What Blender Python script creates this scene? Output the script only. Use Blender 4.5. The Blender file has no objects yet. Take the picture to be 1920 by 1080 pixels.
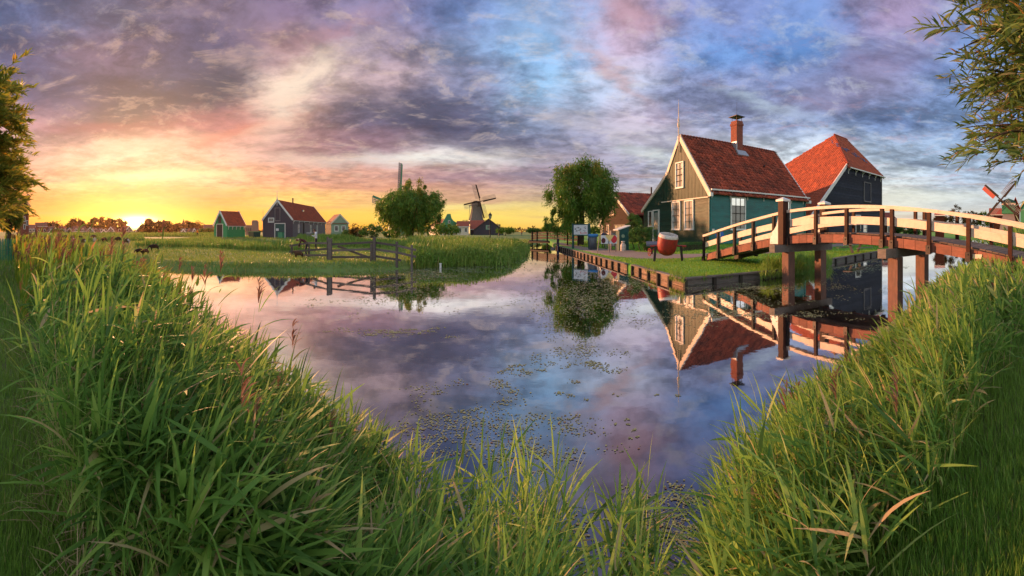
import bpy, math, random
import numpy as np
from mathutils import Vector, Matrix

random.seed(7)
RNG = np.random.default_rng(7)
SC = bpy.context.scene
COL = SC.collection
F, HOR, CX, H = 760.0, 433.0, 960.0, 2.1      # panorama scale (px per radian), horizon row, centre column, eye height
PI = math.pi

# ------------------------------------------------------------------ camera
cam = bpy.data.cameras.new('camera')
cam.type = 'PANO'
cam.panorama_type = 'CENTRAL_CYLINDRICAL'
cam.central_cylindrical_range_u_min = -960 / F
cam.central_cylindrical_range_u_max = 960 / F
cam.central_cylindrical_range_v_min = -(1080 - HOR) / F
cam.central_cylindrical_range_v_max = HOR / F
cam.central_cylindrical_radius = 1.0
cam.clip_start = 0.05
cam.clip_end = 9000
cam_o = bpy.data.objects.new('camera', cam)
cam_o.location = (0, 0, H)
cam_o.rotation_euler = (PI / 2, 0, 0)
COL.objects.link(cam_o)
SC.camera = cam_o
SC.render.engine = 'CYCLES'
SC.view_settings.view_transform = 'Standard'
SC.view_settings.look = 'None'
SC.view_settings.exposure = 0.6
SC.view_settings.gamma = 1.0
SC.view_settings.use_curve_mapping = False
try:
    SC.cycles.use_denoising = True
    SC.cycles.max_bounces = 8
    SC.cycles.transparent_max_bounces = 12
    SC.cycles.sample_clamp_indirect = 4.0
except Exception:
    pass


def lin(c):
    return tuple(((v / 255) / 12.92 if v / 255 <= 0.04045 else ((v / 255 + 0.055) / 1.055) ** 2.4) for v in c)


# ------------------------------------------------------------------ sky
SUN_AZ = (255 - CX) / F
SUN_EL = math.radians(9.5)

world = bpy.data.worlds.new('World')
SC.world = world
world.use_nodes = True
NT = world.node_tree
NT.nodes.clear()
try:
    world.cycles.sampling_method = 'MANUAL'
    world.cycles.sample_map_resolution = 512
except Exception:
    pass


class X:
    """a scalar expression in a node tree"""
    def __init__(s, sock): s.s = sock
    def _o(s, op, b=None, c=None, clamp=False):
        n = NT.nodes.new('ShaderNodeMath'); n.operation = op; n.use_clamp = clamp
        for i, v in enumerate((s, b, c)):
            if v is None: continue
            if isinstance(v, X): NT.links.new(v.s, n.inputs[i])
            else: n.inputs[i].default_value = float(v)
        return X(n.outputs[0])
    def __add__(s, b): return s._o('ADD', b)
    __radd__ = __add__
    def __sub__(s, b): return s._o('SUBTRACT', b)
    def __rsub__(s, b): return (s * -1) + b
    def __mul__(s, b): return s._o('MULTIPLY', b)
    __rmul__ = __mul__
    def __truediv__(s, b): return s._o('DIVIDE', b)
    def sq(s): return s * s
    def clamp(s): return s._o('ADD', 0.0, clamp=True)
    def mx(s, b): return s._o('MAXIMUM', b)
    def mn(s, b): return s._o('MINIMUM', b)


def smooth(x, a, b):
    n = NT.nodes.new('ShaderNodeMapRange'); n.interpolation_type = 'SMOOTHSTEP'
    NT.links.new(x.s, n.inputs[0])
    n.inputs[1].default_value = a; n.inputs[2].default_value = b
    n.inputs[3].default_value = 0; n.inputs[4].default_value = 1
    return X(n.outputs[0])


def comb(x, y, z):
    n = NT.nodes.new('ShaderNodeCombineXYZ')
    for i, v in enumerate((x, y, z)):
        if isinstance(v, X): NT.links.new(v.s, n.inputs[i])
        else: n.inputs[i].default_value = v
    return n.outputs[0]


def mixc(f, a, b, mode='MIX'):
    n = NT.nodes.new('ShaderNodeMix'); n.data_type = 'RGBA'; n.blend_type = mode
    if isinstance(f, X): NT.links.new(f.s, n.inputs[0])
    else: n.inputs[0].default_value = f
    for i, v in ((6, a), (7, b)):
        if isinstance(v, tuple): n.inputs[i].default_value = (*v[:3], 1)
        else: NT.links.new(v, n.inputs[i])
    return n.outputs[2]


def noise(vec, scale, detail, rough, dist=0.0):
    n = NT.nodes.new('ShaderNodeTexNoise')
    NT.links.new(vec, n.inputs['Vector'])
    n.inputs['Scale'].default_value = scale; n.inputs['Detail'].default_value = detail
    n.inputs['Roughness'].default_value = rough; n.inputs['Distortion'].default_value = dist
    return n


def sep(sock):
    n = NT.nodes.new('ShaderNodeSeparateXYZ'); NT.links.new(sock, n.inputs[0])
    return X(n.outputs[0]), X(n.outputs[1]), X(n.outputs[2])


tc = NT.nodes.new('ShaderNodeTexCoord')
nx, ny, nz = sep(tc.outputs['Generated'])
hh = (nx * nx + ny * ny)._o('SQRT') + 0.0005
az = nx._o('ARCTAN2', ny)
tt = (nz / hh).mx(0.0).mn(6.0)
den = nz.mx(0.0) + 0.10
cl = comb(nx / den, ny / den, 0.0)              # position on a flat cloud deck: bands close up towards the horizon
n1 = noise(cl, 0.55, 9, 0.62)
w1, w2, w3 = sep(n1.outputs['Color'])
n2 = noise(cl, 2.6, 10, 0.66)
v1, v2, v3 = sep(n2.outputs['Color'])
amp = (tt * 0.62 + 0.02).mn(0.36)
waz = az + (w1 - 0.5) * amp * 1.5 + (v1 - 0.5) * amp * 0.85
wt = tt + (w2 - 0.5) * amp * 0.62 + (v2 - 0.5) * amp * 0.42

PXS = [-40, 60, 220, 380, 540, 700, 860, 1020, 1180, 1340, 1500, 1660, 1820, 1960]
ROWS = [
    (433, [(248, 130, 50), (252, 132, 40), (255, 160, 26), (255, 116, 22), (255, 156, 50), (255, 190, 62), (255, 208, 84), (253, 202, 108), (238, 208, 150), (236, 214, 180), (232, 216, 190), (230, 214, 190), (225, 210, 196), (220, 210, 200)]),
    (405, [(250, 150, 66), (255, 158, 58), (255, 200, 38), (255, 158, 48), (255, 188, 84), (255, 208, 104), (255, 222, 120), (252, 220, 130), (234, 212, 166), (236, 224, 202), (236, 228, 212), (232, 224, 212), (222, 216, 212), (220, 215, 212)]),
    (372, [(242, 150, 94), (248, 150, 84), (252, 168, 66), (250, 148, 78), (255, 206, 120), (240, 186, 130), (216, 170, 140), (212, 180, 150), (196, 186, 188), (232, 226, 214), (238, 232, 222), (226, 222, 216), (206, 210, 218), (206, 210, 218)]),
    (335, [(230, 162, 140), (242, 172, 138), (246, 168, 126), (246, 178, 138), (236, 166, 136), (214, 158, 140), (184, 146, 150), (170, 146, 160), (168, 162, 184), (206, 206, 216), (216, 216, 220), (208, 212, 218), (178, 190, 212), (178, 190, 212)]),
    (290, [(214, 166, 162), (220, 164, 154), (240, 186, 162), (228, 166, 148), (196, 140, 140), (172, 134, 148), (206, 192, 198), (146, 138, 162), (170, 164, 188), (206, 210, 224), (204, 210, 224), (168, 182, 208), (158, 178, 208), (158, 178, 208)]),
    (232, [(196, 150, 162), (196, 146, 152), (140, 100, 118), (190, 116, 118), (222, 170, 156), (124, 108, 138), (108, 102, 136), (146, 156, 190), (196, 178, 200), (160, 164, 200), (148, 160, 198), (130, 150, 196), (128, 152, 198), (128, 152, 198)]),
    (165, [(126, 114, 150), (120, 104, 138), (106, 90, 122), (100, 94, 128), (236, 200, 186), (196, 166, 174), (146, 146, 180), (150, 184, 222), (188, 190, 216), (150, 156, 198), (140, 150, 196), (150, 150, 190), (130, 154, 204), (130, 154, 204)]),
    (95, [(112, 112, 156), (116, 108, 146), (142, 114, 138), (100, 90, 122), (168, 132, 142), (162, 142, 164), (144, 158, 200), (150, 188, 232), (196, 170, 196), (118, 152, 208), (108, 144, 202), (140, 148, 194), (124, 154, 208), (124, 154, 208)]),
    (20, [(104, 116, 164), (118, 126, 172), (138, 128, 160), (132, 112, 136), (136, 114, 144), (142, 130, 166), (130, 150, 206), (152, 178, 226), (188, 158, 182), (132, 144, 196), (124, 148, 202), (164, 144, 180), (120, 142, 194), (120, 142, 194)]),
    (-140, [(98, 108, 156), (104, 112, 160), (118, 116, 152), (120, 112, 146), (122, 112, 150), (118, 120, 166), (112, 128, 186), (122, 146, 204), (150, 136, 178), (116, 130, 188), (108, 126, 188), (130, 128, 176), (108, 124, 182), (108, 124, 182)]),
]
u0, u1 = (PXS[0] - CX) / F, (PXS[-1] - CX) / F
upos = (waz - u0) / (u1 - u0)
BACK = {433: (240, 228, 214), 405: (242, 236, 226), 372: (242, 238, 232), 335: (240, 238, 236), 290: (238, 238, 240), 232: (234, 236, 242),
        165: (230, 234, 242), 95: (226, 230, 240), 20: (220, 226, 238), -140: (210, 216, 232)}  # brightness added to the unseen sky behind the camera to light the vegetation
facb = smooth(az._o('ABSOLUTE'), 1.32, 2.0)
col = None
prev = None
for py, cs in ROWS:
    r = NT.nodes.new('ShaderNodeValToRGB')
    r.color_ramp.interpolation = 'EASE'
    els = r.color_ramp.elements
    while len(els) < len(cs): els.new(0.5)
    for e, p, c in zip(els, PXS, cs):
        e.position = ((p - CX) / F - u0) / (u1 - u0)
        e.color = (*lin(c), 1)
    NT.links.new(upos.clamp().s, r.inputs[0])
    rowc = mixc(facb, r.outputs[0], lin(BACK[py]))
    t0 = (HOR - py) / F
    if col is None: col = rowc
    else: col = mixc(smooth(wt, prev, t0), col, rowc)
    prev = t0
col = mixc(smooth(tt, 0.85, 2.2), col, lin((196, 202, 222)))  # overhead sky beyond the frame also lightened, for more light on the plants

# torn edges, lumps and fine ripples of the clouds
d1 = noise(cl, 1.1, 12, 0.66, 0.4)
d2 = noise(cl, 6.5, 8, 0.62, 0.3)
dens = smooth(X(d1.outputs[0]) * 0.60 + X(d2.outputs[0]) * 0.40, 0.39, 0.61)
away = smooth(tt, 0.015, 0.16)
lum = (dens - 0.5) * away * -0.78 + 1.05
col = mixc(1.0, col, comb(lum, lum, lum), 'MULTIPLY')
# ragged small clouds take a rosy tint on the sides that face the sunset
mk = noise(cl, 3.2, 10, 0.7, 0.8)
rose = smooth(X(mk.outputs[0]), 0.53, 0.68) * away * smooth(az, -1.3, 1.2)
col = mixc(rose * 0.36, col, lin((214, 168, 182)))
mk2 = noise(cl, 2.2, 10, 0.7, 0.5)
grey = smooth(X(mk2.outputs[0]), 0.55, 0.70) * away
col = mixc(grey * 0.42, col, lin((112, 108, 140)))
mk3 = noise(cl, 9.0, 6, 0.65, 0.5)
fleck = smooth(X(mk3.outputs[0]), 0.52, 0.66) * smooth(tt, 0.06, 0.14)
fleck = fleck * smooth(X(noise(cl, 0.9, 4, 0.5).outputs[0]), 0.45, 0.6)
col = mixc(fleck * 0.15, col, lin((250, 226, 214)))


def gauss(px, py, sx, sy, rot=0.0, warped=True):
    a0, t0 = (px - CX) / F, (HOR - py) / F
    A, T = (waz, wt) if warped else (az, tt)
    da, dt = A - a0, T - t0
    c, s = math.cos(rot), math.sin(rot)
    e = ((da * c + dt * s) / (sx / F)).sq() + ((dt * c - da * s) / (sy / F)).sq()
    return (e * -1.0)._o('EXPONENT')


FEAT = [
    (440, 252, 120, 14, 0.28, (232, 112, 92), 0.75), (235, 236, 130, 12, 0.0, (204, 98, 100), 0.7), (110, 300, 90, 14, 0.1, (240, 178, 150), 0.5), (620, 60, 90, 16, 0.5, (196, 140, 150), 0.45), (700, 350, 150, 8, 0.0, (232, 158, 140), 0.5),  # px, py, sx, sy, rot, colour, weight
    (300, 195, 150, 46, 0.10, (66, 64, 90), 0.95),
    (420, 165, 60, 40, 0.5, (74, 72, 98), 0.85),
    (120, 150, 120, 70, 0.0, (112, 98, 132), 0.45),
    (790, 215, 130, 38, -0.1, (90, 88, 116), 0.8),
    (930, 262, 110, 22, 0.0, (112, 108, 138), 0.7),
    (620, 262, 130, 20, 0.0, (158, 112, 128), 0.6),
    (560, 175, 110, 34, 0.75, (255, 226, 206), 0.9),
    (250, 272, 170, 16, 0.05, (250, 204, 178), 0.5),
    (300, 330, 130, 9, 0.03, (255, 228, 176), 0.75),
    (130, 352, 60, 8, 0.0, (255, 226, 160), 0.6),
    (800, 298, 170, 15, 0.0, (252, 242, 238), 0.9),
    (560, 300, 120, 12, 0.0, (244, 206, 190), 0.6),
    (1240, 250, 120, 20, -0.2, (214, 206, 222), 0.5),
    (1100, 230, 80, 20, -0.3, (206, 198, 216), 0.5),
    (860, 335, 150, 7, 0.0, (186, 148, 160), 0.7),
    (860, 386, 150, 7, 0.0, (255, 236, 160), 0.7),
    (1140, 135, 110, 15, -0.62, (226, 184, 190), 0.65),
    (1180, 30, 90, 28, -0.2, (208, 160, 174), 0.6),
    (1220, 290, 70, 14, -0.2, (236, 238, 240), 0.7),
    (1440, 200, 70, 12, -0.3, (206, 220, 236), 0.6),
    (1650, 110, 90, 40, 0.2, (172, 146, 180), 0.5),
    (1560, 190, 110, 26, 0.1, (166, 150, 186), 0.5),
    (1480, 90, 90, 50, 0.0, (98, 138, 200), 0.5),
    (990, 60, 90, 60, 0.0, (156, 186, 232), 0.5),
    (1000, 330, 90, 10, 0.0, (152, 142, 166), 0.6),
    (1700, 370, 150, 10, 0.0, (240, 236, 226), 0.6),
]
for px, py, sx, sy, rot, c, w in FEAT:
    col = mixc(gauss(px, py, sx, sy, rot) * w, col, lin(c))
# heavier torn cloud bellies and lit rims
n5 = X(noise(cl, 1.45, 11, 0.64, 0.6).outputs[0])
n6 = X(noise(cl, 7.5, 9, 0.66, 0.2).outputs[0])
belly = smooth(n5 * 0.8 + n6 * 0.2, 0.51, 0.62) * away
rim = smooth(n5, 0.44, 0.50) * (1.0 - smooth(n5, 0.50, 0.56)) * away
dk_ = mixc(1.0, col, (0.50, 0.50, 0.60), 'MULTIPLY')
col = mixc(belly * 0.5, col, dk_)
fleck0 = smooth(X(noise(cl, 4.5, 8, 0.68, 0.4).outputs[0]), 0.46, 0.62)
nearsun = (((az - SUN_AZ) / 1.25).sq() * -1.0)._o('EXPONENT')
rimc = mixc(nearsun, lin((214, 220, 236)), lin((255, 208, 176)))
col = mixc(rim * fleck0 * 0.30, col, rimc)
# low flat streaks over the horizon
st = noise(comb(az * 2.2, tt * 42.0, 0.0), 1.0, 6, 0.55)
stm = smooth(X(st.outputs[0]), 0.52, 0.68) * smooth(tt, 0.01, 0.03) * (1.0 - smooth(tt, 0.10, 0.24))
col = mixc(stm * 0.35, col, lin((206, 158, 140)))
# glow around the sun on the horizon
for sx, sy, py, c, k in ((170, 26, 424, (255, 206, 24), 0.7), (70, 18, 420, (255, 236, 84), 0.85)):
    col = mixc(gauss(255, py, sx, sy, 0, False) * k, col, tuple(v * 1.15 for v in lin(c)))
col = mixc(gauss(257, 417, 34, 11, 0, False) * 0.98, col, (6.0, 4.6, 1.9))
bw = NT.nodes.new('ShaderNodeRGBToBW'); NT.links.new(col, bw.inputs[0])
gx = X(bw.outputs[0])
col = mixc(smooth(tt, 0.06, 0.28) * 0.10, col, comb(gx * 0.98, gx, gx * 1.04))
gm = NT.nodes.new('ShaderNodeGamma'); NT.links.new(col, gm.inputs[0]); gm.inputs[1].default_value = 1.17
col = mixc(1.0, gm.outputs[0], (0.65, 0.69, 0.665), 'MULTIPLY')

nish = NT.nodes.new('ShaderNodeTexSky')
nish.sky_type = 'NISHITA'
nish.sun_disc = False
nish.sun_elevation = SUN_EL
nish.sun_rotation = SUN_AZ
nish.dust_density = 2.0
bg1 = NT.nodes.new('ShaderNodeBackground')
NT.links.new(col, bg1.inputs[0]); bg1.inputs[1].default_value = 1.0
bg2 = NT.nodes.new('ShaderNodeBackground')
NT.links.new(nish.outputs[0], bg2.inputs[0]); bg2.inputs[1].default_value = 0.005
ad = NT.nodes.new('ShaderNodeAddShader')
NT.links.new(bg1.outputs[0], ad.inputs[0]); NT.links.new(bg2.outputs[0], ad.inputs[1])
wo = NT.nodes.new('ShaderNodeOutputWorld')
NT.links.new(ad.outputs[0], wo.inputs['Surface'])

# ------------------------------------------------------------------ sun
sl = bpy.data.lights.new('sun', 'SUN')
sl.energy = 5.0
sl.angle = math.radians(0.9)
sl.color = (1.0, 0.45, 0.20)
so = bpy.data.objects.new('sun', sl)
sd = Vector((math.sin(SUN_AZ) * math.cos(SUN_EL), math.cos(SUN_AZ) * math.cos(SUN_EL), math.sin(SUN_EL)))
so.rotation_euler = sd.to_track_quat('Z', 'Y').to_euler()
so.location = (-40, 30, 20)
COL.objects.link(so)

# ------------------------------------------------------------------ helpers
def pol(px, r, z=0.0):
    a = (px - CX) / F
    return Vector((r * math.sin(a), r * math.cos(a), z))


def zat(py, r): return H + (HOR - py) * r / F


def tag(o, label=None, cat=None, group=None, kind=None):
    if label: o['label'] = label
    if cat: o['category'] = cat
    if group: o['group'] = group
    if kind: o['kind'] = kind
    return o


def empty(name, loc, rz=0.0, label=None, cat=None, group=None):
    o = bpy.data.objects.new(name, None)
    o.empty_display_size = 0.2
    o.location = loc; o.rotation_euler = (0, 0, rz)
    COL.objects.link(o)
    return tag(o, label, cat, group)


def link(name, me, parent=None, loc=None, rot=None):
    o = bpy.data.objects.new(name, me)
    if parent is not None: o.parent = parent
    if loc is not None: o.location = loc
    if rot is not None: o.rotation_euler = rot
    COL.objects.link(o)
    return o


class MB:
    def __init__(s): s.v = []; s.f = []; s.m = []
    def add(s, vs, fs, mi=0):
        b = len(s.v)
        s.v += [tuple(v) for v in vs]
        s.f += [tuple(b + i for i in f) for f in fs]
        s.m += [mi] * len(fs)
        return s
    def box(s, x0, x1, y0, y1, z0, z1, mi=0):
        vs = [(x0, y0, z0), (x1, y0, z0), (x1, y1, z0), (x0, y1, z0), (x0, y0, z1), (x1, y0, z1), (x1, y1, z1), (x0, y1, z1)]
        return s.add(vs, [(0, 3, 2, 1), (4, 5, 6, 7), (0, 1, 5, 4), (1, 2, 6, 5), (2, 3, 7, 6), (3, 0, 4, 7)], mi)
    def beam(s, p0, p1, w, h, up=(0, 0, 1), mi=0, w1=None, h1=None):
        p0, p1, up = Vector(p0), Vector(p1), Vector(up)
        d = (p1 - p0).normalized()
        if abs(d.dot(up)) > 0.99: up = Vector((0, 1, 0))
        a = d.cross(up).normalized(); b = a.cross(d).normalized()
        w1 = w if w1 is None else w1; h1 = h if h1 is None else h1
        vs = []
        for p, ww, hh in ((p0, w, h), (p1, w1, h1)):
            vs += [p - a * ww / 2 - b * hh / 2, p + a * ww / 2 - b * hh / 2, p + a * ww / 2 + b * hh / 2, p - a * ww / 2 + b * hh / 2]
        return s.add(vs, [(0, 3, 2, 1), (4, 5, 6, 7), (0, 1, 5, 4), (1, 2, 6, 5), (2, 3, 7, 6), (3, 0, 4, 7)], mi)
    def tube(s, pts, rad, n=8, mi=0, cap=True):
        pts = [Vector(p) for p in pts]
        if not hasattr(rad, '__len__'): rad = [rad] * len(pts)
        b = len(s.v)
        for i, p in enumerate(pts):
            d = (pts[min(i + 1, len(pts) - 1)] - pts[max(i - 1, 0)])
            if d.length < 1e-9: d = Vector((0, 0, 1))
            d.normalize()
            u = Vector((0, 0, 1)) if abs(d.z) < 0.9 else Vector((1, 0, 0))
            a = d.cross(u).normalized(); c = d.cross(a).normalized()
            for k in range(n):
                t = 2 * PI * k / n
                s.v.append(tuple(p + (a * math.cos(t) + c * math.sin(t)) * rad[i]))
        for i in range(len(pts) - 1):
            for k in range(n):
                k2 = (k + 1) % n
                s.f.append((b + i * n + k, b + i * n + k2, b + (i + 1) * n + k2, b + (i + 1) * n + k)); s.m.append(mi)
        if cap:
            s.f.append(tuple(b + k for k in range(n))[::-1]); s.m.append(mi)
            s.f.append(tuple(b + (len(pts) - 1) * n + k for k in range(n))); s.m.append(mi)
        return s
    def lathe(s, prof, n=20, c=(0, 0, 0), mi=0):
        b = len(s.v)
        for r, z in prof:
            for k in range(n):
                t = 2 * PI * k / n
                s.v.append((c[0] + r * math.cos(t), c[1] + r * math.sin(t), c[2] + z))
        for i in range(len(prof) - 1):
            for k in range(n):
                k2 = (k + 1) % n
                s.f.append((b + i * n + k, b + i * n + k2, b + (i + 1) * n + k2, b + (i + 1) * n + k)); s.m.append(mi)
        return s
    def prism(s, poly, off, mi=0):
        """poly: list of 3D points, off: extrusion vector"""
        off = Vector(off); n = len(poly)
        vs = [Vector(p) for p in poly] + [Vector(p) + off for p in poly]
        fs = [tuple(range(n))[::-1], tuple(range(n, 2 * n))] + [(i, (i + 1) % n, n + (i + 1) % n, n + i) for i in range(n)]
        return s.add(vs, fs, mi)
    def mesh(s, name, mats):
        me = bpy.data.meshes.new(name)
        me.from_pydata(s.v, [], s.f)
        if not isinstance(mats, (list, tuple)): mats = [mats]
        for m in mats: me.materials.append(m)
        if len(mats) > 1: me.polygons.foreach_set('material_index', s.m)
        me.update()
        return me
    def build(s, name, mats, parent=None, smooth_=False, loc=None, rot=None):
        me = s.mesh(name, mats)
        if smooth_: me.polygons.foreach_set('use_smooth', [True] * len(me.polygons))
        return link(name, me, parent, loc, rot)


def npmesh(name, V, Fq, mats, tint=None, smooth_=False, mi=None, k=4):
    """fast mesh of k-gons from arrays; tint: one float per vertex"""
    me = bpy.data.meshes.new(name)
    V = np.asarray(V, dtype=np.float32); Fq = np.asarray(Fq, dtype=np.int32)
    me.vertices.add(len(V)); me.vertices.foreach_set('co', V.ravel())
    nf = len(Fq)
    me.loops.add(nf * k); me.loops.foreach_set('vertex_index', Fq.ravel())
    me.polygons.add(nf)
    me.polygons.foreach_set('loop_start', np.arange(0, nf * k, k, dtype=np.int32))
    if not isinstance(mats, (list, tuple)): mats = [mats]
    for m in mats: me.materials.append(m)
    if mi is not None: me.polygons.foreach_set('material_index', np.asarray(mi, dtype=np.int32))
    if smooth_: me.polygons.foreach_set('use_smooth', np.ones(nf, dtype=bool))
    me.update(calc_edges=True)
    if tint is not None:
        a = me.attributes.new('tint', 'FLOAT', 'POINT')
        a.data.foreach_set('value', np.asarray(tint, dtype=np.float32))
    return me


# ------------------------------------------------------------------ materials
def nodes_of(name):
    m = bpy.data.materials.new(name); m.use_nodes = True
    nt = m.node_tree; nt.nodes.clear()
    out = nt.nodes.new('ShaderNodeOutputMaterial')
    return m, nt, out


def mat(name, c1, c2=None, scale=4.0, rough=0.6, bump=0.2, stretch=(1, 1, 1), detail=6, spec=0.4, metal=0.0, ramp=(0.3, 0.7),
        objvar=0.0, dirt=None, dirt_amt=0.35, dirt_scale=1.3, coat=0.0, tintvar=0.0, bumpdist=0.02, rvar=0.0):
    """noise-driven two-tone surface in object coordinates, with patchy dirt and per-object variation"""
    m, nt, out = nodes_of(name)
    N = nt.nodes.new; L = nt.links.new
    if c2 is None: c2 = tuple(v * 0.7 for v in c1)
    tcn = N('ShaderNodeTexCoord'); mp = N('ShaderNodeMapping')
    mp.inputs['Scale'].default_value = stretch
    oi = N('ShaderNodeObjectInfo')
    addv = N('ShaderNodeVectorMath'); addv.operation = 'ADD'
    L(tcn.outputs['Object'], addv.inputs[0])
    sc_ = N('ShaderNodeMath'); sc_.operation = 'MULTIPLY'; L(oi.outputs['Random'], sc_.inputs[0]); sc_.inputs[1].default_value = 31.0
    L(sc_.outputs[0], addv.inputs[1])
    L(addv.outputs[0], mp.inputs['Vector'])
    ns = N('ShaderNodeTexNoise'); ns.inputs['Scale'].default_value = scale; ns.inputs['Detail'].default_value = detail
    ns.inputs['Roughness'].default_value = 0.65
    L(mp.outputs[0], ns.inputs['Vector'])
    mr = N('ShaderNodeMapRange'); mr.inputs[1].default_value = ramp[0]; mr.inputs[2].default_value = ramp[1]
    L(ns.outputs[0], mr.inputs[0])
    mx = N('ShaderNodeMix'); mx.data_type = 'RGBA'
    L(mr.outputs[0], mx.inputs[0]); mx.inputs[6].default_value = (*c1, 1); mx.inputs[7].default_value = (*c2, 1)
    c = mx.outputs[2]
    if dirt is not None:
        nd = N('ShaderNodeTexNoise'); nd.inputs['Scale'].default_value = dirt_scale; nd.inputs['Detail'].default_value = 8
        nd.inputs['Roughness'].default_value = 0.7
        L(addv.outputs[0], nd.inputs['Vector'])
        md = N('ShaderNodeMapRange'); md.inputs[1].default_value = 0.45; md.inputs[2].default_value = 0.7
        md.inputs[4].default_value = dirt_amt
        L(nd.outputs[0], md.inputs[0])
        m2 = N('ShaderNodeMix'); m2.data_type = 'RGBA'
        L(md.outputs[0], m2.inputs[0]); L(c, m2.inputs[6]); m2.inputs[7].default_value = (*dirt, 1)
        c = m2.outputs[2]
    if objvar > 0 or tintvar > 0:
        mv = N('ShaderNodeMapRange'); mv.inputs[3].default_value = 1 - max(objvar, tintvar); mv.inputs[4].default_value = 1 + max(objvar, tintvar)
        if tintvar > 0:
            at = N('ShaderNodeAttribute'); at.attribute_name = 'tint'; L(at.outputs['Fac'], mv.inputs[0])
        else:
            L(oi.outputs['Random'], mv.inputs[0])
        m3 = N('ShaderNodeMix'); m3.data_type = 'RGBA'; m3.blend_type = 'MULTIPLY'; m3.inputs[0].default_value = 1
        cc = N('ShaderNodeCombineColor')
        for i in range(3): L(mv.outputs[0], cc.inputs[i])
        L(c, m3.inputs[6]); L(cc.outputs[0], m3.inputs[7]); c = m3.outputs[2]
    b = N('ShaderNodeBsdfPrincipled')
    L(c, b.inputs['Base Color']); b.inputs['Roughness'].default_value = rough
    b.inputs['Metallic'].default_value = metal; b.inputs['Specular IOR Level'].default_value = spec
    if rvar:
        rr = N('ShaderNodeMapRange'); rr.inputs[3].default_value = max(0.02, rough - rvar); rr.inputs[4].default_value = min(1, rough + rvar)
        L(ns.outputs[0], rr.inputs[0]); L(rr.outputs[0], b.inputs['Roughness'])
    if coat: b.inputs['Coat Weight'].default_value = coat; b.inputs['Coat Roughness'].default_value = 0.15
    if bump:
        bp = N('ShaderNodeBump'); bp.inputs['Strength'].default_value = bump; bp.inputs['Distance'].default_value = bumpdist
        L(ns.outputs[0], bp.inputs['Height']); L(bp.outputs[0], b.inputs['Normal'])
    L(b.outputs[0], out.inputs[0])
    return m


def leafmat(name, stops, trans=0.45, rough=0.45, spec=0.35, patch=None, patch_scale=0.3):
    """leaf colours picked by the 'tint' attribute (0..1), with light passing through the blade"""
    m, nt, out = nodes_of(name)
    N = nt.nodes.new; L = nt.links.new
    at = N('ShaderNodeAttribute'); at.attribute_name = 'tint'
    r = N('ShaderNodeValToRGB'); els = r.color_ramp.elements
    while len(els) < len(stops): els.new(0.5)
    for e, (p, c) in zip(els, stops): e.position = p; e.color = (*c, 1)
    L(at.outputs['Fac'], r.inputs[0])
    c = r.outputs[0]
    if patch:
        g = N('ShaderNodeNewGeometry')
        ns = N('ShaderNodeTexNoise'); ns.inputs['Scale'].default_value = patch_scale; ns.inputs['Detail'].default_value = 4
        L(g.outputs['Position'], ns.inputs['Vector'])
        mr = N('ShaderNodeMapRange'); mr.inputs[1].default_value = 0.42; mr.inputs[2].default_value = 0.62; mr.inputs[4].default_value = 0.8
        L(ns.outputs[0], mr.inputs[0])
        mx = N('ShaderNodeMix'); mx.data_type = 'RGBA'; L(mr.outputs[0], mx.inputs[0]); L(c, mx.inputs[6]); mx.inputs[7].default_value = (*patch, 1)
        c = mx.outputs[2]
    b = N('ShaderNodeBsdfPrincipled'); L(c, b.inputs['Base Color'])
    b.inputs['Roughness'].default_value = rough; b.inputs['Specular IOR Level'].default_value = spec
    t = N('ShaderNodeBsdfTranslucent'); L(c, t.inputs[0])
    ms = N('ShaderNodeMixShader'); ms.inputs[0].default_value = trans
    L(b.outputs[0], ms.inputs[1]); L(t.outputs[0], ms.inputs[2]); L(ms.outputs[0], out.inputs[0])
    return m


def glassmat(name, base, rough=0.06, lo=0.35):
    m, nt, out = nodes_of(name)
    N = nt.nodes.new; L = nt.links.new
    b = N('ShaderNodeBsdfPrincipled'); b.inputs['Base Color'].default_value = (*base, 1)
    b.inputs['Roughness'].default_value = 0.5
    g = N('ShaderNodeBsdfGlossy'); g.inputs['Roughness'].default_value = rough; g.inputs[0].default_value = (0.95, 0.95, 0.95, 1)
    lw = N('ShaderNodeFresnel'); lw.inputs[0].default_value = 1.4 if lo < 0.3 else 1.8
    tcn = N('ShaderNodeTexCoord'); ns = N('ShaderNodeTexNoise'); ns.inputs['Scale'].default_value = 1.7; ns.inputs['Detail'].default_value = 2
    L(tcn.outputs['Object'], ns.inputs['Vector'])
    bp = N('ShaderNodeBump'); bp.inputs['Strength'].default_value = 0.12; bp.inputs['Distance'].default_value = 0.05
    L(ns.outputs[0], bp.inputs['Height']); L(bp.outputs[0], g.inputs['Normal'])
    mr = N('ShaderNodeMapRange'); mr.inputs[3].default_value = lo; mr.inputs[4].default_value = 1.0
    L(lw.outputs[0], mr.inputs[0])
    ms = N('ShaderNodeMixShader'); L(mr.outputs[0], ms.inputs[0]); L(b.outputs[0], ms.inputs[1]); L(g.outputs[0], ms.inputs[2])
    L(ms.outputs[0], out.inputs[0])
    return m


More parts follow.
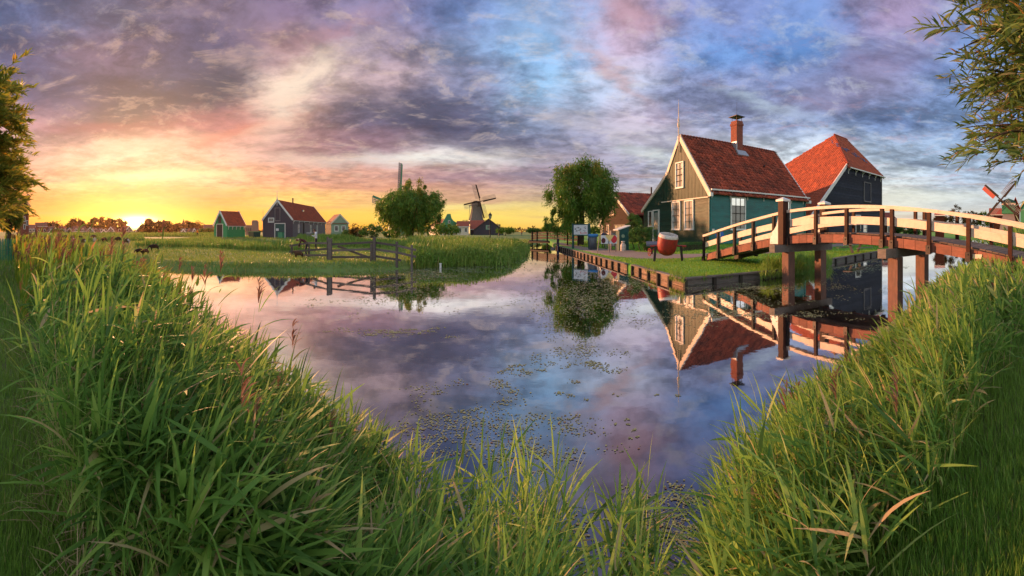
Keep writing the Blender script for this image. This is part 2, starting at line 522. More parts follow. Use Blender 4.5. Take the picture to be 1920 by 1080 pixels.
M = {}
M['teal'] = mat('teal_paint', (0.020, 0.190, 0.180), (0.012, 0.125, 0.120), scale=2.2, rough=0.36, bump=0.35, stretch=(0.5, 0.5, 5), objvar=0.16, dirt=(0.045, 0.06, 0.045), dirt_amt=0.5, rvar=0.12)
M['gable'] = mat('weathered_green_paint', (0.024, 0.068, 0.049), (0.016, 0.045, 0.035), scale=2.0, rough=0.42, spec=0.12, bump=0.4, stretch=(0.5, 0.5, 4), objvar=0.2, dirt=(0.045, 0.060, 0.034), dirt_amt=0.5, dirt_scale=0.8, rvar=0.15)
M['gablev'] = mat('weathered_green_gable_paint', (0.024, 0.066, 0.042), (0.016, 0.045, 0.030), scale=2.0, rough=0.42, spec=0.12, bump=0.4, stretch=(2, 4, 0.35), objvar=0.2, dirt=(0.045, 0.060, 0.034), dirt_amt=0.5, rvar=0.15)
M['white'] = mat('white_paint', (0.78, 0.76, 0.73), (0.66, 0.64, 0.60), scale=6, rough=0.45, bump=0.1, dirt=(0.42, 0.39, 0.34), dirt_amt=0.3)
M['cream'] = mat('cream_paint', (0.80, 0.66, 0.53), (0.72, 0.58, 0.46), scale=5, rough=0.5, bump=0.12, dirt=(0.40, 0.33, 0.24), dirt_amt=0.45, dirt_scale=3.5, objvar=0.05)
M['tarred'] = mat('tarred_boards', (0.020, 0.025, 0.042), (0.011, 0.014, 0.027), scale=2.5, rough=0.6, spec=0.15, bump=0.35, stretch=(0.6, 0.6, 5), objvar=0.3, dirt=(0.05, 0.05, 0.06), dirt_amt=0.4)
M['black'] = mat('black_paint', (0.016, 0.014, 0.014), (0.03, 0.022, 0.018), scale=6, rough=0.55, spec=0.12, bump=0.15, objvar=0.2)
M['postbrown'] = mat('dark_brown_post_paint', (0.060, 0.020, 0.011), (0.028, 0.011, 0.008), scale=8, rough=0.55, spec=0.15, bump=0.25, objvar=0.25)
M['redwood'] = mat('reddish_bridge_timber', (0.30, 0.115, 0.075), (0.20, 0.075, 0.050), scale=4, rough=0.75, bump=0.4, stretch=(1, 1, 3), objvar=0.16, dirt=(0.10, 0.06, 0.045), dirt_amt=0.45, dirt_scale=3)
M['pile'] = mat('pile_timber', (0.26, 0.135, 0.095), (0.15, 0.085, 0.065), scale=5, rough=0.8, bump=0.6, stretch=(4, 4, 0.4), objvar=0.12, dirt=(0.09, 0.085, 0.075), dirt_amt=0.6, dirt_scale=1.5)
M['greywood'] = mat('grey_timber', (0.20, 0.175, 0.155), (0.11, 0.095, 0.085), scale=5, rough=0.85, bump=0.6, stretch=(0.5, 4, 4), objvar=0.25, dirt=(0.06, 0.065, 0.04), dirt_amt=0.5, dirt_scale=2)
M['deck'] = mat('deck_planks', (0.185, 0.135, 0.110), (0.12, 0.085, 0.072), scale=5, rough=0.8, bump=0.4, stretch=(4, 0.6, 4), objvar=0.22, dirt=(0.07, 0.055, 0.045), dirt_amt=0.4)
M['fence'] = mat('old_fence_timber', (0.15, 0.12, 0.11), (0.08, 0.065, 0.06), scale=6, rough=0.85, bump=0.6, stretch=(0.4, 4, 4), objvar=0.3, dirt=(0.13, 0.115, 0.095), dirt_amt=0.4, dirt_scale=3)
M['quay'] = mat('quay_planks', (0.30, 0.20, 0.14), (0.17, 0.12, 0.085), scale=3, rough=0.85, bump=0.6, stretch=(1, 1, 4), objvar=0.3, dirt=(0.05, 0.07, 0.025), dirt_amt=0.7, dirt_scale=1.8)
M['quaydark'] = mat('quay_post_timber', (0.055, 0.040, 0.032), (0.03, 0.024, 0.02), scale=4, rough=0.85, bump=0.6, objvar=0.3, dirt=(0.05, 0.07, 0.03), dirt_amt=0.5)
M['tile'] = mat('old_red_roof_tiles', (0.47, 0.090, 0.040), (0.25, 0.048, 0.028), scale=1.6, rough=0.7, bump=0.3, tintvar=0.55, dirt=(0.075, 0.040, 0.032), dirt_amt=0.72, dirt_scale=0.75)
M['tile2'] = mat('orange_roof_tiles', (0.50, 0.105, 0.040), (0.34, 0.065, 0.030), scale=1.2, rough=0.65, bump=0.3, tintvar=0.25, dirt=(0.16, 0.055, 0.035), dirt_amt=0.4, dirt_scale=0.5)
M['tiledark'] = mat('far_dark_roof_tiles', (0.12, 0.055, 0.045), (0.07, 0.04, 0.036), scale=3, rough=0.75, objvar=0.3)
M['brick'] = None
M['lead'] = mat('lead_flashing', (0.42, 0.43, 0.46), (0.30, 0.31, 0.34), scale=6, rough=0.4, bump=0.2, metal=0.3)
M['iron'] = mat('dark_iron', (0.03, 0.03, 0.032), (0.05, 0.035, 0.028), scale=12, rough=0.5, metal=0.5)
M['glass'] = glassmat('window_glass', (0.03, 0.03, 0.035), lo=0.06)
M['glasspale'] = glassmat('window_glass_with_white_curtain', (0.42, 0.42, 0.42), rough=0.08)
M['green'] = mat('bright_green_boards', (0.008, 0.30, 0.10), (0.006, 0.22, 0.075), scale=3, rough=0.5, bump=0.2, stretch=(1, 1, 5), objvar=0.1)
M['greenhouse'] = mat('mid_green_boards', (0.06, 0.27, 0.13), (0.04, 0.20, 0.10), scale=2, rough=0.5, bump=0.2, stretch=(1, 1, 5))
M['palegreen'] = mat('pale_green_boards', (0.25, 0.36, 0.26), (0.18, 0.28, 0.2), scale=2, rough=0.55, bump=0.2, stretch=(1, 1, 5))
M['navy'] = mat('dark_violet_boards', (0.050, 0.040, 0.062), (0.03, 0.026, 0.042), scale=3, rough=0.55, bump=0.25, stretch=(1, 1, 5), objvar=0.2)
M['greyboard'] = mat('grey_boards', (0.22, 0.20, 0.20), (0.15, 0.135, 0.14), scale=3, rough=0.7, bump=0.3, stretch=(1, 1, 5), objvar=0.2)
M['brownboard'] = mat('brown_boards', (0.040, 0.014, 0.009), (0.022, 0.009, 0.006), scale=3, rough=0.7, spec=0.15, bump=0.3, stretch=(1, 1, 5), objvar=0.2)
M['darkdoor'] = mat('dark_red_door', (0.045, 0.016, 0.014), (0.03, 0.012, 0.010), scale=3, rough=0.55)
M['townwall'] = mat('far_house_boards', (0.20, 0.15, 0.13), (0.12, 0.09, 0.08), scale=0.6, rough=0.8, objvar=0.5)
M['bark'] = mat('bark', (0.085, 0.060, 0.042), (0.045, 0.032, 0.024), scale=7, rough=0.9, bump=0.8, stretch=(3, 3, 0.6), bumpdist=0.05)
M['thatch'] = mat('grey_thatch', (0.20, 0.165, 0.14), (0.13, 0.11, 0.10), scale=1.2, rough=0.9, bump=0.5, stretch=(2, 2, 0.5), bumpdist=0.2)
M['thatchdark'] = mat('dark_thatch', (0.10, 0.07, 0.055), (0.06, 0.045, 0.04), scale=1.2, rough=0.9, bump=0.5)
M['red'] = mat('worn_red_paint', (0.42, 0.028, 0.020), (0.28, 0.020, 0.016), scale=9, rough=0.5, bump=0.3, dirt=(0.10, 0.03, 0.02), dirt_amt=0.8, dirt_scale=7)
M['kettlewhite'] = mat('worn_white_paint', (0.70, 0.66, 0.62), (0.50, 0.44, 0.40), scale=9, rough=0.5, bump=0.2, dirt=(0.30, 0.16, 0.11), dirt_amt=0.6, dirt_scale=5)
M['bluebin'] = mat('blue_bin_lid', (0.03, 0.20, 0.52), (0.02, 0.15, 0.42), scale=5, rough=0.45)
M['binsteel'] = mat('grey_bin', (0.10, 0.12, 0.15), (0.07, 0.08, 0.10), scale=5, rough=0.5)
M['tealdark'] = mat('dark_teal_paint', (0.010, 0.080, 0.078), (0.008, 0.055, 0.055), scale=5, rough=0.45)
M['yellow'] = mat('yellow_paint', (0.75, 0.60, 0.22), (0.68, 0.52, 0.2), scale=5, rough=0.5)
M['signred'] = mat('sign_red', (0.55, 0.03, 0.05), (0.5, 0.025, 0.045), scale=5, rough=0.5)
M['signblue'] = mat('sign_blue', (0.03, 0.15, 0.5), (0.025, 0.12, 0.45), scale=5, rough=0.4)
M['gravel'] = mat('path_gravel', (0.30, 0.235, 0.205), (0.21, 0.165, 0.145), scale=9, rough=0.95, bump=0.5, detail=10, dirt=(0.16, 0.13, 0.10), dirt_amt=0.5, dirt_scale=0.7)
M['skin'] = mat('skin', (0.48, 0.28, 0.20), (0.44, 0.25, 0.18), scale=8, rough=0.55, bump=0)
M['hair'] = mat('brown_hair', (0.12, 0.05, 0.025), (0.07, 0.03, 0.018), scale=20, rough=0.6)
M['whitecloth'] = mat('white_cloth', (0.72, 0.72, 0.76), (0.6, 0.6, 0.66), scale=9, rough=0.8)
M['darkcloth'] = mat('dark_cloth', (0.025, 0.022, 0.030), (0.035, 0.03, 0.04), scale=9, rough=0.8)
M['maroon'] = mat('maroon_cloth', (0.10, 0.022, 0.030), (0.07, 0.018, 0.024), scale=9, rough=0.8)
M['orangecloth'] = mat('orange_cloth', (0.75, 0.25, 0.02), (0.65, 0.2, 0.02), scale=9, rough=0.8)
M['bluecloth'] = mat('blue_cloth', (0.03, 0.05, 0.12), (0.025, 0.04, 0.10), scale=9, rough=0.8)
M['redcloth'] = mat('red_cloth', (0.4, 0.03, 0.03), (0.3, 0.02, 0.02), scale=9, rough=0.8)
M['wooldark'] = mat('dark_brown_wool', (0.045, 0.022, 0.014), (0.03, 0.015, 0.010), scale=14, rough=0.95, bump=0.8, bumpdist=0.05)
M['wool'] = mat('pale_wool', (0.50, 0.44, 0.36), (0.34, 0.29, 0.23), scale=14, rough=0.95, bump=0.8, bumpdist=0.05)
M['woolbrown'] = mat('brown_wool', (0.10, 0.050, 0.028), (0.07, 0.035, 0.02), scale=14, rough=0.95, bump=0.8, bumpdist=0.05)
M['soilgrass'] = mat('grass_ground', (0.126, 0.242, 0.046), (0.200, 0.242, 0.074), scale=0.8, rough=0.95, bump=0.5, detail=12, dirt=(0.116, 0.179, 0.042), dirt_amt=0.7, dirt_scale=0.15, bumpdist=0.06)
M['lawn'] = mat('lawn_ground', (0.147, 0.388, 0.042), (0.105, 0.273, 0.038), scale=2.2, rough=0.95, bump=0.5, detail=12, dirt=(0.210, 0.315, 0.063), dirt_amt=0.5, dirt_scale=0.4, bumpdist=0.05)
M['bankgrass'] = mat('near_bank_ground', (0.095, 0.179, 0.038), (0.157, 0.157, 0.063), scale=4, rough=0.95, bump=0.5, detail=12, dirt=(0.189, 0.137, 0.074), dirt_amt=0.6, dirt_scale=1.5, bumpdist=0.05)

G = [(0.0, (0.085, 0.180, 0.045)), (0.30, (0.150, 0.300, 0.060)), (0.60, (0.250, 0.430, 0.080)), (0.85, (0.42, 0.56, 0.13)), (0.955, (0.56, 0.60, 0.22)), (1.0, (0.58, 0.42, 0.24))]
M['reed'] = leafmat('reed_blades', G, trans=0.5, rough=0.55, spec=0.25)
M['lawngrass'] = leafmat('lawn_blades', [(0.0, (0.10, 0.24, 0.02)), (0.5, (0.18, 0.40, 0.03)), (0.85, (0.30, 0.50, 0.05)), (1.0, (0.42, 0.40, 0.12))], trans=0.4, patch=(0.25, 0.38, 0.04), patch_scale=0.35)
M['reedwarm'] = leafmat('reed_blades_autumn', [(0.0, (0.120, 0.240, 0.030)), (0.4, (0.260, 0.380, 0.040)), (0.7, (0.440, 0.440, 0.060)), (0.9, (0.620, 0.400, 0.080)), (1.0, (0.620, 0.240, 0.100))], trans=0.45)
M['grass'] = leafmat('grass_blades', [(0.0, (0.081, 0.175, 0.027)), (0.5, (0.169, 0.331, 0.043)), (0.85, (0.288, 0.450, 0.075)), (1.0, (0.500, 0.425, 0.163))], trans=0.4, patch=(0.237, 0.350, 0.062), patch_scale=0.4)
M['meadow'] = leafmat('meadow_blades', [(0.0, (0.110, 0.210, 0.036)), (0.45, (0.210, 0.340, 0.050)), (0.8, (0.380, 0.400, 0.090)), (1.0, (0.600, 0.380, 0.140))], trans=0.35, patch=(0.300, 0.380, 0.080), patch_scale=0.25)
M['plume'] = leafmat('reed_plumes', [(0.0, (0.20, 0.095, 0.070)), (1.0, (0.36, 0.19, 0.13))], trans=0.4, rough=0.8)
M['willow'] = leafmat('willow_leaves', [(0.0, (0.045, 0.115, 0.014)), (0.5, (0.105, 0.230, 0.022)), (0.85, (0.20, 0.32, 0.035)), (1.0, (0.40, 0.28, 0.03))], trans=0.38, patch=(0.13, 0.25, 0.025), patch_scale=0.35)
M['willowwarm'] = leafmat('autumn_willow_leaves', [(0.0, (0.09, 0.14, 0.02)), (0.45, (0.20, 0.26, 0.03)), (0.8, (0.38, 0.34, 0.045)), (1.0, (0.58, 0.33, 0.03))], trans=0.42)
M['bush'] = leafmat('shrub_leaves', [(0.0, (0.032, 0.096, 0.019)), (0.6, (0.072, 0.184, 0.029)), (1.0, (0.144, 0.240, 0.048))], trans=0.3)
M['farleaf'] = leafmat('far_tree_leaves', [(0.0, (0.045, 0.045, 0.014)), (0.6, (0.095, 0.075, 0.018)), (1.0, (0.22, 0.11, 0.02))], trans=0.5)
M['weed'] = leafmat('duckweed', [(0.0, (0.14, 0.17, 0.08)), (0.5, (0.24, 0.28, 0.13)), (0.85, (0.34, 0.38, 0.16)), (1.0, (0.20, 0.12, 0.07))], trans=0.0, rough=0.6)


def brickmat():
    m, nt, out = nodes_of('red_brick'); N = nt.nodes.new; L = nt.links.new
    tcn = N('ShaderNodeTexCoord'); sx = N('ShaderNodeSeparateXYZ'); L(tcn.outputs['Object'], sx.inputs[0])
    a = N('ShaderNodeMath'); a.operation = 'ADD'; L(sx.outputs[0], a.inputs[0]); L(sx.outputs[1], a.inputs[1])
    cb = N('ShaderNodeCombineXYZ'); L(a.outputs[0], cb.inputs[0]); L(sx.outputs[2], cb.inputs[1])
    bt = N('ShaderNodeTexBrick'); L(cb.outputs[0], bt.inputs['Vector'])
    bt.inputs['Color1'].default_value = (0.36, 0.075, 0.035, 1); bt.inputs['Color2'].default_value = (0.24, 0.05, 0.028, 1)
    bt.inputs['Mortar'].default_value = (0.16, 0.10, 0.08, 1)
    bt.inputs['Scale'].default_value = 1.0; bt.inputs['Brick Width'].default_value = 0.26; bt.inputs['Row Height'].default_value = 0.09
    bt.inputs['Mortar Size'].default_value = 0.012
    b = N('ShaderNodeBsdfPrincipled'); L(bt.outputs[0], b.inputs['Base Color']); b.inputs['Roughness'].default_value = 0.8
    bp = N('ShaderNodeBump'); bp.invert = True; bp.inputs['Strength'].default_value = 0.7; bp.inputs['Distance'].default_value = 0.02
    L(bt.outputs['Fac'], bp.inputs['Height']); L(bp.outputs[0], b.inputs['Normal'])
    L(b.outputs[0], out.inputs[0])
    return m


M['brick'] = brickmat()


def watermat():
    m, nt, out = nodes_of('still_water'); N = nt.nodes.new; L = nt.links.new
    g = N('ShaderNodeNewGeometry'); mp = N('ShaderNodeMapping')
    L(g.outputs['Position'], mp.inputs[0])
    n1_ = N('ShaderNodeTexNoise'); n1_.inputs['Scale'].default_value = 1.1; n1_.inputs['Detail'].default_value = 4; L(mp.outputs[0], n1_.inputs['Vector'])
    bp = N('ShaderNodeBump'); bp.inputs['Strength'].default_value = 0.16; bp.inputs['Distance'].default_value = 0.014
    L(n1_.outputs[0], bp.inputs['Height'])
    d = N('ShaderNodeBsdfDiffuse'); d.inputs[0].default_value = (0.010, 0.013, 0.016, 1)
    gl = N('ShaderNodeBsdfGlossy'); gl.inputs[0].default_value = (0.95, 0.93, 0.95, 1); gl.inputs['Roughness'].default_value = 0.026
    L(bp.outputs[0], gl.inputs['Normal'])
    fr = N('ShaderNodeFresnel'); fr.inputs[0].default_value = 1.7
    mr = N('ShaderNodeMapRange'); mr.inputs[1].default_value = 0.05; mr.inputs[2].default_value = 0.40; mr.inputs[3].default_value = 0.13; mr.inputs[4].default_value = 1.0
    L(fr.outputs[0], mr.inputs[0])
    ms = N('ShaderNodeMixShader'); L(mr.outputs[0], ms.inputs[0]); L(d.outputs[0], ms.inputs[1]); L(gl.outputs[0], ms.inputs[2])
    L(ms.outputs[0], out.inputs[0])
    return m


M['water'] = watermat()

# ------------------------------------------------------------------ shoreline and terrain
NEAR = [(40, 110), (62, 70), (72, 45), (92, 28), (132, 18), (200, 12), (300, 8), (400, 5.5), (540, 3.6), (700, 2.8), (900, 2.35), (1100, 2.2), (1252, 2.2),
        (1380, 2.5), (1500, 4), (1600, 7), (1700, 11), (1780, 14.5), (1830, 17), (1862, 22), (1880, 30), (1895, 45), (1900, 110)]
RIGHT = [(1800, 110), (1768, 70), (1720, 45), (1655, 37.5), (1545, 25), (1530, 22.5), (1470, 18.9), (1283, 15.3), (1188, 21.4), (1176, 22), (1044, 49), (1030, 59), (1022, 75)]
LEFTB = [(1012, 75), (998, 59), (992, 57), (982, 34.7), (940, 24.6), (870, 24), (830, 23.6), (760, 22.6), (700, 21.6), (600, 21.2), (500, 21.2), (406, 21.6), (315, 22.8), (230, 26),
         (151, 31), (101, 44), (84, 55), (76, 72), (60, 112)]
POLY, LAB = [], []
for lab, L_ in ((0, NEAR), (1, RIGHT), (2, LEFTB)):
    for px, r in L_:
        p = pol(px, r); POLY.append((p.x, p.y)); LAB.append(lab)
POLY = np.array(POLY); LAB = np.array(LAB)


def shore(x, y):
    """signed distance to the shoreline (positive on land) and which bank is nearest (0 near, 1 right, 2 far left)"""
    x = np.atleast_1d(np.asarray(x, float)); y = np.atleast_1d(np.asarray(y, float))
    best = np.full(x.shape, 1e9); lab = np.zeros(x.shape, int); inside = np.zeros(x.shape, bool)
    n = len(POLY)
    for i in range(n):
        a = POLY[i]; b = POLY[(i + 1) % n]
        dx, dy = b - a
        t = np.clip(((x - a[0]) * dx + (y - a[1]) * dy) / (dx * dx + dy * dy + 1e-12), 0, 1)
        d = np.hypot(x - a[0] - t * dx, y - a[1] - t * dy)
        if LAB[i] == LAB[(i + 1) % n]:
            m_ = d < best
            best[m_] = d[m_]; lab[m_] = LAB[i]
        cr = ((a[1] > y) != (b[1] > y))
        with np.errstate(divide='ignore', invalid='ignore'):
            xi = a[0] + (y - a[1]) * dx / (dy if abs(dy) > 1e-12 else 1e-12)
        inside ^= cr & (x < xi)
    return np.where(inside, -best, best), lab


def sstep(x, a, b):
    t = np.clip((x - a) / (b - a), 0, 1)
    return t * t * (3 - 2 * t)


def gz(x, y):
    x = np.atleast_1d(np.asarray(x, float)); y = np.atleast_1d(np.asarray(y, float))
    d, lab = shore(x, y)
    r = np.hypot(x, y); a = np.arctan2(x, y); px = a * F + CX
    bump_ = 0.03 * np.sin(x * 0.7 + 1.3 * np.sin(y * 0.23)) + 0.03 * np.sin(y * 0.9 + x * 0.31) + 0.012 * np.sin(x * 3.1) * np.sin(y * 2.7)
    z0 = 0.10 * sstep(d, 0, 0.25) + 0.50 * sstep(d, 0.2, 1.3) + bump_ * sstep(d, 0.2, 2)
    cap = np.interp(px, [1044, 1150, 1200, 1283, 1500, 1700], [0.36, 0.33, 0.33, 0.33, 0.33, 0.34])
    z1 = -0.6 + 0.6 * sstep(d, 0.35, 0.5) + (cap - 0.03) * sstep(d, 0.35, 0.5) + (1.0 - cap) * sstep(d, 0.3, 17) + bump_ * 0.5 * sstep(d, 0.5, 2)
    z2 = 0.12 * sstep(d, 0, 0.2) + 0.26 * sstep(d, 0.1, 1.1) + 0.16 * sstep(d, 3, 12) + bump_ * sstep(d, 0.2, 2)
    z2 = z2 + 0.62 * sstep(r, 43, 49) * (1 - sstep(r, 66, 80)) * sstep(px, 320, 390) * (1 - sstep(px, 640, 700))
    z = np.choose(lab, [z0, z1, z2])
    far = sstep(r, 90, 160)
    z = z * (1 - far) + 0.62 * far
    return np.where(d > 0, z, np.maximum(-0.7, d * 0.9 - 0.05))


def gz1(x, y): return float(gz(x, y)[0])


def on(px, r, dz=0.0):
    p = pol(px, r); p.z = gz1(p.x, p.y) + dz
    return p


az_f = np.arange(-1.36, 1.3601, 0.0045)
az_c = np.linspace(1.36, 2 * PI - 1.36, 70)[1:-1]
azs = np.concatenate([az_f, az_c])
rs = np.concatenate([[0.0, 0.5], np.geomspace(0.9, 75, 250), np.geomspace(80, 900, 34)])
AA, RR = np.meshgrid(azs, rs)
TX, TY = RR * np.sin(AA), RR * np.cos(AA)
TZ = gz(TX.ravel(), TY.ravel()).reshape(TX.shape)
nA, nR = len(azs), len(rs)
idx = np.arange(nA * nR).reshape(nR, nA)
q = np.stack([idx[:-1, :], np.roll(idx, -1, 1)[:-1, :], np.roll(idx, -1, 1)[1:, :], idx[1:, :]], -1).reshape(-1, 4)
TV = np.stack([TX, TY, TZ], -1).reshape(-1, 3)
fc = TV[q].mean(1)
fd, fl = shore(fc[:, 0], fc[:, 1])
keep = (TV[q][:, :, 2].max(1) > -0.35)
for lab, nm, mt in ((0, 'near_bank', 'bankgrass'), (1, 'lawn', 'lawn'), (2, 'meadow', 'soilgrass')):
    sel = q[keep & (fl == lab)]
    uq, inv = np.unique(sel, return_inverse=True)
    me = npmesh(nm, TV[uq], inv.reshape(-1, 4)[:, ::-1], M[mt], smooth_=True)
    tag(link(nm, me), kind='structure')
wm = MB().add([(-160, -40, 0), (160, -40, 0), (160, 130, 0), (-160, 130, 0)], [(0, 1, 2, 3)])
tag(wm.build('water', M['water']), kind='structure')

# ------------------------------------------------------------------ building kit (all in the local frame of the thing)
def in_poly(px_, py_, poly):
    c = np.zeros(px_.shape, bool); n = len(poly)
    for i in range(n):
        (x1, y1), (x2, y2) = poly[i], poly[(i + 1) % n]
        cr = ((y1 > py_) != (y2 > py_))
        xi = x1 + (py_ - y1) * (x2 - x1) / ((y2 - y1) if abs(y2 - y1) > 1e-9 else 1e-9)
        c ^= cr & (px_ < xi)
    return c


def tiles(parent, o, u, v, nrm, poly, tw=0.34, th=0.36, m='tile', amp=0.045, lift=0.05, name='roof_tiles', seed=1, drop=0.0):
    """pantiles over a roof plane: o origin, u along the eave, v up the slope, poly in (u, v) metres; real curved tiles with stepped lower edges"""
    rg = np.random.default_rng(seed)
    o, u, v, nrm = (np.array(Vector(a)) for a in (o, u, v, nrm))
    u /= np.linalg.norm(u); v /= np.linalg.norm(v); nrm /= np.linalg.norm(nrm)
    P = np.array(poly); u0_, v0_ = P.min(0); u1_, v1_ = P.max(0)
    nu = max(1, int((u1_ - u0_) / tw + 0.5)); nv = max(1, int((v1_ - v0_) / th + 0.5))
    tw = (u1_ - u0_) / nu; th = (v1_ - v0_) / nv
    iu, iv = np.meshgrid(np.arange(nu), np.arange(nv)); iu, iv = iu.ravel(), iv.ravel()
    k = in_poly(u0_ + (iu + 0.5) * tw, v0_ + (iv + 0.5) * th, [tuple(p) for p in P])
    iu, iv = iu[k], iv[k]; n = len(iu)
    prof = np.array([(0.0, 0.2), (0.2, 0.95), (0.42, 0.8), (0.62, 0.05), (0.82, -0.25), (1.0, 0.12)])
    K = len(prof)
    jz = rg.normal(0, 0.006, n); ju = rg.normal(0, 0.008, n); jv = rg.normal(0, 0.012, n)
    V = np.zeros((n, 3 * K, 3))
    for r_, (dv, dz) in enumerate(((0.0, 0.0), (0.0, lift), (1.06, 0.004))):
        for j, (pu, pz) in enumerate(prof):
            uu = u0_ + (iu + pu) * tw + ju; vv = v0_ + (iv + dv) * th + jv
            zz = dz + amp * pz + jz if r_ else amp * pz * 0.3 - 0.02
            V[:, r_ * K + j, :] = o + uu[:, None] * u + vv[:, None] * v + (np.zeros(n) + zz)[:, None] * nrm
    f = []
    for r_ in (0, 1):
        for j in range(K - 1): f.append((r_ * K + j, r_ * K + j + 1, (r_ + 1) * K + j + 1, (r_ + 1) * K + j))
    f = np.array(f)
    Fq = (np.arange(n)[:, None, None] * (3 * K) + f[None]).reshape(-1, 4)
    tint = np.repeat(np.clip(rg.normal(0.5, 0.24, n), 0, 1), 3 * K)
    me = npmesh(name, V.reshape(-1, 3), Fq, M[m], tint=tint)
    ob = link(name, me, parent)
    ob['kind'] = 'stuff'
    return ob


def poly_x_range(poly, z):
    """horizontal extent of a (y, z) polygon at height z"""
    xs = []
    n = len(poly)
    for i in range(n):
        (a, za), (b, zb) = poly[i], poly[(i + 1) % n]
        if (za > z) != (zb > z): xs.append(a + (z - za) * (b - a) / (zb - za))
    return (min(xs), max(xs)) if len(xs) >= 2 else None


def hboards(parent, o, u, n, poly, z0, z1, step, m, proud=0.03, name='board', joined=False):
    """overlapping horizontal boards on the wall plane through o, along u, facing n; poly in (u, z)"""
    u = Vector(u).normalized(); n = Vector(n).normalized(); o = Vector(o)
    k = max(1, round((z1 - z0) / step)); st = (z1 - z0) / k
    mb = MB()
    for i in range(k):
        za, zb = z0 + i * st, z0 + (i + 1) * st
        ra = poly_x_range(poly, za + 0.02); rb = poly_x_range(poly, zb - 0.02)
        if not ra: continue
        if not rb: rb = ((ra[0] + ra[1]) / 2 - 0.01, (ra[0] + ra[1]) / 2 + 0.01)
        b = MB() if not joined else mb
        j = random.uniform(-0.006, 0.006)
        P = lambda uu, zz, d: o + u * uu + n * d + Vector((0, 0, zz))
        zt = zb + 0.012
        vs = [P(ra[0], za, proud + j), P(ra[1], za, proud + j), P(rb[1], zt, 0.006), P(rb[0], zt, 0.006),
              P(ra[0], za, -0.03), P(ra[1], za, -0.03), P(rb[1], zt, -0.03), P(rb[0], zt, -0.03)]
        b.add(vs, [(0, 1, 2, 3), (1, 0, 4, 5), (0, 3, 7, 4), (2, 1, 5, 6), (3, 2, 6, 7)])
        if not joined: b.build(name, M[m], parent)
    if joined:
        ob = mb.build(name, M[m], parent); ob['kind'] = 'stuff'; return ob


def vboards(parent, o, u, n, poly, u0_, u1_, step, m, proud=0.06, name='board', zmin=None):
    u = Vector(u).normalized(); n = Vector(n).normalized(); o = Vector(o)
    fl = [(z, x) for x, z in poly]
    k = max(1, round((u1_ - u0_) / step)); st = (u1_ - u0_) / k
    for i in range(k):
        ua, ub = u0_ + i * st + 0.006, u0_ + (i + 1) * st - 0.006
        ra = poly_x_range(fl, ua); rb = poly_x_range(fl, ub)
        if not ra or not rb: continue
        za = max(ra[0], zmin) if zmin is not None else ra[0]; zb = max(rb[0], zmin) if zmin is not None else rb[0]
        d = proud + (0.012 if i % 2 else 0) + random.uniform(-0.003, 0.003)
        P = lambda uu, zz, dd: o + u * uu + n * dd + Vector((0, 0, zz))
        MB().add([P(ua, za, d), P(ub, zb, d), P(ub, rb[1], d), P(ua, ra[1], d), P(ua, za, 0), P(ub, zb, 0), P(ub, rb[1], 0), P(ua, ra[1], 0)],
                 [(0, 1, 2, 3), (0, 4, 5, 1), (1, 5, 6, 2), (2, 6, 7, 3), (3, 7, 4, 0)]).build(name, M[m], parent)


def window(parent, o, u, n, ua, ub, za, zb, cols=2, rows=4, fr=0.12, glass='glass', frame='white', bar='black', name='window', depth=0.10, curtain=None, barw=0.035, label=None):
    """frame (part) > glass, glazing_bar, curtain"""
    u = Vector(u).normalized(); n = Vector(n).normalized(); o = Vector(o)
    R = Matrix((u, n, Vector((0, 0, 1)))).transposed().to_4x4()
    R.translation = o
    def loc(mb):
        mb.v = [tuple(R @ Vector(p)) for p in mb.v]; return mb
    b = MB()
    b.box(ua, ub, 0, depth, za, za + fr).box(ua - 0.04, ub + 0.04, 0.0, depth + 0.05, za - 0.05, za - 0.002).box(ua, ub, 0, depth, zb - fr, zb)
    b.box(ua, ua + fr, 0, depth, za + fr, zb - fr).box(ub - fr, ub, 0, depth, za + fr, zb - fr)
    fo = loc(b).build(name, M[frame], parent)
    if label: fo['label'] = label
    g = MB().box(ua + fr, ub - fr, 0.0, depth * 0.42, za + fr, zb - fr)
    loc(g).build('pane', M[glass], fo)
    if curtain:
        cz = zb - fr - (zb - za) * curtain
        loc(MB().box(ua + fr + 0.02, ub - fr - 0.02, depth * 0.43, depth * 0.47, cz, zb - fr - 0.01)).build('curtain', M['glasspale'], fo)
    w, h = ub - ua - 2 * fr, zb - za - 2 * fr
    for i in range(1, cols):
        x = ua + fr + w * i / cols; loc(MB().box(x - barw / 2, x + barw / 2, depth * 0.48, depth * 0.72, za + fr, zb - fr)).build('glazing_bar', M[bar], fo)
    for i in range(1, rows):
        z = za + fr + h * i / rows; t = barw * (1.9 if i == rows // 2 else 1)
        loc(MB().box(ua + fr, ub - fr, depth * 0.50, depth * 0.86, z - t / 2, z + t / 2)).build('glazing_bar', M[bar], fo)
    return fo


def barge(parent, pts, w, t, n, m='white', name='barge_board', inward=None):
    """boards along a polyline of 3D points in a gable plane, each a part; w height below the line, t thickness along n"""
    n = Vector(n).normalized()
    pts = [Vector(p) for p in pts]
    for a, b in zip(pts[:-1], pts[1:]):
        d = (b - a).normalized(); dn = d.cross(n).normalized()
        if dn.z > 0: dn = -dn
        MB().prism([a, b, b + dn * w, a + dn * w], n * t).build(name, M[m], parent)


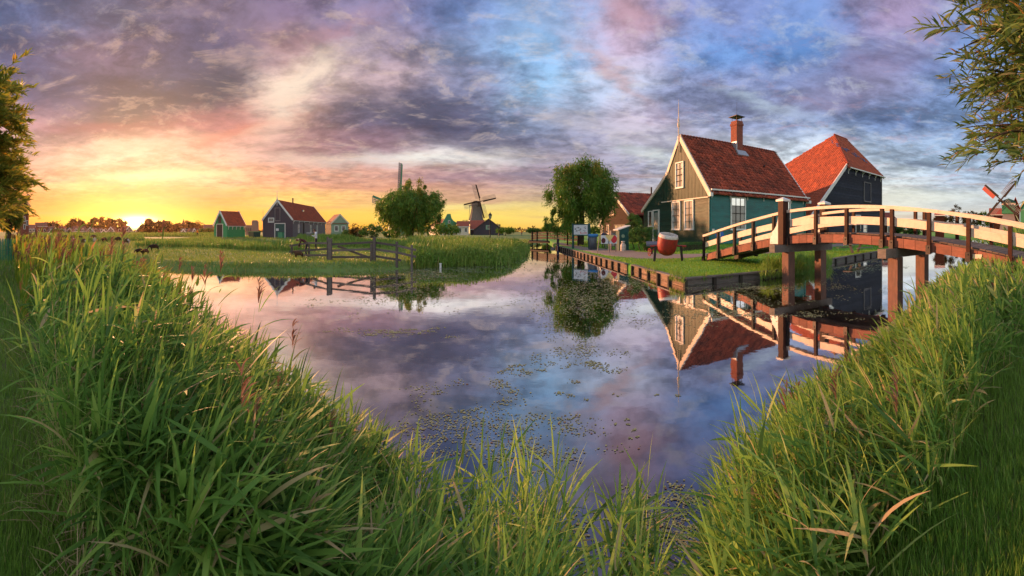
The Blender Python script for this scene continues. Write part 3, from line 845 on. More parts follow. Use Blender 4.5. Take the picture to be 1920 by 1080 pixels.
# ------------------------------------------------------------------ the large green house
hC = Vector((17.02, 32.17, 1.0)); hT = math.atan2(0.156, 0.988)
house = empty('green_house', hC, hT, 'large green boarded house with red tiled roof and tall brick chimney beside the arched footbridge', 'house')
Wd, Ln = 12.64, 13.4
prof = [(0, -0.4), (Wd, -0.4), (Wd, 3.58), (8.92, 5.89), (7.13, 7.11), (4.76, 10.44), (0, 4.84)]
# solid core
MB().prism([(0, y, z) for y, z in prof], (Ln, 0, 0)).build('wall', M['teal'], house)
X_, Y_, Z_ = Vector((1, 0, 0)), Vector((0, 1, 0)), Vector((0, 0, 1))
low = [(0.02, -0.35), (Wd - 0.02, -0.35), (Wd - 0.02, 3.5), (8.9, 5.8), (8.9, 5.9), (0.02, 4.8)]
gl = [(0.0, -0.1), (Wd, -0.1), (Wd, 3.58), (8.92, 5.89), (8.3, 6.31), (8.3, 4.13), (0.0, 4.13)]
hboards(house, (0, 0, 0), Y_, -X_, [(0, -0.1), (Wd, -0.1), (Wd, 3.58), (11.72, 4.15), (0, 4.15)], -0.05, 4.13, 0.29, 'gable')
hboards(house, (0, 0, 0), Y_, -X_, [(8.32, 4.1), (Wd, 4.1), (Wd, 3.6), (8.92, 5.89), (8.32, 6.3)], 4.15, 6.1, 0.29, 'gable')
up = [(0.0, 4.2), (8.3, 4.2), (8.3, 6.31), (7.13, 7.11), (4.76, 10.44), (0.0, 4.84)]
vboards(house, (0, 0, 0), Y_, -X_, up, 0.0, 8.3, 0.30, 'gablev')
MB().box(-0.16, 0, 0, 8.32, 4.10, 4.2).build('drip_board', M['cream'], house)
hboards(house, (0, 0, 0), X_, -Y_, [(0, -0.1), (Ln, -0.1), (Ln, 4.84), (0, 4.84)], -0.05, 4.80, 0.285, 'teal')
MB().box(-0.05, 0.10, -0.05, 0.0, -0.1, 4.8).build('corner_board', M['teal'], house)
for s in (0.08, Ln - 0.14): MB().box(s, s + 0.12, -0.10, -0.05, -0.1, 4.7).build('corner_board', M['teal'], house)
MB().box(0.02, Ln - 0.02, 0.05, Wd - 0.05, -0.9, -0.1).build('plinth', M['brick'], house)
# gable windows
window(house, (0, 0, 0), Y_, -X_, 3.98, 5.45, 5.35, 7.95, 2, 4, glass='glasspale', depth=0.20)
window(house, (0, 0, 0), Y_, -X_, 4.64, 6.22, 1.22, 4.06, 2, 4, glass='glasspale', depth=0.16)
window(house, (0, 0, 0), Y_, -X_, 2.34, 3.90, 1.22, 4.06, 2, 4, glass='glasspale', depth=0.16)
window(house, (0, 0, 0), Y_, -X_, 10.45, 11.35, 1.6, 3.35, 1, 3, fr=0.09, depth=0.14)
dr = MB().box(-0.16, 0, 8.9, 9.02, -0.05, 3.4).box(-0.16, 0, 10.1, 10.22, -0.05, 3.4).box(-0.16, 0, 8.9, 10.22, 3.3, 3.42).build('door_frame', M['white'], house)
dd = MB().box(-0.09, -0.02, 9.03, 10.09, 0.0, 3.3).build('door', M['tealdark'], house)
for k in range(3): MB().box(-0.11, -0.091, 9.16 + 0.28 * k, 9.38 + 0.28 * k, 1.25, 3.1).build('pane', M['glasspale'], dd)
MB().tube([(-0.15, 9.15, 1.1), (-0.15, 9.15, 1.25)], 0.02, 6).build('handle', M['iron'], dd)
# side windows
window(house, (0, 0, 0), X_, -Y_, 2.43, 4.32, 1.2, 4.3, 3, 4, curtain=0.22, depth=0.14)
window(house, (0, 0, 0), X_, -Y_, 9.03, 10.8, 1.2, 4.3, 3, 4, curtain=0.22, depth=0.14)
# gutter and brackets
MB().beam((-0.1, -0.46, 4.80), (Ln + 0.25, -0.46, 4.80), 0.15, 0.13).build('gutter', M['white'], house)
MB().box(-0.0, Ln + 0.05, -0.38, -0.02, 4.83, 4.87).build('eave_board', M['white'], house)
bk = MB()
bk.box(-0.05, 0.05, -0.42, -0.02, -0.10, 0.0).prism([(-0.045, -0.08, 0.0), (-0.045, -0.08, -0.75), (-0.045, -0.02, -0.75), (-0.045, -0.02, 0.0)], (0.09, 0, 0))
bk.prism([(-0.04, -0.40, -0.10), (-0.04, -0.08, -0.10), (-0.04, -0.08, -0.42)], (0.08, 0, 0))
bkm = bk.mesh('eave_bracket', [M['white']])
for s in (0.25, 2.43, 4.6, 6.8, 9.0, 11.0, 13.0): link('eave_bracket', bkm, house, (s, 0, 4.82))
# roof
v = Vector((0, 4.76, 5.6)).normalized(); nr = Vector((0, -5.6, 4.76)).normalized()
sl_len = math.hypot(4.76, 5.6)
MB().prism([(-0.02, -0.40, 4.37), (-0.02, 4.76, 10.44), (-0.02, 4.76, 10.60), (-0.02, -0.52, 4.38)], (Ln + 0.04, 0, 0)).build('roof', M['tile'], house)
tiles(house, (0, -0.50, 4.80 - 0.46), X_, v, nr, [(0.0, 0.03), (Ln, 0.03), (Ln, sl_len + 0.72), (0.0, sl_len + 0.72)], 0.38, 0.40, 'tile', 0.10, 0.15, seed=3)
segs = [((4.76, 10.44), (7.13, 7.11)), ((7.13, 7.11), (8.92, 5.89)), ((8.92, 5.89), (Wd + 0.4, 3.36))]
for i, ((ya, za), (yb, zb)) in enumerate(segs):
    L_ = math.hypot(ya - yb, za - zb)
    vv = Vector((0, ya - yb, za - zb)).normalized(); nn = Vector((0, -(za - zb), (ya - yb))).normalized()
    if nn.z < 0: nn = -nn
    tiles(house, (0, yb, zb + 0.05), X_, vv, nn, [(0, 0), (Ln, 0), (Ln, L_), (0, L_)], 0.36, 0.37, 'tile', 0.05, 0.05, seed=10 + i)
rg_ = MB()
for k in range(36):
    a = 0.05 + k * (Ln - 0.1) / 36; rg_.tube([(a, 4.76, 10.60), (a + 0.39, 4.76, 10.575)], [0.16, 0.13], 10)
ob = rg_.build('ridge_tiles', M['tile'], house); ob['kind'] = 'stuff'
# barge boards, front and back
for xx, sgn in ((-0.02, -1), (Ln + 0.02, 1)):
    nn = Vector((sgn, 0, 0)); e = xx
    barge(house, [(e, -0.50, 4.40), (e, 4.76, 10.74)], 0.42, 0.16, nn, 'cream' if sgn < 0 else 'white')
    barge(house, [(e, 4.76, 10.74), (e, 7.22, 7.28), (e, 8.95, 6.08), (e, Wd + 0.45, 3.50)], 0.34, 0.15, nn, 'cream' if sgn < 0 else 'white')
    MB().box(min(e, e + sgn * 0.3), max(e, e + sgn * 0.3), -0.62, -0.36, 4.18, 4.50).build('gutter_end', M['white'], house)
# finial
f = MB()
f.beam((-0.22, 4.76, 8.9), (-0.22, 4.76, 11.1), 0.10, 0.07)
f.lathe([(0.07, 10.9), (0.05, 11.3), (0.12, 11.45), (0.14, 11.7), (0.06, 11.95), (0.10, 12.1), (0.05, 12.3), (0.03, 13.4), (0.01, 14.1), (0.0, 14.2)], 10, (-0.22, 4.76, 0))
f.build('finial', M['cream'], house, True)
# chimney
s0 = 7.1
ch = MB().box(s0 - 0.44, s0 + 0.44, 3.95, 4.95, 9.2, 13.05).build('chimney', M['brick'], house)
MB().box(s0 - 0.50, s0 + 0.50, 3.88, 5.02, 12.55, 12.80).build('brick_band', M['brick'], ch)
MB().box(s0 - 0.50, s0 + 0.50, 3.83, 3.95, 9.30, 9.75).box(s0 - 0.58, s0 - 0.44, 3.85, 5.0, 9.55, 10.75).build('flashing', M['lead'], ch)
MB().prism([(s0 - 0.75, 3.45, 9.05), (s0 + 0.75, 3.45, 9.05), (s0 + 0.62, 3.95, 9.64), (s0 - 0.62, 3.95, 9.64)], (0, -0.20, 0.17)).build('lead_apron', M['lead'], ch)
cp = MB()
for a in (-0.36, 0.36):
    for b in (4.07, 4.83): cp.tube([(s0 + a, b, 13.05), (s0 + a, b, 13.5)], 0.03, 6)
cp.build('cap_legs', M['iron'], ch)['kind'] = 'stuff'
MB().add([(s0 - .62, 3.78, 13.5), (s0 + .62, 3.78, 13.5), (s0 + .62, 5.12, 13.5), (s0 - .62, 5.12, 13.5), (s0 - .62, 3.78, 13.56), (s0 + .62, 3.78, 13.56), (s0 + .62, 5.12, 13.56), (s0 - .62, 5.12, 13.56), (s0, 4.45, 13.85)],
         [(0, 3, 2, 1), (0, 1, 5, 4), (1, 2, 6, 5), (2, 3, 7, 6), (3, 0, 4, 7), (4, 5, 8), (5, 6, 8), (6, 7, 8), (7, 4, 8)]).build('chimney_cap', M['iron'], ch)
MB().tube([(s0, 4.45, 13.8), (s0, 4.45, 15.2)], 0.012, 5).build('lightning_rod', M['iron'], ch)
MB().tube([(9.3, 2.55, 8.05), (9.3, 2.35, 8.25)], [0.10, 0.09], 8).build('vent_pipe', M['iron'], house)
# street number plate near the corner
MB().prism([(-0.02 + 0.26 * 1, -0.13, 1.0), (0.5, -0.13, 1.0), (0.5, -0.13, 1.3), (0.24, -0.13, 1.3)], (0, 0.03, 0)).build('number_plate', M['white'], house)

# ------------------------------------------------------------------ the black barn behind the bridge
bo = Vector((32.9, 30.4, 0.0)); bT = math.atan2(0.226, 0.974)
S_ = 1.0
# distances were worked out for an eye 1.5 m up; the scene uses 2.1 m
bo = Vector((32.9 * 1.4 * 0.86, 30.4 * 1.4 * 0.86, 1.0))
KB = 1.4 * 0.86
barn = empty('black_barn', bo, bT, 'black tarred barn with steep orange tiled hipped roof rising behind the bridge', 'barn')


def zb_(py, r): return zat(py, r) - 1.0


bl = 9.2 * KB; bd = 10.4 * KB; bx0 = -7.5 * KB
ze = 9.95
zr = ze + 6.05
zl = 2.2
pl = [(bx0, -0.3), (bl, -0.3), (bl, ze), (0, ze), (bx0, zl)]
MB().prism([(x, 0, z) for x, z in pl], (0, bd, 0)).build('wall', M['tarred'], barn)
MB().prism([(bl, 0, ze), (bl, bd, ze), (bl, bd / 2, zr)], (-0.2, 0, 0)).build('gable_wall', M['tarred'], barn)
hboards(barn, (0, 0, 0), X_, -Y_, pl, -0.05, ze - 0.05, 0.34, 'tarred', proud=0.045)
hboards(barn, (bl, 0, 0), Y_, X_, [(0, -0.1), (bd, -0.1), (bd, ze), (bd / 2, zr - 0.2), (0, ze)], -0.05, zr - 0.3, 0.34, 'tarred', joined=True, name='gable_boards')
MB().box(bl - 0.02, bl + 0.14, -0.10, 0.10, -0.1, ze).build('corner_board', M['greyboard'], barn)
# front roof slope
rx0, rx1 = 6.0 * KB, bl + 0.15
vv = Vector((0, bd / 2 + 0.5, zr - ze + 0.5)).normalized(); nn = Vector((0, -vv.z, vv.y))
LL = math.hypot(bd / 2 + 0.5, zr - ze + 0.5)
ofs = Vector((0, -0.5, ze - 0.5 + 0.08))
fr_poly = [(-0.35, 0), (rx1, 0), (rx1, LL), (rx0, LL)]
MB().prism([ofs + X_ * a + vv * b for a, b in fr_poly], nn * -0.12).build('roof', M['tile2'], barn)
tiles(barn, ofs + nn * 0.01, X_, vv, nn, fr_poly, 0.34, 0.37, 'tile2', 0.05, 0.05, seed=21)
# back slope
vb = Vector((0, -(bd / 2 + 0.5), zr - ze + 0.5)).normalized(); nb = Vector((0, vb.z, -vb.y))
ofb = Vector((0, bd + 0.5, ze - 0.5 + 0.08))
MB().prism([ofb + X_ * a + vb * b for a, b in fr_poly], nb * -0.12).build('roof', M['tile2'], barn)
# long left slope
Tl = Vector((rx0 - bx0 + 0.4, 0, zr - zl + 0.3)); hl = Tl.length; vl = Tl.normalized(); nl = Vector((-vl.z, 0, vl.x))
ofl = Vector((bx0 - 0.4, 0, zl - 0.3 + 0.12))
kx = (0 - (bx0 - 0.4)) / (rx0 - (bx0 - 0.4)) * hl
lp = [(-0.12, 0), (bd + 0.12, 0), (bd + 0.12, kx), (bd / 2, hl), (-0.12 + bd / 2 * 1.0, hl), (-0.12, kx)]
MB().prism([ofl + Y_ * a + vl * b for a, b in lp], nl * -0.14).build('roof', M['tile2'], barn)
tiles(barn, ofl + nl * 0.02, Y_, vl, nl, lp, 0.34, 0.38, 'tile2', 0.05, 0.05, seed=22)
# hip tiles, ridge
P0 = ofl + Y_ * (bd / 2) + vl * hl; HL = ofl + Y_ * 0 + vl * kx
for a, b in ((HL + Vector((-0.1, -0.3, -0.05)), P0), (P0, Vector((rx1, bd / 2, P0.z)))):
    t_ = MB(); nseg = int((b - a).length / 0.4)
    for i in range(nseg):
        p = a.lerp(b, i / nseg); q_ = a.lerp(b, (i + 1.15) / nseg); t_.tube([p + nl * 0.05, q_ + nl * 0.03], [0.17, 0.13], 8)
    ob = t_.build('hip_tiles', M['tile2'], barn); ob['kind'] = 'stuff'
barge(barn, [HL + Vector((-0.1, -0.10, 0.12)), ofl + Vector((0, -0.10, 0.12))], 0.42, 0.14, -Y_)
barge(barn, [(rx1 + 0.02, -0.55, ze - 0.42), (rx1 + 0.02, bd / 2, zr + 0.2), (rx1 + 0.02, bd + 0.55, ze - 0.42)], 0.34, 0.12, X_)
MB().beam((0.1, -0.56, ze - 0.42), (rx1 + 0.25, -0.56, ze - 0.42), 0.14, 0.14).build('gutter', M['white'], barn)
for i in range(6): link('eave_bracket', bkm, barn, (0.5 + i * (bl - 0.8) / 5, 0, ze - 0.42))
window(barn, (0, 0, 0), X_, -Y_, 4.15 * KB, 6.0 * KB, ze - 4.6, ze - 1.75, 1, 1, fr=0.10, glass='tarred', frame='greyboard', depth=0.14, name='shutter_frame')
window(barn, (0, 0, 0), X_, -Y_, 4.0 * KB, 4.9 * KB, 0.9, 2.0, 2, 2, fr=0.09, depth=0.12)
MB().box(2.0 * KB, 2.12 * KB, -0.12, -0.05, 0, 3.2).box(3.2 * KB, 3.32 * KB, -0.12, -0.05, 0, 3.2).box(2.0 * KB, 3.32 * KB, -0.12, -0.05, 3.2, 3.34).build('door_frame', M['white'], barn)
MB().box(2.12 * KB, 3.2 * KB, -0.10, -0.045, 0, 3.2).build('door', M['black'], barn)
# a scatter of blue-grey tiles on the front slope
M['slate'] = mat('blue_grey_tile', (0.10, 0.12, 0.22), (0.07, 0.08, 0.15), scale=4, rough=0.6)
rs_ = random.Random(3)
for i in range(26):
    a = 0.20 * bl + i * 0.27 + rs_.choice((0, 0.34)); b = LL * 0.56 - i * 0.10 + rs_.choice((0, 0.38, 0.76, 1.14))
    p = ofs + X_ * a + vv * b + nn * 0.10
    MB().prism([p, p + X_ * 0.32, p + X_ * 0.32 + vv * 0.36, p + vv * 0.36], nn * 0.03).build('blue_tile', M['slate'], barn)


# ------------------------------------------------------------------ smaller gabled houses
def gabled(name, label, cat, loc, rot, W, L, eave, ridge, side_mat, gable_mat, roof='tile', step=0.3, trim='white', finial=0.0, tile_w=0.36, eave2=None,
           tiled=True, brackets=0, roof_over=0.3, individual=False, apex=None):
    """gable face in the local plane x=0 facing -x with the near corner at the origin; side wall along +x facing -y"""
    t = empty(name, loc, rot, label, cat)
    ap = W / 2 if apex is None else apex
    e2 = eave if eave2 is None else eave2
    pf = [(0, -0.3), (W, -0.3), (W, e2), (ap, ridge), (0, eave)]
    MB().prism([(0, y, z) for y, z in pf], (L, 0, 0)).build('wall', M[side_mat], t)
    hboards(t, (0, 0, 0), Y_, -X_, pf, 0.0, ridge - 0.1, step, gable_mat, joined=not individual, name='board' if individual else 'gable_boards')
    hboards(t, (0, 0, 0), X_, -Y_, [(0, -0.1), (L, -0.1), (L, eave), (0, eave)], 0, eave - 0.02, step, side_mat, joined=not individual, name='board' if individual else 'side_boards')
    for sgn, (ye, zee, wy) in ((-1, (0, eave, ap)), (1, (W, e2, W - ap))):
        dz = ridge - zee; L2 = math.hypot(wy, dz)
        vv_ = Vector((0, -sgn * wy, dz)).normalized(); nn_ = Vector((0, sgn * dz, wy)).normalized()
        o_ = Vector((-0.12, ye, zee)) - vv_ * roof_over + nn_ * 0.10
        pol_ = [(0, 0), (L + 0.24, 0), (L + 0.24, L2 + roof_over), (0, L2 + roof_over)]
        MB().prism([o_ + X_ * a + vv_ * b for a, b in pol_], nn_ * -0.12).build('roof', M[roof], t)
        if tiled: tiles(t, o_ + nn_ * 0.01, X_, vv_, nn_, pol_, tile_w, 0.38, roof, 0.05, 0.05, seed=hash(name) % 99 + 3)
    if trim:
        for x_, s in ((-0.14, -1), (L + 0.14, 1)):
            k0 = Vector((x_, 0, eave)) + Vector((0, -ap, -(ridge - eave))).normalized() * (roof_over + 0.05) + Z_ * 0.25
            k2 = Vector((x_, W, e2)) + Vector((0, W - ap, -(ridge - e2))).normalized() * (roof_over + 0.05) + Z_ * 0.25
            barge(t, [k0, (x_, ap, ridge + 0.30), k2], 0.36, 0.1, X_ * s, trim)
        if finial:
            MB().beam((-0.26, ap, ridge - 1.1), (-0.26, ap, ridge + 0.3), 0.10, 0.08).lathe(
                [(0.10, ridge + 0.2), (0.12, ridge + 0.5), (0.05, ridge + 0.8), (0.03, ridge + finial)], 8, (-0.26, ap, 0)).build('finial', M[trim], t)
    if brackets:
        MB().beam((-0.05, -roof_over * 0.75, eave - 0.25), (L + 0.1, -roof_over * 0.75, eave - 0.25), 0.12, 0.12).build('gutter', M['white'], t)
        for i in range(brackets): link('eave_bracket', bkm, t, (0.3 + i * (L - 0.6) / max(1, brackets - 1), 0, eave - 0.2))
    return t


# brown workshop behind the right willow
wk = gabled('brown_workshop', 'dark brown wooden workshop with red tiled roof half hidden behind the round tree', 'house', Vector((14.4, 48.3, 0.95)),
            math.atan2(.156, .988), 9.8, 7.0, 2.97 * 1.4 - 0.95, 7.3 - 0.95, 'brownboard', 'brownboard', eave2=1.9, apex=5.3, individual=False)
window(wk, (0, 0, 0), Y_, -X_, 4.7, 6.0, 3.3, 5.2, 1, 1, fr=0.12, glass='greyboard', frame='cream', depth=0.12, name='hatch')
for y in (6.4, 8.6): window(wk, (0, 0, 0), Y_, -X_, y, y + 0.8, 0.7, 2.0, 1, 2, fr=0.1, depth=0.1)
window(wk, (0, 0, 0), Y_, -X_, 1.1, 4.6, 0.1, 2.0, 3, 1, fr=0.12, glass='glasspale', frame='greyboard', depth=0.1, name='shop_window')
MB().tube([(6.0, 5.3, 6.3), (6.0, 5.3, 7.4)], 0.12, 8).build('flue', M['iron'], wk)

# small green shed on the left bank
p = pol(426, 52); p.z = 1.16
th = math.atan2(math.cos((426 - CX) / F), math.sin((426 - CX) / F))      # radial bearing
def face_dir(px, left_px, r, W):
    """rotation so that a gable of width W from the corner at px reaches left_px"""
    a = (px - CX) / F; c = pol(px, r)
    best = None
    for k in range(0, 1800):
        t = math.radians(k / 10)
        ang = a - t                      # bearing of the gable line, turned left of the sight line
        e = Vector((c.x + W * math.sin(ang), c.y + W * math.cos(ang)))
        q_ = math.atan2(e.x, e.y) * F + CX
        if best is None or abs(q_ - left_px) < best[0]: best = (abs(q_ - left_px), ang)
    ang = best[1]
    # local +y must point along the gable line (bearing ang, clockwise from +Y)
    return -ang
rt = face_dir(426, 401.5, 52, 4.6 * 0.62)
shed = gabled('green_shed', 'small bright green shed with red tiled roof and dark door on the far left bank', 'shed', p, rt, 4.6, 4.8, 2.75, 5.65, 'green', 'green', tile_w=0.4, brackets=5, roof='tile2')
MB().box(-0.09, -0.04, 1.5, 3.5, 0.0, 2.9).build('door', M['darkdoor'], shed)
MB().box(-0.12, -0.04, 1.38, 1.5, 0, 3.0).box(-0.12, -0.04, 3.5, 3.62, 0, 3.0).box(-0.12, -0.04, 1.38, 3.62, 2.9, 3.02).build('door_frame', M['white'], shed)
MB().box(-0.10, -0.04, 2.0, 3.0, 3.15, 4.6).build('loft_door', M['darkdoor'], shed)

shed.scale = (0.62, 0.62, 0.62)
# dark long house on the left bank
p = pol(549, 52); p.z = 1.16
rt = math.atan2(14.4, -2.9)
dk = gabled('dark_long_house', 'long dark boarded house with orange tiled roof and small spire on the far left bank', 'house', p, rt, 6.8, 26.0, 3.9, 8.3 - 0.55 + 0.2, 'greyboard', 'navy', finial=2.0, brackets=8, roof='tile2', step=0.34)
MB().box(-0.10, -0.04, 1.75, 3.9, 0.0, 3.0).build('door', M['tealdark'], dk)
MB().box(-0.14, -0.04, 1.6, 1.75, 0, 3.15).box(-0.14, -0.04, 3.9, 4.05, 0, 3.15).box(-0.14, -0.04, 1.6, 4.05, 3.0, 3.16).build('door_frame', M['white'], dk)
window(dk, (0, 0, 0), Y_, -X_, 2.75, 4.0, 3.6, 6.4, 1, 1, fr=0.13, glass='navy', frame='greyboard', depth=0.12, name='loft_hatch')
window(dk, (0, 0, 0), Y_, -X_, 4.15, 5.5, 3.35, 4.3, 1, 1, fr=0.14, depth=0.14)
MB().prism([(-0.12, 3.1, 1.55), (-0.12, 3.7, 1.55), (-0.12, 3.7, 2.05), (-0.12, 3.1, 2.05)], (0.02, 0, 0)).build('notice', M['whitecloth'], dk)
for s in (3.2, 12.0, 17.5): window(dk, (0, 0, 0), X_, -Y_, s, s + 0.9, 1.2, 2.9, 1, 2, fr=0.1, depth=0.1, glass='glasspale')
MB().box(6.8, 7.5, -0.10, -0.02, 0.3, 3.3).build('dark_post', M['black'], dk)
MB().box(13.6, 15.2, -0.08, -0.03, 0.0, 2.9).build('side_door', M['greyboard'], dk)
MB().tube([(9, 3.2, 7.9), (9, 3.2, 8.9)], 0.16, 8).lathe([(0.28, 8.9), (0.0, 9.15)], 8, (9, 3.2, 0)).build('flue', M['iron'], dk)
MB().box(10.6, 11.3, 1.2, 1.5, 6.0, 6.4).build('roof_light', M['glasspale'], dk)
MB().tube([(-0.3, 6.6, 0), (-0.3, 6.6, 6.0)], 0.03, 6).build('flag_pole', M['greyboard'], dk)

dk.scale = (0.62, 0.62, 0.62)
# pale green house beyond it
p = pol(621, 112); p.z = 0.6
rt = face_dir(621, 611, 112, 5.0)
pg = gabled('pale_green_house', 'small pale green house with orange roof just beyond the long dark house', 'house', p, rt, 5.0, 5.0, 3.6, 4.2, 'palegreen', 'brownboard', roof='tile2', tiled=False, trim=None)
vv_ = None
MB().prism([(5.1, 0 - 0.2, 3.6), (-0.1, -0.2, 3.6), (2.5, -0.2, 6.0)], (0, 0.25, 0)).build('front_gable', M['palegreen'], pg)
barge(pg, [(-0.3, -0.22, 3.6), (2.5, -0.22, 6.3), (5.3, -0.22, 3.6)], 0.35, 0.1, -Y_, 'cream')
MB().prism([(-0.2, 0, 3.7), (2.5, 0, 6.2), (2.5, 4.8, 6.2), (-0.2, 4.8, 3.7)], (0, 0, -0.12)).build('roof', M['tile2'], pg)
MB().prism([(5.2, 0, 3.7), (2.5, 0, 6.2), (2.5, 4.8, 6.2), (5.2, 4.8, 3.7)], (0, 0, -0.12)).build('roof', M['tile2'], pg)
for s in (0.9, 3.0): window(pg, (0, 0, 0), X_, -Y_, s, s + 1.2, 1.4, 3.0, 1, 2, fr=0.15, depth=0.1)

# ------------------------------------------------------------------ the arched footbridge
bo_ = Vector((11.3, 13.9, 0)); bdir = Vector((0.1, -0.995, 0)).normalized()
bridge = empty('footbridge', bo_, math.atan2(bdir.y, bdir.x), 'arched wooden footbridge with cream handrails on square timber piles over the canal', 'bridge')
# local: x along the bridge (towards the near bank), y to the far side of the deck
BW = 2.1


def dz_(s):
    if s < 0: return 0.86 + (1.93 - 0.86) * (s + 6.3) / 6.3 + 0.06 * math.sin(PI * min(1, max(0, (s + 6.3) / 6.3)))
    return 2.04 - 0.015 * (s - 2.7) ** 2


def s_of(px):
    t = math.tan((px - CX) / F)
    return (13.9 * t - 11.3) / (0.1 + 0.995 * t)


S0, S1 = -6.3, 12.6
# deck planks, one by one
pm = MB().box(-0.105, 0.105, -0.06, BW + 0.06, -0.05, 0.0).mesh('deck_plank', [M['deck']])
s = S0 + 0.12
while s < S1:
    g = math.atan2(dz_(s + 0.1) - dz_(s - 0.1), 0.2)
    link('deck_plank', pm, bridge, (s, random.uniform(-0.012, 0.012), dz_(s) + random.uniform(-0.004, 0.004)), (0, -g, 0))
    s += 0.225
# edge beams made of short facing pieces
s = S0
rf = random.Random(5)
while s < S1:
    w = rf.choice((0.32, 0.45, 0.6, 0.75))
    e = min(s + w, S1)
    for y0, y1 in ((-0.20, -0.07), (BW + 0.07, BW + 0.20)):
        j = rf.uniform(-0.008, 0.008)
        MB().prism([(s + 0.006, y0 + j, dz_(s) - 0.07), (e - 0.006, y0 + j, dz_(e) - 0.07), (e - 0.006, y0 + j, dz_(e) - 0.40), (s + 0.006, y0 + j, dz_(s) - 0.40)], (0, y1 - y0, 0)).build('edge_board', M['redwood'], bridge)
    s = e
# main girders below
for y in (0.25, 1.85):
    g_ = MB()
    for i in range(24):
        a = S0 + (S1 - S0) * i / 24; b = S0 + (S1 - S0) * (i + 1) / 24
        g_.prism([(a, y - 0.1, dz_(a) - 0.06), (b, y - 0.1, dz_(b) - 0.06), (b, y - 0.1, dz_(b) - 0.44), (a, y - 0.1, dz_(a) - 0.44)], (0, 0.2, 0))
    g_.build('girder', M['greywood'], bridge)
near_px = [1327, 1354, 1385, 1420, 1459, 1485, 1537.5, 1595, 1661, 1679.5, 1748, 1821, 1898]
ss = [s_of(p_) for p_ in near_px]
ss.append(ss[-1] + 1.1)


def rail(y0, y1, a, b, lo, hi, name, mt, n):
    m_ = MB()
    for i in range(n):
        p_, q_ = a + (b - a) * i / n, a + (b - a) * (i + 1) / n
        m_.prism([(p_, y0, dz_(p_) + lo), (q_, y0, dz_(q_) + lo), (q_, y0, dz_(q_) + hi), (p_, y0, dz_(p_) + hi)], (0, y1 - y0, 0))
    return m_.build(name, M[mt], bridge)


for side in (0, 1):
    yo = -0.20 if side == 0 else BW + 0.20
    sg = -1 if side == 0 else 1
    for k, s in enumerate(ss):
        z = dz_(s); lean = 0
        ya, yb = sorted((yo + sg * 0.0, yo + sg * 0.12))
        po = MB().box(s - 0.065, s + 0.065, ya, yb, z - 0.46, z + 0.94).build('rail_post', M['postbrown' if k >= 6 else 'black'], bridge)
        y2, y3 = sorted((yo + sg * 0.12, yo + sg * 0.16))
        MB().box(s - 0.085, s + 0.085, y2, y3, z - 0.47, z - 0.16).build('iron_shoe', M['iron'], po)
        MB().tube([(s, yo + sg * 0.12, z - 0.24), (s, yo + sg * 0.19, z - 0.24)], 0.025, 6).build('bolt', M['iron'], po)
    y2, y3 = sorted((yo - sg * 0.0, yo - sg * 0.07))
    # handrail and broad middle board in separate lengths
    cuts = [S0 - 0.15, -0.62, 0.0 + 0.35] ; spans = [(S0 - 0.25, -0.30), (0.0, 4.0), (4.0, 7.2), (7.2, S1 + 0.2)]
    for (a, b) in spans:
        rail(yo + sg * 0.02 - 0.06, yo + sg * 0.02 + 0.14 - 0.0, a, b - 0.01, 0.94, 1.06, 'handrail', 'cream', max(3, int((b - a) / 0.4)))
    for a, b in zip(ss[:-1], ss[1:]):
        if b - a < 0.15: continue
        rail(y2, y3, a + 0.004, b - 0.004, 0.34, 0.63, 'rail_board', 'cream', max(2, int((b - a) / 0.3)))
# tall gate posts on the first pier, with white caps and scroll brackets
for y, sg in ((-0.34, -1), (BW + 0.34, 1)):
    gp = MB().box(-0.16, 0.16, y - 0.16, y + 0.16, 1.52, 3.38).build('gate_post', M['postbrown'], bridge)
    MB().add([(-.23, y - .23, 3.38), (.23, y - .23, 3.38), (.23, y + .23, 3.38), (-.23, y + .23, 3.38), (-.23, y - .23, 3.46), (.23, y - .23, 3.46), (.23, y + .23, 3.46), (-.23, y + .23, 3.46), (0, y, 3.58)],
             [(0, 3, 2, 1), (0, 1, 5, 4), (1, 2, 6, 5), (2, 3, 7, 6), (3, 0, 4, 7), (4, 5, 8), (5, 6, 8), (6, 7, 8), (7, 4, 8)]).build('post_cap', M['white'], gp)
    pts = [(-0.17, 2.95), (-0.17, 1.52), (-0.80, 1.52), (-0.80, 1.72), (-0.74, 1.86), (-0.66, 1.92), (-0.68, 2.05), (-0.52, 2.16), (-0.38, 2.34), (-0.30, 2.56), (-0.27, 2.80), (-0.22, 2.93)]
    MB().prism([(a, y - 0.05, z) for a, z in pts], (0, 0.10, 0)).build('scroll_bracket', M['white'], gp)
# piers
for s, zt, ext in ((0.0, 1.50, 0.75), (5.4, 1.48, 0.70), (9.9, 0.80, 0.5)):
    MB().box(s - 0.17, s + 0.17, -ext - 0.25, BW + ext, zt - 0.32, zt).build('cap_beam', M['greywood'], bridge)
    for y in (-0.02, BW + 0.05):
        MB().box(s - 0.20, s + 0.20, y - 0.20, y + 0.20, -1.2, zt - 0.325).build('pile', M['pile'], bridge)
        MB().box(s - 0.14, s + 0.14, y - 0.1, y + 0.1, zt + 0.003, dz_(s) - 0.42 + 0.03).build('packing_block', M['greywood'], bridge)
MB().box(S0 - 0.3, S0 + 0.2, -0.1, BW + 0.1, 0.1, dz_(S0) - 0.42).build('abutment', M['quaydark'], bridge)
s_ = 8.55
MB().box(s_ - 0.16, s_ + 0.16, -0.225, -0.212, dz_(s_) - 0.32, dz_(s_) - 0.18).build('number_plate', M['cream'], bridge)

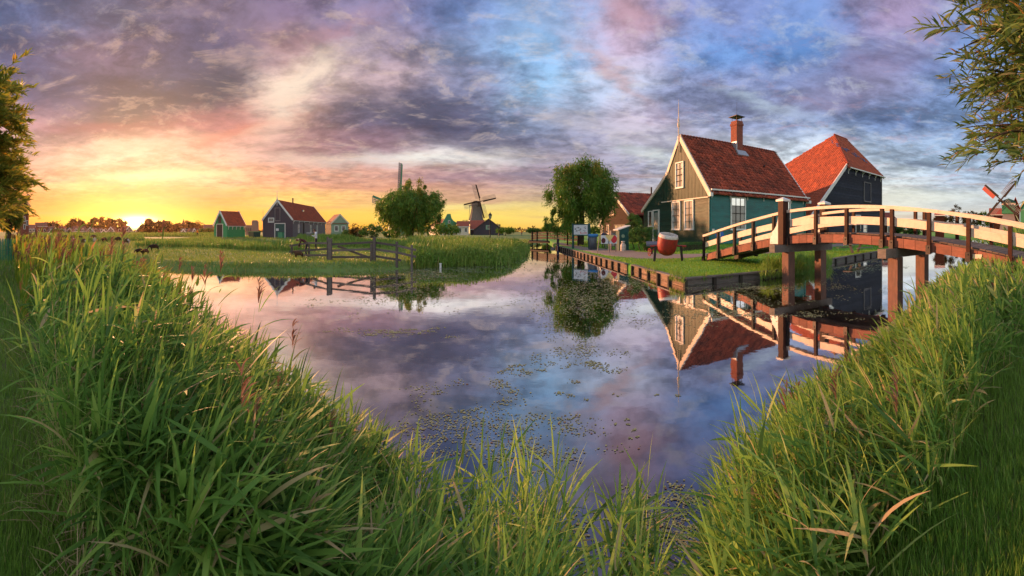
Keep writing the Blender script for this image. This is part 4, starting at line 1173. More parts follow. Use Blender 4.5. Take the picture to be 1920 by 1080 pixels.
# ------------------------------------------------------------------ quay walls
def quay(name, label, pts, tops, bay, mats=('quay', 'quaydark', 'greywood'), planks=3):
    """bays of horizontal planks between driven posts under a cap rail; pts (px, r), tops cap height"""
    P_ = [pol(px, r) for px, r in pts]
    q0 = empty(name, (P_[0].x, P_[0].y, 0), 0, label, 'retaining wall')
    off = Vector((P_[0].x, P_[0].y, 0))
    for (a, b, za, zb2) in zip(P_[:-1], P_[1:], tops[:-1], tops[1:]):
        L_ = (b - a).length; n = max(1, round(L_ / bay)); d = (b - a).normalized()
        nrm = Vector((d.y, -d.x, 0))
        if nrm.dot(-a) < 0: nrm = -nrm
        for i in range(n):
            p0 = a.lerp(b, i / n) - off; p1 = a.lerp(b, (i + 1) / n) - off
            z0_ = za + (zb2 - za) * i / n; z1_ = za + (zb2 - za) * (i + 1) / n
            for k in range(planks):
                lo = -0.25 + (k / planks); f0 = lambda z_, kk: -0.2 + (z_ + 0.2 - 0.05) * kk / planks
                j = random.uniform(-0.012, 0.012)
                A, B = f0(z0_, k), f0(z0_, k + 1) - 0.012
                C_, D_ = f0(z1_, k), f0(z1_, k + 1) - 0.012
                MB().add([p0 + Z_ * A + nrm * (0.02 + j), p1 + Z_ * C_ + nrm * (0.02 + j), p1 + Z_ * D_ + nrm * (0.02 + j), p0 + Z_ * B + nrm * (0.02 + j),
                          p0 + Z_ * A - nrm * 0.05, p1 + Z_ * C_ - nrm * 0.05, p1 + Z_ * D_ - nrm * 0.05, p0 + Z_ * B - nrm * 0.05],
                         [(0, 1, 2, 3), (3, 2, 6, 7), (0, 4, 5, 1)]).build('plank', M[mats[0]], q0)
            MB().beam(p0 + nrm * 0.08 - Z_ * 0.5, p0 + nrm * 0.08 + Z_ * (z0_ - 0.06 + random.uniform(-0.02, 0.0)), 0.13, 0.12, up=nrm).build('post', M[mats[1]], q0)
            MB().beam(p0 + nrm * 0.03 + Z_ * (z0_ - 0.02), p1 + nrm * 0.03 + Z_ * (z1_ - 0.02), 0.24, 0.06).build('cap_rail', M[mats[2]], q0)
    return q0


quay('quay_wall', 'long timber quay wall of short bays running back along the canal to the low wooden bridge', [(1044, 49), (1176, 22)], [0.36, 0.33], 1.35, planks=2)
quay('quay_wall', 'timber quay wall below the red kettle ending at the grassy corner', [(1188, 21.4), (1283, 15.3)], [0.33, 0.33], 1.2, planks=2)
quay('quay_wall', 'grey timber quay wall between the grassy corner and the first bridge pile', [(1283, 15.3), (1470, 18.9)], [0.33, 0.33], 1.3, planks=2, mats=('greywood', 'quaydark', 'greywood'))
quay('quay_wall', 'grey timber quay wall seen under the arch of the footbridge', [(1543, 25), (1655, 37.5), (1720, 48)], [0.33, 0.33, 0.33], 1.8, planks=2, mats=('greywood', 'quaydark', 'greywood'))

# turf right behind the quay planks
for pts, tops in (([(1044, 49), (1176, 22)], [0.36, 0.33]), ([(1176, 22), (1188, 21.4), (1283, 15.3)], [0.33, 0.33, 0.33]), ([(1283, 15.3), (1470, 18.9)], [0.33, 0.33]),
                  ([(1470, 18.9), (1530, 22.5), (1545, 25)], [0.33, 0.33, 0.33]), ([(1545, 25), (1655, 37.5), (1720, 48)], [0.33, 0.33, 0.33])):
    V, Fq = [], []
    P_ = [pol(*a) for a in pts]
    for a, b, ta, tb in zip(P_[:-1], P_[1:], tops[:-1], tops[1:]):
        d = (b - a).normalized(); nrm = Vector((-d.y, d.x, 0))
        if nrm.dot(a) < 0: nrm = -nrm
        n = max(2, int((b - a).length / 0.5)); b0 = len(V)
        for i in range(n + 1):
            p_ = a.lerp(b, i / n); top = ta + (tb - ta) * i / n - 0.03
            for e, dzz in ((0.03, -0.6), (0.05, 0), (0.5, 0.004), (0.9, 0.004)):
                q_ = p_ + nrm * e; V.append((q_.x, q_.y, top + (dzz if e < 0.1 else 0.012 if e < 0.6 else 0.004)))
            if i: Fq += [(b0 + (i - 1) * 4 + k, b0 + (i - 1) * 4 + k + 1, b0 + i * 4 + k + 1, b0 + i * 4 + k) for k in range(3)]
    tag(link('lawn_edge', npmesh('lawn_edge', V, Fq, M['lawn'])), kind='structure')

# ------------------------------------------------------------------ paths
PATHS = []


def off_path(x, y):
    k = np.ones(len(x), bool)
    for a, b, w in PATHS:
        d = b - a; t = np.clip(((x - a.x) * d.x + (y - a.y) * d.y) / (d.x ** 2 + d.y ** 2), 0, 1)
        k &= np.hypot(x - a.x - t * d.x, y - a.y - t * d.y) > w * 0.5 * (0.92 + 0.12 * np.sin(x * 3 + y * 2))
    return k


def strip(name, cl, widths, m, dz):
    """ribbon over the terrain along (px, r) centre points"""
    P_ = []
    for (a, b), (wa, wb) in zip(zip(cl[:-1], cl[1:]), zip(widths[:-1], widths[1:])):
        A, B = pol(*a), pol(*b); n = max(2, int((B - A).length / 0.6)); PATHS.append((A, B, (wa + wb) / 2))
        for i in range(n): P_.append((A.lerp(B, i / n), wa + (wb - wa) * i / n))
    P_.append((pol(*cl[-1]), widths[-1]))
    V, Fq = [], []
    K = 9
    for i, (p_, w) in enumerate(P_):
        d = (P_[min(i + 1, len(P_) - 1)][0] - P_[max(0, i - 1)][0]).normalized(); n_ = Vector((d.y, -d.x, 0))
        for k in range(K):
            e = (k / (K - 1) - 0.5) * w * (1 + 0.08 * math.sin(i * 0.9) * (1 if k in (0, K - 1) else 0))
            q_ = p_ + n_ * e; V.append((q_.x, q_.y, 0))
    V = np.array(V); V[:, 2] = gz(V[:, 0], V[:, 1]) + dz
    for i in range(len(P_) - 1):
        for k in range(K - 1): Fq.append((i * K + k, i * K + k + 1, (i + 1) * K + k + 1, (i + 1) * K + k))
    o = link(name, npmesh(name, V, Fq, M[m], smooth_=True)); return tag(o, kind='structure')


strip('path', [(1040, 60), (1085, 41), (1130, 35), (1180, 30), (1225, 27.4), (1290, 26.6), (1340, 26.8), (1420, 30), (1520, 38), (1600, 48)], [2.0, 3.2, 4.2, 4.2, 3.4, 2.6, 2.2, 2.2, 2.2, 2.4], 'gravel', 0.02)
strip('path', [(330, 49), (400, 49.3), (470, 50), (520, 49.6), (575, 49.3), (640, 56), (690, 70)], [1.2, 1.6, 2.6, 2.8, 1.8, 1.4, 1.4], 'gravel', 0.025)
strip('path', [(850, 62), (880, 52), (905, 58), (935, 80)], [2.0, 2.4, 2.4, 2.4], 'gravel', 0.025)

# ------------------------------------------------------------------ blades, reeds, grass
def ribbons(P0, az_, e0, e1, length, width, n=5, tint=None, roll=None, rg=RNG, tipw=0.02):
    """curved tapering blades: base P0 (L,3), heading az_, start/end elevation, length and width; returns V, F, T"""
    L_ = len(P0); t = np.linspace(0, 1, n + 1)
    el = e0[:, None] + (e1 - e0)[:, None] * (t[None, :] ** 1.2)
    step = (length / n)[:, None]
    hx, hy = np.sin(az_)[:, None], np.cos(az_)[:, None]
    dx = np.cos(el) * hx * step; dy = np.cos(el) * hy * step; dzv = np.sin(el) * step
    z0 = np.zeros((L_, 1))
    cx = P0[:, 0:1] + np.concatenate([z0, np.cumsum(dx[:, :-1], 1)], 1)
    cy = P0[:, 1:2] + np.concatenate([z0, np.cumsum(dy[:, :-1], 1)], 1)
    cz = P0[:, 2:3] + np.concatenate([z0, np.cumsum(dzv[:, :-1], 1)], 1)
    w = np.interp(t, [0, 0.12, 0.35, 0.7, 1.0], [0.35, 0.85, 1.0, 0.62, tipw])[None, :] * width[:, None] * 0.5
    if roll is None: roll = rg.normal(0, 0.7, L_)
    sx = np.cos(az_) * np.cos(roll); sy = -np.sin(az_) * np.cos(roll); sz = np.sin(roll)
    A = np.stack([cx - w * sx[:, None], cy - w * sy[:, None], cz - w * sz[:, None]], -1)
    B = np.stack([cx + w * sx[:, None], cy + w * sy[:, None], cz + w * sz[:, None]], -1)
    V = np.stack([A, B], 2).reshape(L_, 2 * (n + 1), 3)
    f = np.array([(2 * i, 2 * i + 1, 2 * i + 3, 2 * i + 2) for i in range(n)])
    Fq = np.arange(L_)[:, None, None] * (2 * (n + 1)) + f[None]
    T = np.repeat(tint if tint is not None else rg.random(L_), 2 * (n + 1))
    return V.reshape(-1, 3), Fq.reshape(-1, 4), T


class Acc:
    def __init__(s): s.V = []; s.F = []; s.T = []; s.M = []; s.n = 0
    def add(s, V, Fq, T, m=0):
        s.V.append(V); s.F.append(Fq + s.n); s.T.append(T); s.M.append(np.full(len(Fq), m)); s.n += len(V)
    def mesh(s, name, mats): return npmesh(name, np.concatenate(s.V), np.concatenate(s.F), mats, tint=np.concatenate(s.T), mi=np.concatenate(s.M))


def reedbed(name, B, hgt, label, cat='reeds', leaf_len=0.42, leaf_w=0.022, nleaf=9, lean_az=1.4, lean=0.18, warm=None, plume=0.0, seg=6, seed=1, mats=None, tshift=0.0, spread=1.1, stemw=0.008, wfar=None, rise=(0.35, 1.15), curl=1.2):
    """B (N,3) stem bases, hgt (N,) heights. Stems with alternating arching leaves."""
    rg = np.random.default_rng(seed)
    N_ = len(B); acc = Acc()
    az_ = rg.normal(lean_az, 0.7, N_); ln = np.abs(rg.normal(lean, lean * 0.6, N_))
    e0 = PI / 2 - ln * 0.4; e1 = PI / 2 - ln * 2.0
    wf = np.ones(N_) if wfar is None else wfar
    cl_t = np.clip(rg.normal(0.42, 0.2, N_) + tshift, 0, 0.93)
    for off in (0, PI / 2):
        V, Fq, T = ribbons(B, az_, e0, e1, hgt, np.full(N_, stemw) * wf, 4, np.clip(cl_t, 0, 1), np.full(N_, off) * 0 + off, rg, tipw=0.25)
        acc.add(V, Fq, T)
    # leaves along the stems
    K = nleaf
    f = (np.arange(K)[None, :] + rg.random((N_, K))) / K
    f = 0.16 + 0.84 * f
    el_mid = e0[:, None] + (e1 - e0)[:, None] * f * 0.6
    d = hgt[:, None] * f
    Lx = B[:, 0:1] + np.cos(el_mid) * d * np.sin(az_)[:, None]
    Ly = B[:, 1:2] + np.cos(el_mid) * d * np.cos(az_)[:, None]
    Lz = B[:, 2:3] + np.sin(el_mid) * d
    P0 = np.stack([Lx, Ly, Lz], -1).reshape(-1, 3)
    base_az = rg.random(N_) * 2 * PI
    a = base_az[:, None] + np.arange(K)[None, :] * PI + rg.normal(0, 0.6, (N_, K))
    # wind turns the blades to one side
    wx, wy = math.sin(lean_az), math.cos(lean_az)
    ax, ay = np.sin(a) + spread * wx, np.cos(a) + spread * wy
    a = np.arctan2(ax, ay).ravel()
    up = f.ravel()
    Ls = leaf_len * rg.uniform(0.6, 1.25, N_ * K) * (1.15 - 0.45 * up)
    s0 = rg.uniform(rise[0], rise[1], N_ * K) + 0.15 * up; s1 = s0 - rg.uniform(0.1, curl, N_ * K) * (1.15 - 0.35 * up)
    tint = np.clip(np.repeat(cl_t, K) + rg.normal(0, 0.16, N_ * K), 0, 1)
    tint = np.where(rg.random(N_ * K) < 0.05, 0.99, tint)
    V, Fq, T = ribbons(P0, a, s0, s1, Ls, leaf_w * rg.uniform(0.5, 1.35, N_ * K) * np.repeat(wf, K), seg, tint, rg.normal(0, 0.5, N_ * K), rg)
    acc.add(V, Fq, T)
    # pointed top leaf
    tp = np.stack([B[:, 0] + np.cos(e1 * 0.5 + e0 * 0.5) * hgt * np.sin(az_), B[:, 1] + np.cos(e1 * 0.5 + e0 * 0.5) * hgt * np.cos(az_), B[:, 2] + np.sin(e1 * 0.5 + e0 * 0.5) * hgt], -1)
    V, Fq, T = ribbons(tp - np.array([0, 0, 0.05]), az_, np.full(N_, 1.4), np.full(N_, 1.0), leaf_len * rg.uniform(0.5, 0.9, N_), leaf_w * 0.8 * wf, 4, cl_t, None, rg)
    acc.add(V, Fq, T)
    if plume:
        k = rg.random(N_) < plume; n_ = int(k.sum())
        if n_:
            for j in range(14):
                pb = tp[k] + np.array([0, 0, 0.02 + 0.016 * j])
                V, Fq, T = ribbons(pb, rg.normal(lean_az, 0.9, n_), np.full(n_, 1.15), np.full(n_, 0.1), rg.uniform(0.10, 0.17, n_) * (1.2 - j * 0.05), 0.018 * wf[k], 3, rg.random(n_), None, rg)
                acc.add(V, Fq, T, 1)
    me = acc.mesh(name, mats or [M['reed'], M['plume']])
    o = link(name, me)
    return tag(o, label, cat, kind='stuff')


def carpet(name, P0, h, w, mt, label=None, seed=1, seg=2, splay=0.7, cat='grass', tint=None):
    rg = np.random.default_rng(seed); n = len(P0)
    e0 = np.clip(rg.normal(1.45, 0.2, n), 0.5, 1.9)
    V, Fq, T = ribbons(P0, rg.random(n) * 2 * PI, e0, e0 - rg.uniform(0.2, 1.6, n) * splay, h * rg.uniform(0.5, 1.25, n), w * rg.uniform(0.7, 1.3, n), seg, np.clip(rg.normal(0.45, 0.24, n), 0, 1) if tint is None else tint, None, rg, tipw=0.06)
    o = link(name, npmesh(name, V, Fq, M[mt], tint=T))
    return tag(o, label, cat, kind='stuff')


def scatter(n, px0, px1, r0, r1, rg, power=1.0):
    """random (px, r) points, log-even in distance so that the picture is evenly covered"""
    px = rg.uniform(px0, px1, n); r = r0 * (r1 / r0) ** (rg.random(n) ** power)
    a = (px - CX) / F
    return px, r, r * np.sin(a), r * np.cos(a)


NPX = np.array([p_[0] for p_ in NEAR]); NR = np.array([p_[1] for p_ in NEAR])
rg = np.random.default_rng(11)
topz_px = [-60, 60, 150, 250, 330, 400, 470, 540, 620, 700, 900, 1100, 1280, 1330, 1380, 1450, 1600, 1700, 1800, 1920, 1990]
topz_z = [1.75, 1.80, 1.66, 1.62, 1.42, 1.34, 1.22, 1.02, 0.86, 0.86, 0.82, 0.86, 0.72, 0.66, 1.02, 1.25, 1.30, 1.34, 1.42, 1.45, 1.45]
rin_px = [-60, 5, 20, 35, 70, 130, 300, 900, 1400, 1600, 1750, 1830, 1900, 1990]
rin_r = [60, 34, 20, 6.5, 2.9, 1.95, 1.55, 1.45, 1.5, 1.6, 2.0, 3.0, 4.8, 8.0]


YT_px = [0, 60, 150, 250, 330, 400, 450, 520, 560, 620, 700, 800, 1210, 1250, 1370, 1420, 1490, 1540, 1600, 1640, 1690, 1725, 1765, 1805, 1850, 1920]
YT_y = [440, 443, 462, 470, 525, 596, 650, 715, 762, 800, 830, 860, 905, 1000, 1000, 860, 765, 720, 695, 660, 625, 580, 528, 498, 490, 500]


def near_reeds(n, px0, px1, rlo, rhi, over, seed):
    rg = np.random.default_rng(seed)
    px, r, x, y = scatter(n, px0, px1, rlo, rhi, rg)
    ro = np.interp(px, NPX, NR) * over; ri = np.interp(px, rin_px, rin_r)
    k = (r > ri) & (r < ro)
    x, y, px, r = x[k], y[k], px[k], r[k]
    g = np.maximum(gz(x, y), -0.05)
    zt = np.interp(px, topz_px, topz_z)
    edge = np.clip((np.interp(px, NPX, NR) * over - r) / (0.22 * r), 0, 1)
    inner = np.clip((r - np.interp(px, rin_px, rin_r)) / (0.25 * r), 0.25, 1)
    h = (zt - g) * rg.uniform(0.6, 1.06, len(x)) * (0.72 + 0.28 * edge) * (0.65 + 0.35 * inner)
    # lower right by the viewer the bed is low
    cl_ = 0.5 + 0.5 * np.sin(x * 5.1 + 2 * np.sin(y * 3.3)) * np.sin(y * 4.7 + x)
    h *= 0.80 + 0.26 * cl_
    big = np.sin(x * 2.3 + 1.7 * np.sin(y * 1.9)) + np.sin(y * 2.9 + 1.3 * np.sin(x * 1.3))
    h *= 1 + 0.13 * big
    drop_ = rg.random(len(x)) < np.clip(-big * 0.45 - 0.1, 0, 0.75)
    h = np.where(drop_, 0.05, h)
    cap = H - (np.interp(px, YT_px, YT_y) - HOR) * r / F - g
    h = np.where(h > 0.06, np.minimum(h, (cap - 0.10 + 0.10 * big) * rg.uniform(0.70, 1.06, len(x))), h)
    k = h > 0.12
    x, y, px, r, g, h = x[k], y[k], px[k], r[k], g[k], h[k]
    return np.stack([x, y, g], -1), h, px, r


# close reeds
B, h, px, r = near_reeds(3300, 60, 1330, 1.45, 7.0, 1.12, 101)
k = (px < 620) | (rg.random(len(px)) < np.interp(px, [620, 760, 900], [0.8, 0.25, 0.07]))
B, h, px, r = B[k], h[k], px[k], r[k]
reedbed('reed_bed', B, h, 'dense green reed bed filling the lower left corner and leaning over the water', leaf_len=0.44, leaf_w=0.029, nleaf=10, lean_az=1.25, lean=0.18, rise=(-0.05, 1.0), curl=0.9, spread=0.9, plume=0.006, seed=5, wfar=np.clip(r / 3.2, 0.8, 1.6))
B, h, px, r = near_reeds(3500, 1370, 1990, 1.5, 16.0, 1.06, 102)
k = rg.random(len(px)) < np.interp(px, [1370, 1480, 1560], [0.35, 0.7, 1.0])
B, h, px, r = B[k], h[k], px[k], r[k]
reedbed('reed_bed', B, h, 'bright green reed bed in the lower right corner below the bridge', leaf_len=0.40, leaf_w=0.025, nleaf=9, lean_az=-1.1, lean=0.16, rise=(0.1, 1.15), curl=0.9, spread=0.8, plume=0.012, seed=6, wfar=np.clip(r / 3.4, 0.8, 2.4), tshift=0.08)
# tall blades rising from below the frame in the middle
px, r, x, y = scatter(300, 700, 1215, 1.55, 2.5, rg)
g = np.maximum(gz(x, y), -0.05)
cl_ = np.sin(px * 0.021) + 0.6 * np.sin(px * 0.057 + 1)
k = cl_ > -0.35
x, y, g, px, r = x[k], y[k], g[k], px[k], r[k]
hh_ = (np.interp(px, [640, 760, 860, 1060, 1150, 1300], [0.62, 0.66, 0.70, 0.72, 0.66, 0.5]) - g) * rg.uniform(0.5, 1.05, len(x))
reedbed('reed_bed', np.stack([x, y, g], -1), hh_, 'sparse tall blades rising from the near shore at the bottom of the view', leaf_len=0.42, leaf_w=0.016, nleaf=5, lean_az=0.6, lean=0.12, seed=8, spread=0.5, tshift=0.12)
# the bed running away to the left, reddish tops
B, h, px, r = near_reeds(5200, 8, 330, 6.0, 60.0, 1.04, 103)
reedbed('reed_bed', B, h, 'autumn tinted reed bed running away along the left channel', leaf_len=0.42, leaf_w=0.022, nleaf=7, lean_az=0.9, lean=0.15, plume=0.16, seed=9, seg=4, mats=[M['reedwarm'], M['plume']], wfar=np.clip(r / 4.5, 1.0, 6))
# beyond the bridge on the right
rg2 = np.random.default_rng(33)
px, r, x, y = scatter(2600, 1690, 1990, 19, 55, rg2)
d, lab = shore(x, y); k = (lab == 0) & (d > -0.8) & (d < 9)
x, y, px, r = x[k], y[k], px[k], r[k]
reedbed('reed_bed', np.stack([x, y, np.maximum(gz(x, y), -0.05)], -1), rg2.uniform(1.0, 1.7, len(x)), 'tall reeds on the bank behind the right half of the footbridge', leaf_len=0.5, leaf_w=0.025, nleaf=6, seg=3, seed=12, wfar=np.clip(r / 6, 1, 6), lean_az=-0.5)
# finer upright sedge and dead stalks mixed into the beds
for pa, pb, rh, cnt, lb, sd_ in ((70, 640, 6.0, 700, 'thin upright sedge blades among the lower left reeds', 131), (1400, 1960, 10.0, 1100, 'thin upright sedge blades among the lower right reeds', 132)):
    B, h, px, r = near_reeds(cnt, pa, pb, 1.5, rh, 1.1, sd_)
    rq = np.random.default_rng(sd_); acc = Acc()
    for j in range(6):
        e0 = rq.normal(1.42, 0.12, len(B))
        V, Fq, T = ribbons(B + rq.normal(0, 0.03, (len(B), 3)) * [1, 1, 0], rq.random(len(B)) * 6.28, e0, e0 - rq.uniform(0.0, 1.1, len(B)), h * rq.uniform(0.7, 1.3, len(B)), np.full(len(B), 0.007) * np.clip(r / 3, 0.8, 2.5), 6, np.where(rq.random(len(B)) < 0.22, 1.0, np.clip(rq.normal(0.65, 0.2, len(B)), 0, 0.93)), None, rq)
        acc.add(V, Fq, T)
    tag(link('sedge', acc.mesh('sedge', [M['reed']])), lb, 'sedge', kind='stuff')
# individual flowering reeds that stand out of the left bed
PL = [(455, 3.6, 1.42), (398, 4.6, 1.62), (300, 6.2, 2.00), (330, 5.2, 1.55), (515, 3.3, 1.10), (205, 8.5, 1.95), (140, 11.5, 2.2)]
for i, (px_, r_, zt_) in enumerate(PL):
    p_ = on(px_, r_); p_.z = max(p_.z, -0.03); hgt = zt_ - p_.z
    rt_ = empty('flowering_reed', p_, 0, None, 'reed')
    o = reedbed('stalk', np.array([[0.0, 0, 0]]), np.array([hgt]), None, None, leaf_len=0.40, leaf_w=0.022, nleaf=8, lean_az=1.1, lean=0.14, seed=60 + i, plume=1.0, wfar=np.array([max(1.0, r_ / 4)]))
    del o['kind']; o.parent = rt_
    rt_['group'] = 'flowering reeds standing out of the left bed'
    rt_['label'] = ['tall plumed reed in front of the water left of the green shed reflection', 'plumed reed rising straight below the green shed', 'tallest reddish plumed reed, below the houses of the far town', 'shorter plumed reed just right of the tallest one',
                    'low plumed reed closest to the open water', 'plumed reed against the sheep meadow', 'far plumed reed above the narrow left channel'][i]

# short turf of the near bank: left and right strips
rg3 = np.random.default_rng(44)
px, r, x, y = scatter(90000, -40, 520, 1.2, 40, rg3)
d, lab = shore(x, y); ri = np.interp(px, rin_px, rin_r)
k = (lab == 0) & (d > 0.1) & (r < ri * 1.25 + 0.1)
x, y, r = x[k], y[k], r[k]
carpet('grass', np.stack([x, y, gz(x, y) - 0.01], -1), 0.07 + 0.02 * r ** 0.7, 0.0045 + 0.0012 * r, 'grass', 'short green grass strip beside the reeds in the lower left corner', 71)
px, r, x, y = scatter(60000, 1450, 2010, 1.2, 16, rg3)
d, lab = shore(x, y); ri = np.interp(px, rin_px, rin_r)
k = (lab == 0) & (d > 0.1) & (r < ri * 1.3 + 0.15)
x, y, r = x[k], y[k], r[k]
carpet('grass', np.stack([x, y, gz(x, y) - 0.01], -1), 0.09 + 0.025 * r ** 0.7, 0.0045 + 0.0012 * r, 'grass', 'short rough grass beside the reeds in the lower right corner', 72)
# dry straw on the near bank edge
px, r, x, y = scatter(1500, 0, 320, 1.3, 9, rg3)
ri = np.interp(px, rin_px, rin_r); d, lab = shore(x, y); k = (d > 0.1) & (r < ri * 1.6) & (r > ri * 0.7)
x, y, r = x[k], y[k], r[k]; n = len(x)
V, Fq, T = ribbons(np.stack([x, y, gz(x, y) + 0.02], -1), rg3.random(n) * 6.28, rg3.uniform(0, 0.9, n), rg3.uniform(-0.4, 0.3, n), rg3.uniform(0.12, 0.4, n), np.full(n, 0.005) * (1 + r * 0.2), 3, rg3.uniform(0.93, 1, n))
M['straw'] = leafmat('dry_straw', [(0, (0.30, 0.21, 0.11)), (1, (0.42, 0.30, 0.17))], trans=0.2)
tag(link('dry_straw', npmesh('dry_straw', V, Fq, M['straw'], tint=T)), 'dry straw litter along the edge of the left reed bed', 'straw', kind='stuff')
# broad-leaved weeds at the bed edge
def broad_plant(px_, r_, hgt, n, seed):
    rr_ = np.random.default_rng(seed); p_ = on(px_, r_)
    t = empty('broad_leaved_weed', p_, 0, None, 'weed')
    for i in range(n):
        a_ = rr_.uniform(0, 6.28); z_ = hgt * rr_.uniform(0.3, 1)
        V, Fq, T = ribbons(np.array([[0, 0, z_ * 0.6]]), np.array([a_]), np.array([0.8]), np.array([-0.3]), np.array([0.17]), np.array([0.09]), 5, np.array([rr_.uniform(0.5, 0.8)]), np.array([0.2]))
        link('leaf', npmesh('leaf', V, Fq, M['bush'], tint=T), t)
    V, Fq, T = ribbons(np.array([[0, 0, 0.0]]), np.array([0.0]), np.array([1.5]), np.array([1.4]), np.array([hgt]), np.array([0.012]), 3, np.array([0.4]))
    link('stem', npmesh('stem', V, Fq, M['bush'], tint=T), t)
    return t
for (px_, r_, hg_, n_, lb) in ((150, 2.3, 0.25, 9, 'broad green leaves of a low weed at the edge of the left grass strip'), (112, 3.2, 0.5, 12, 'taller leafy weed between grass strip and reeds, upper of the two')):
    broad_plant(px_, r_, hg_, n_, int(px_))['label'] = lb

# meadow
rg4 = np.random.default_rng(55)
px, r, x, y = scatter(120000, 20, 1010, 17.5, 75, rg4, 1.0)
d, lab = shore(x, y); k = (lab == 2) & (d > 0.15)
x, y, r, d, px = x[k], y[k], r[k], d[k], px[k]
carpet('meadow_grass', np.stack([x, y, gz(x, y) - 0.02], -1), 0.055 + 0.0035 * r, 0.008 + 0.0014 * r, 'meadow', 'short grazed meadow grass on the far left bank', 73)
# shaggy grass along the far left waterline
px, r, x, y = scatter(60000, 80, 800, 18, 60, rg4, 1.3)
d, lab = shore(x, y); k = (lab == 2) & (d > -0.12) & (d < 0.9) & (np.sin(x * 2.2) + np.sin(x * 0.9 + y) + rg4.normal(0, 0.8, len(x)) > -0.9)
x, y, r, d = x[k], y[k], r[k], d[k]
carpet('bank_grass', np.stack([x, y, np.maximum(gz(x, y), -0.02)], -1), 0.14 + 0.30 * rg4.random(len(x)) * (0.5 + 0.5 * np.sin(x * 1.9 + np.sin(y * 2.3) * 2)) ** 1.5, 0.012 + 0.0010 * r, 'meadow', 'shaggy grass hanging over the far left waterline', 74, seg=3, splay=1.2)
px, r, x, y = scatter(2500, 80, 780, 18, 40, rg4, 1.3)
d, lab = shore(x, y); k = (lab == 2) & (d > -0.05) & (d < 0.5) & (np.sin(x * 3.1) + np.sin(x * 1.3 + 2) > 0.5)
x, y, r = x[k], y[k], r[k]
carpet('bank_tufts', np.stack([x, y, np.maximum(gz(x, y), 0)], -1), 0.62, 0.04, 'grass', 'darker upright tufts along the far left waterline', 75, seg=3, splay=0.4)
# dark reed belt across the meadow and tall growth right of the fence
for nm, (pa, pb, ra, rb), cnt, hlo, hhi, mt, lb, sd_, warm_ in (
        ('reed_belt', (255, 560, 31, 46), 5200, 0.6, 0.95, 'grass', 'belt of tall green reeds across the meadow below the dark long house', 81, 0),
        ('reed_belt', (560, 800, 38, 55), 3600, 0.5, 0.8, 'grass', 'rough green growth in the meadow behind the wooden fence', 82, 0),
        ('reed_belt', (770, 1000, 21.5, 46), 15000, 0.9, 1.35, 'grass', 'dense tall growth on the bank between the fence and the low bridge', 83, 1),
        ('hedge_belt', (60, 420, 105, 150), 5200, 0.9, 1.5, 'grass', 'line of rough hedges and grass before the far town houses', 85, 0),
        ('reed_belt', (100, 270, 60, 75), 2500, 0.6, 1.1, 'grass', 'thin line of green growth at the back of the sheep meadow', 84, 0)):
    px, r, x, y = scatter(cnt, pa, pb, ra, rb, rg4)
    d, lab = shore(x, y)
    if sd_ == 81: k = (lab == 2) & (r > 30 + (560 - px) * 0.035) & (r < 38 + (560 - px) * 0.05)
    elif sd_ == 83: k = (lab == 2) & (d > -0.15)
    else: k = (lab == 2) & (d > 0.2)
    x, y, r, px, d = x[k], y[k], r[k], px[k], d[k]; n = len(x)
    hv = rg4.uniform(hlo, hhi, n) * (0.7 + 0.3 * np.sin(x * 0.9 + np.sin(y * 0.7) * 2) ** 2)
    if sd_ == 83: hv *= np.interp(d, [-0.2, 0.6, 3], [0.55, 0.8, 1.0])
    az_ = rg4.random(n) * 6.28; acc = Acc()
    base = np.stack([x, y, np.maximum(gz(x, y), -0.02)], -1)
    for j in range(3):
        e0 = rg4.normal(1.5, 0.12, n)
        V, Fq, T = ribbons(base + rg4.normal(0, 0.12, (n, 3)) * [1, 1, 0], az_ + j * 2.1, e0, e0 - rg4.uniform(0.1, 1.4, n), hv * rg4.uniform(0.6, 1.1, n), 0.02 + 0.0016 * r, 3, np.clip(rg4.normal(0.45, 0.25, n), 0, 1), None, rg4)
        acc.add(V, Fq, T, 0 if j < 2 else 1)
    if sd_ == 83:      # leafy, lumpier growth near the water
        m_ = 26000
        ii = rg4.integers(0, n, m_)
        pb_ = base[ii] + np.stack([rg4.normal(0, 0.25, m_), rg4.normal(0, 0.25, m_), rg4.random(m_) * hv[ii] * 0.85], -1)
        V, Fq, T = ribbons(pb_, rg4.random(m_) * 6.28, rg4.uniform(-0.2, 1.2, m_), rg4.uniform(-1.2, 0.4, m_), rg4.uniform(0.08, 0.22, m_), 0.035 + 0.0015 * r[ii], 2, np.clip(rg4.normal(0.4, 0.25, m_), 0, 1), None, rg4)
        acc.add(V, Fq, T, 0)
    o = link(nm, acc.mesh(nm, [M['grass'], M['meadow']])); tag(o, lb, 'reeds', kind='stuff')
# lawn on the right bank
px, r, x, y = scatter(120000, 1044, 1760, 15.2, 60, rg4)
d, lab = shore(x, y); k = (lab == 1) & (d > 0.02) & off_path(x, y)
x, y, r = x[k], y[k], r[k]
carpet('lawn_grass', np.stack([x, y, gz(x, y) * (shore(x, y)[0] > 0.5) + (shore(x, y)[0] <= 0.5) * 0.33 - 0.01], -1), 0.04 + 0.0022 * r, 0.006 + 0.0012 * r, 'lawngrass', 'short bright lawn grass on the right bank around the red kettle', 76)
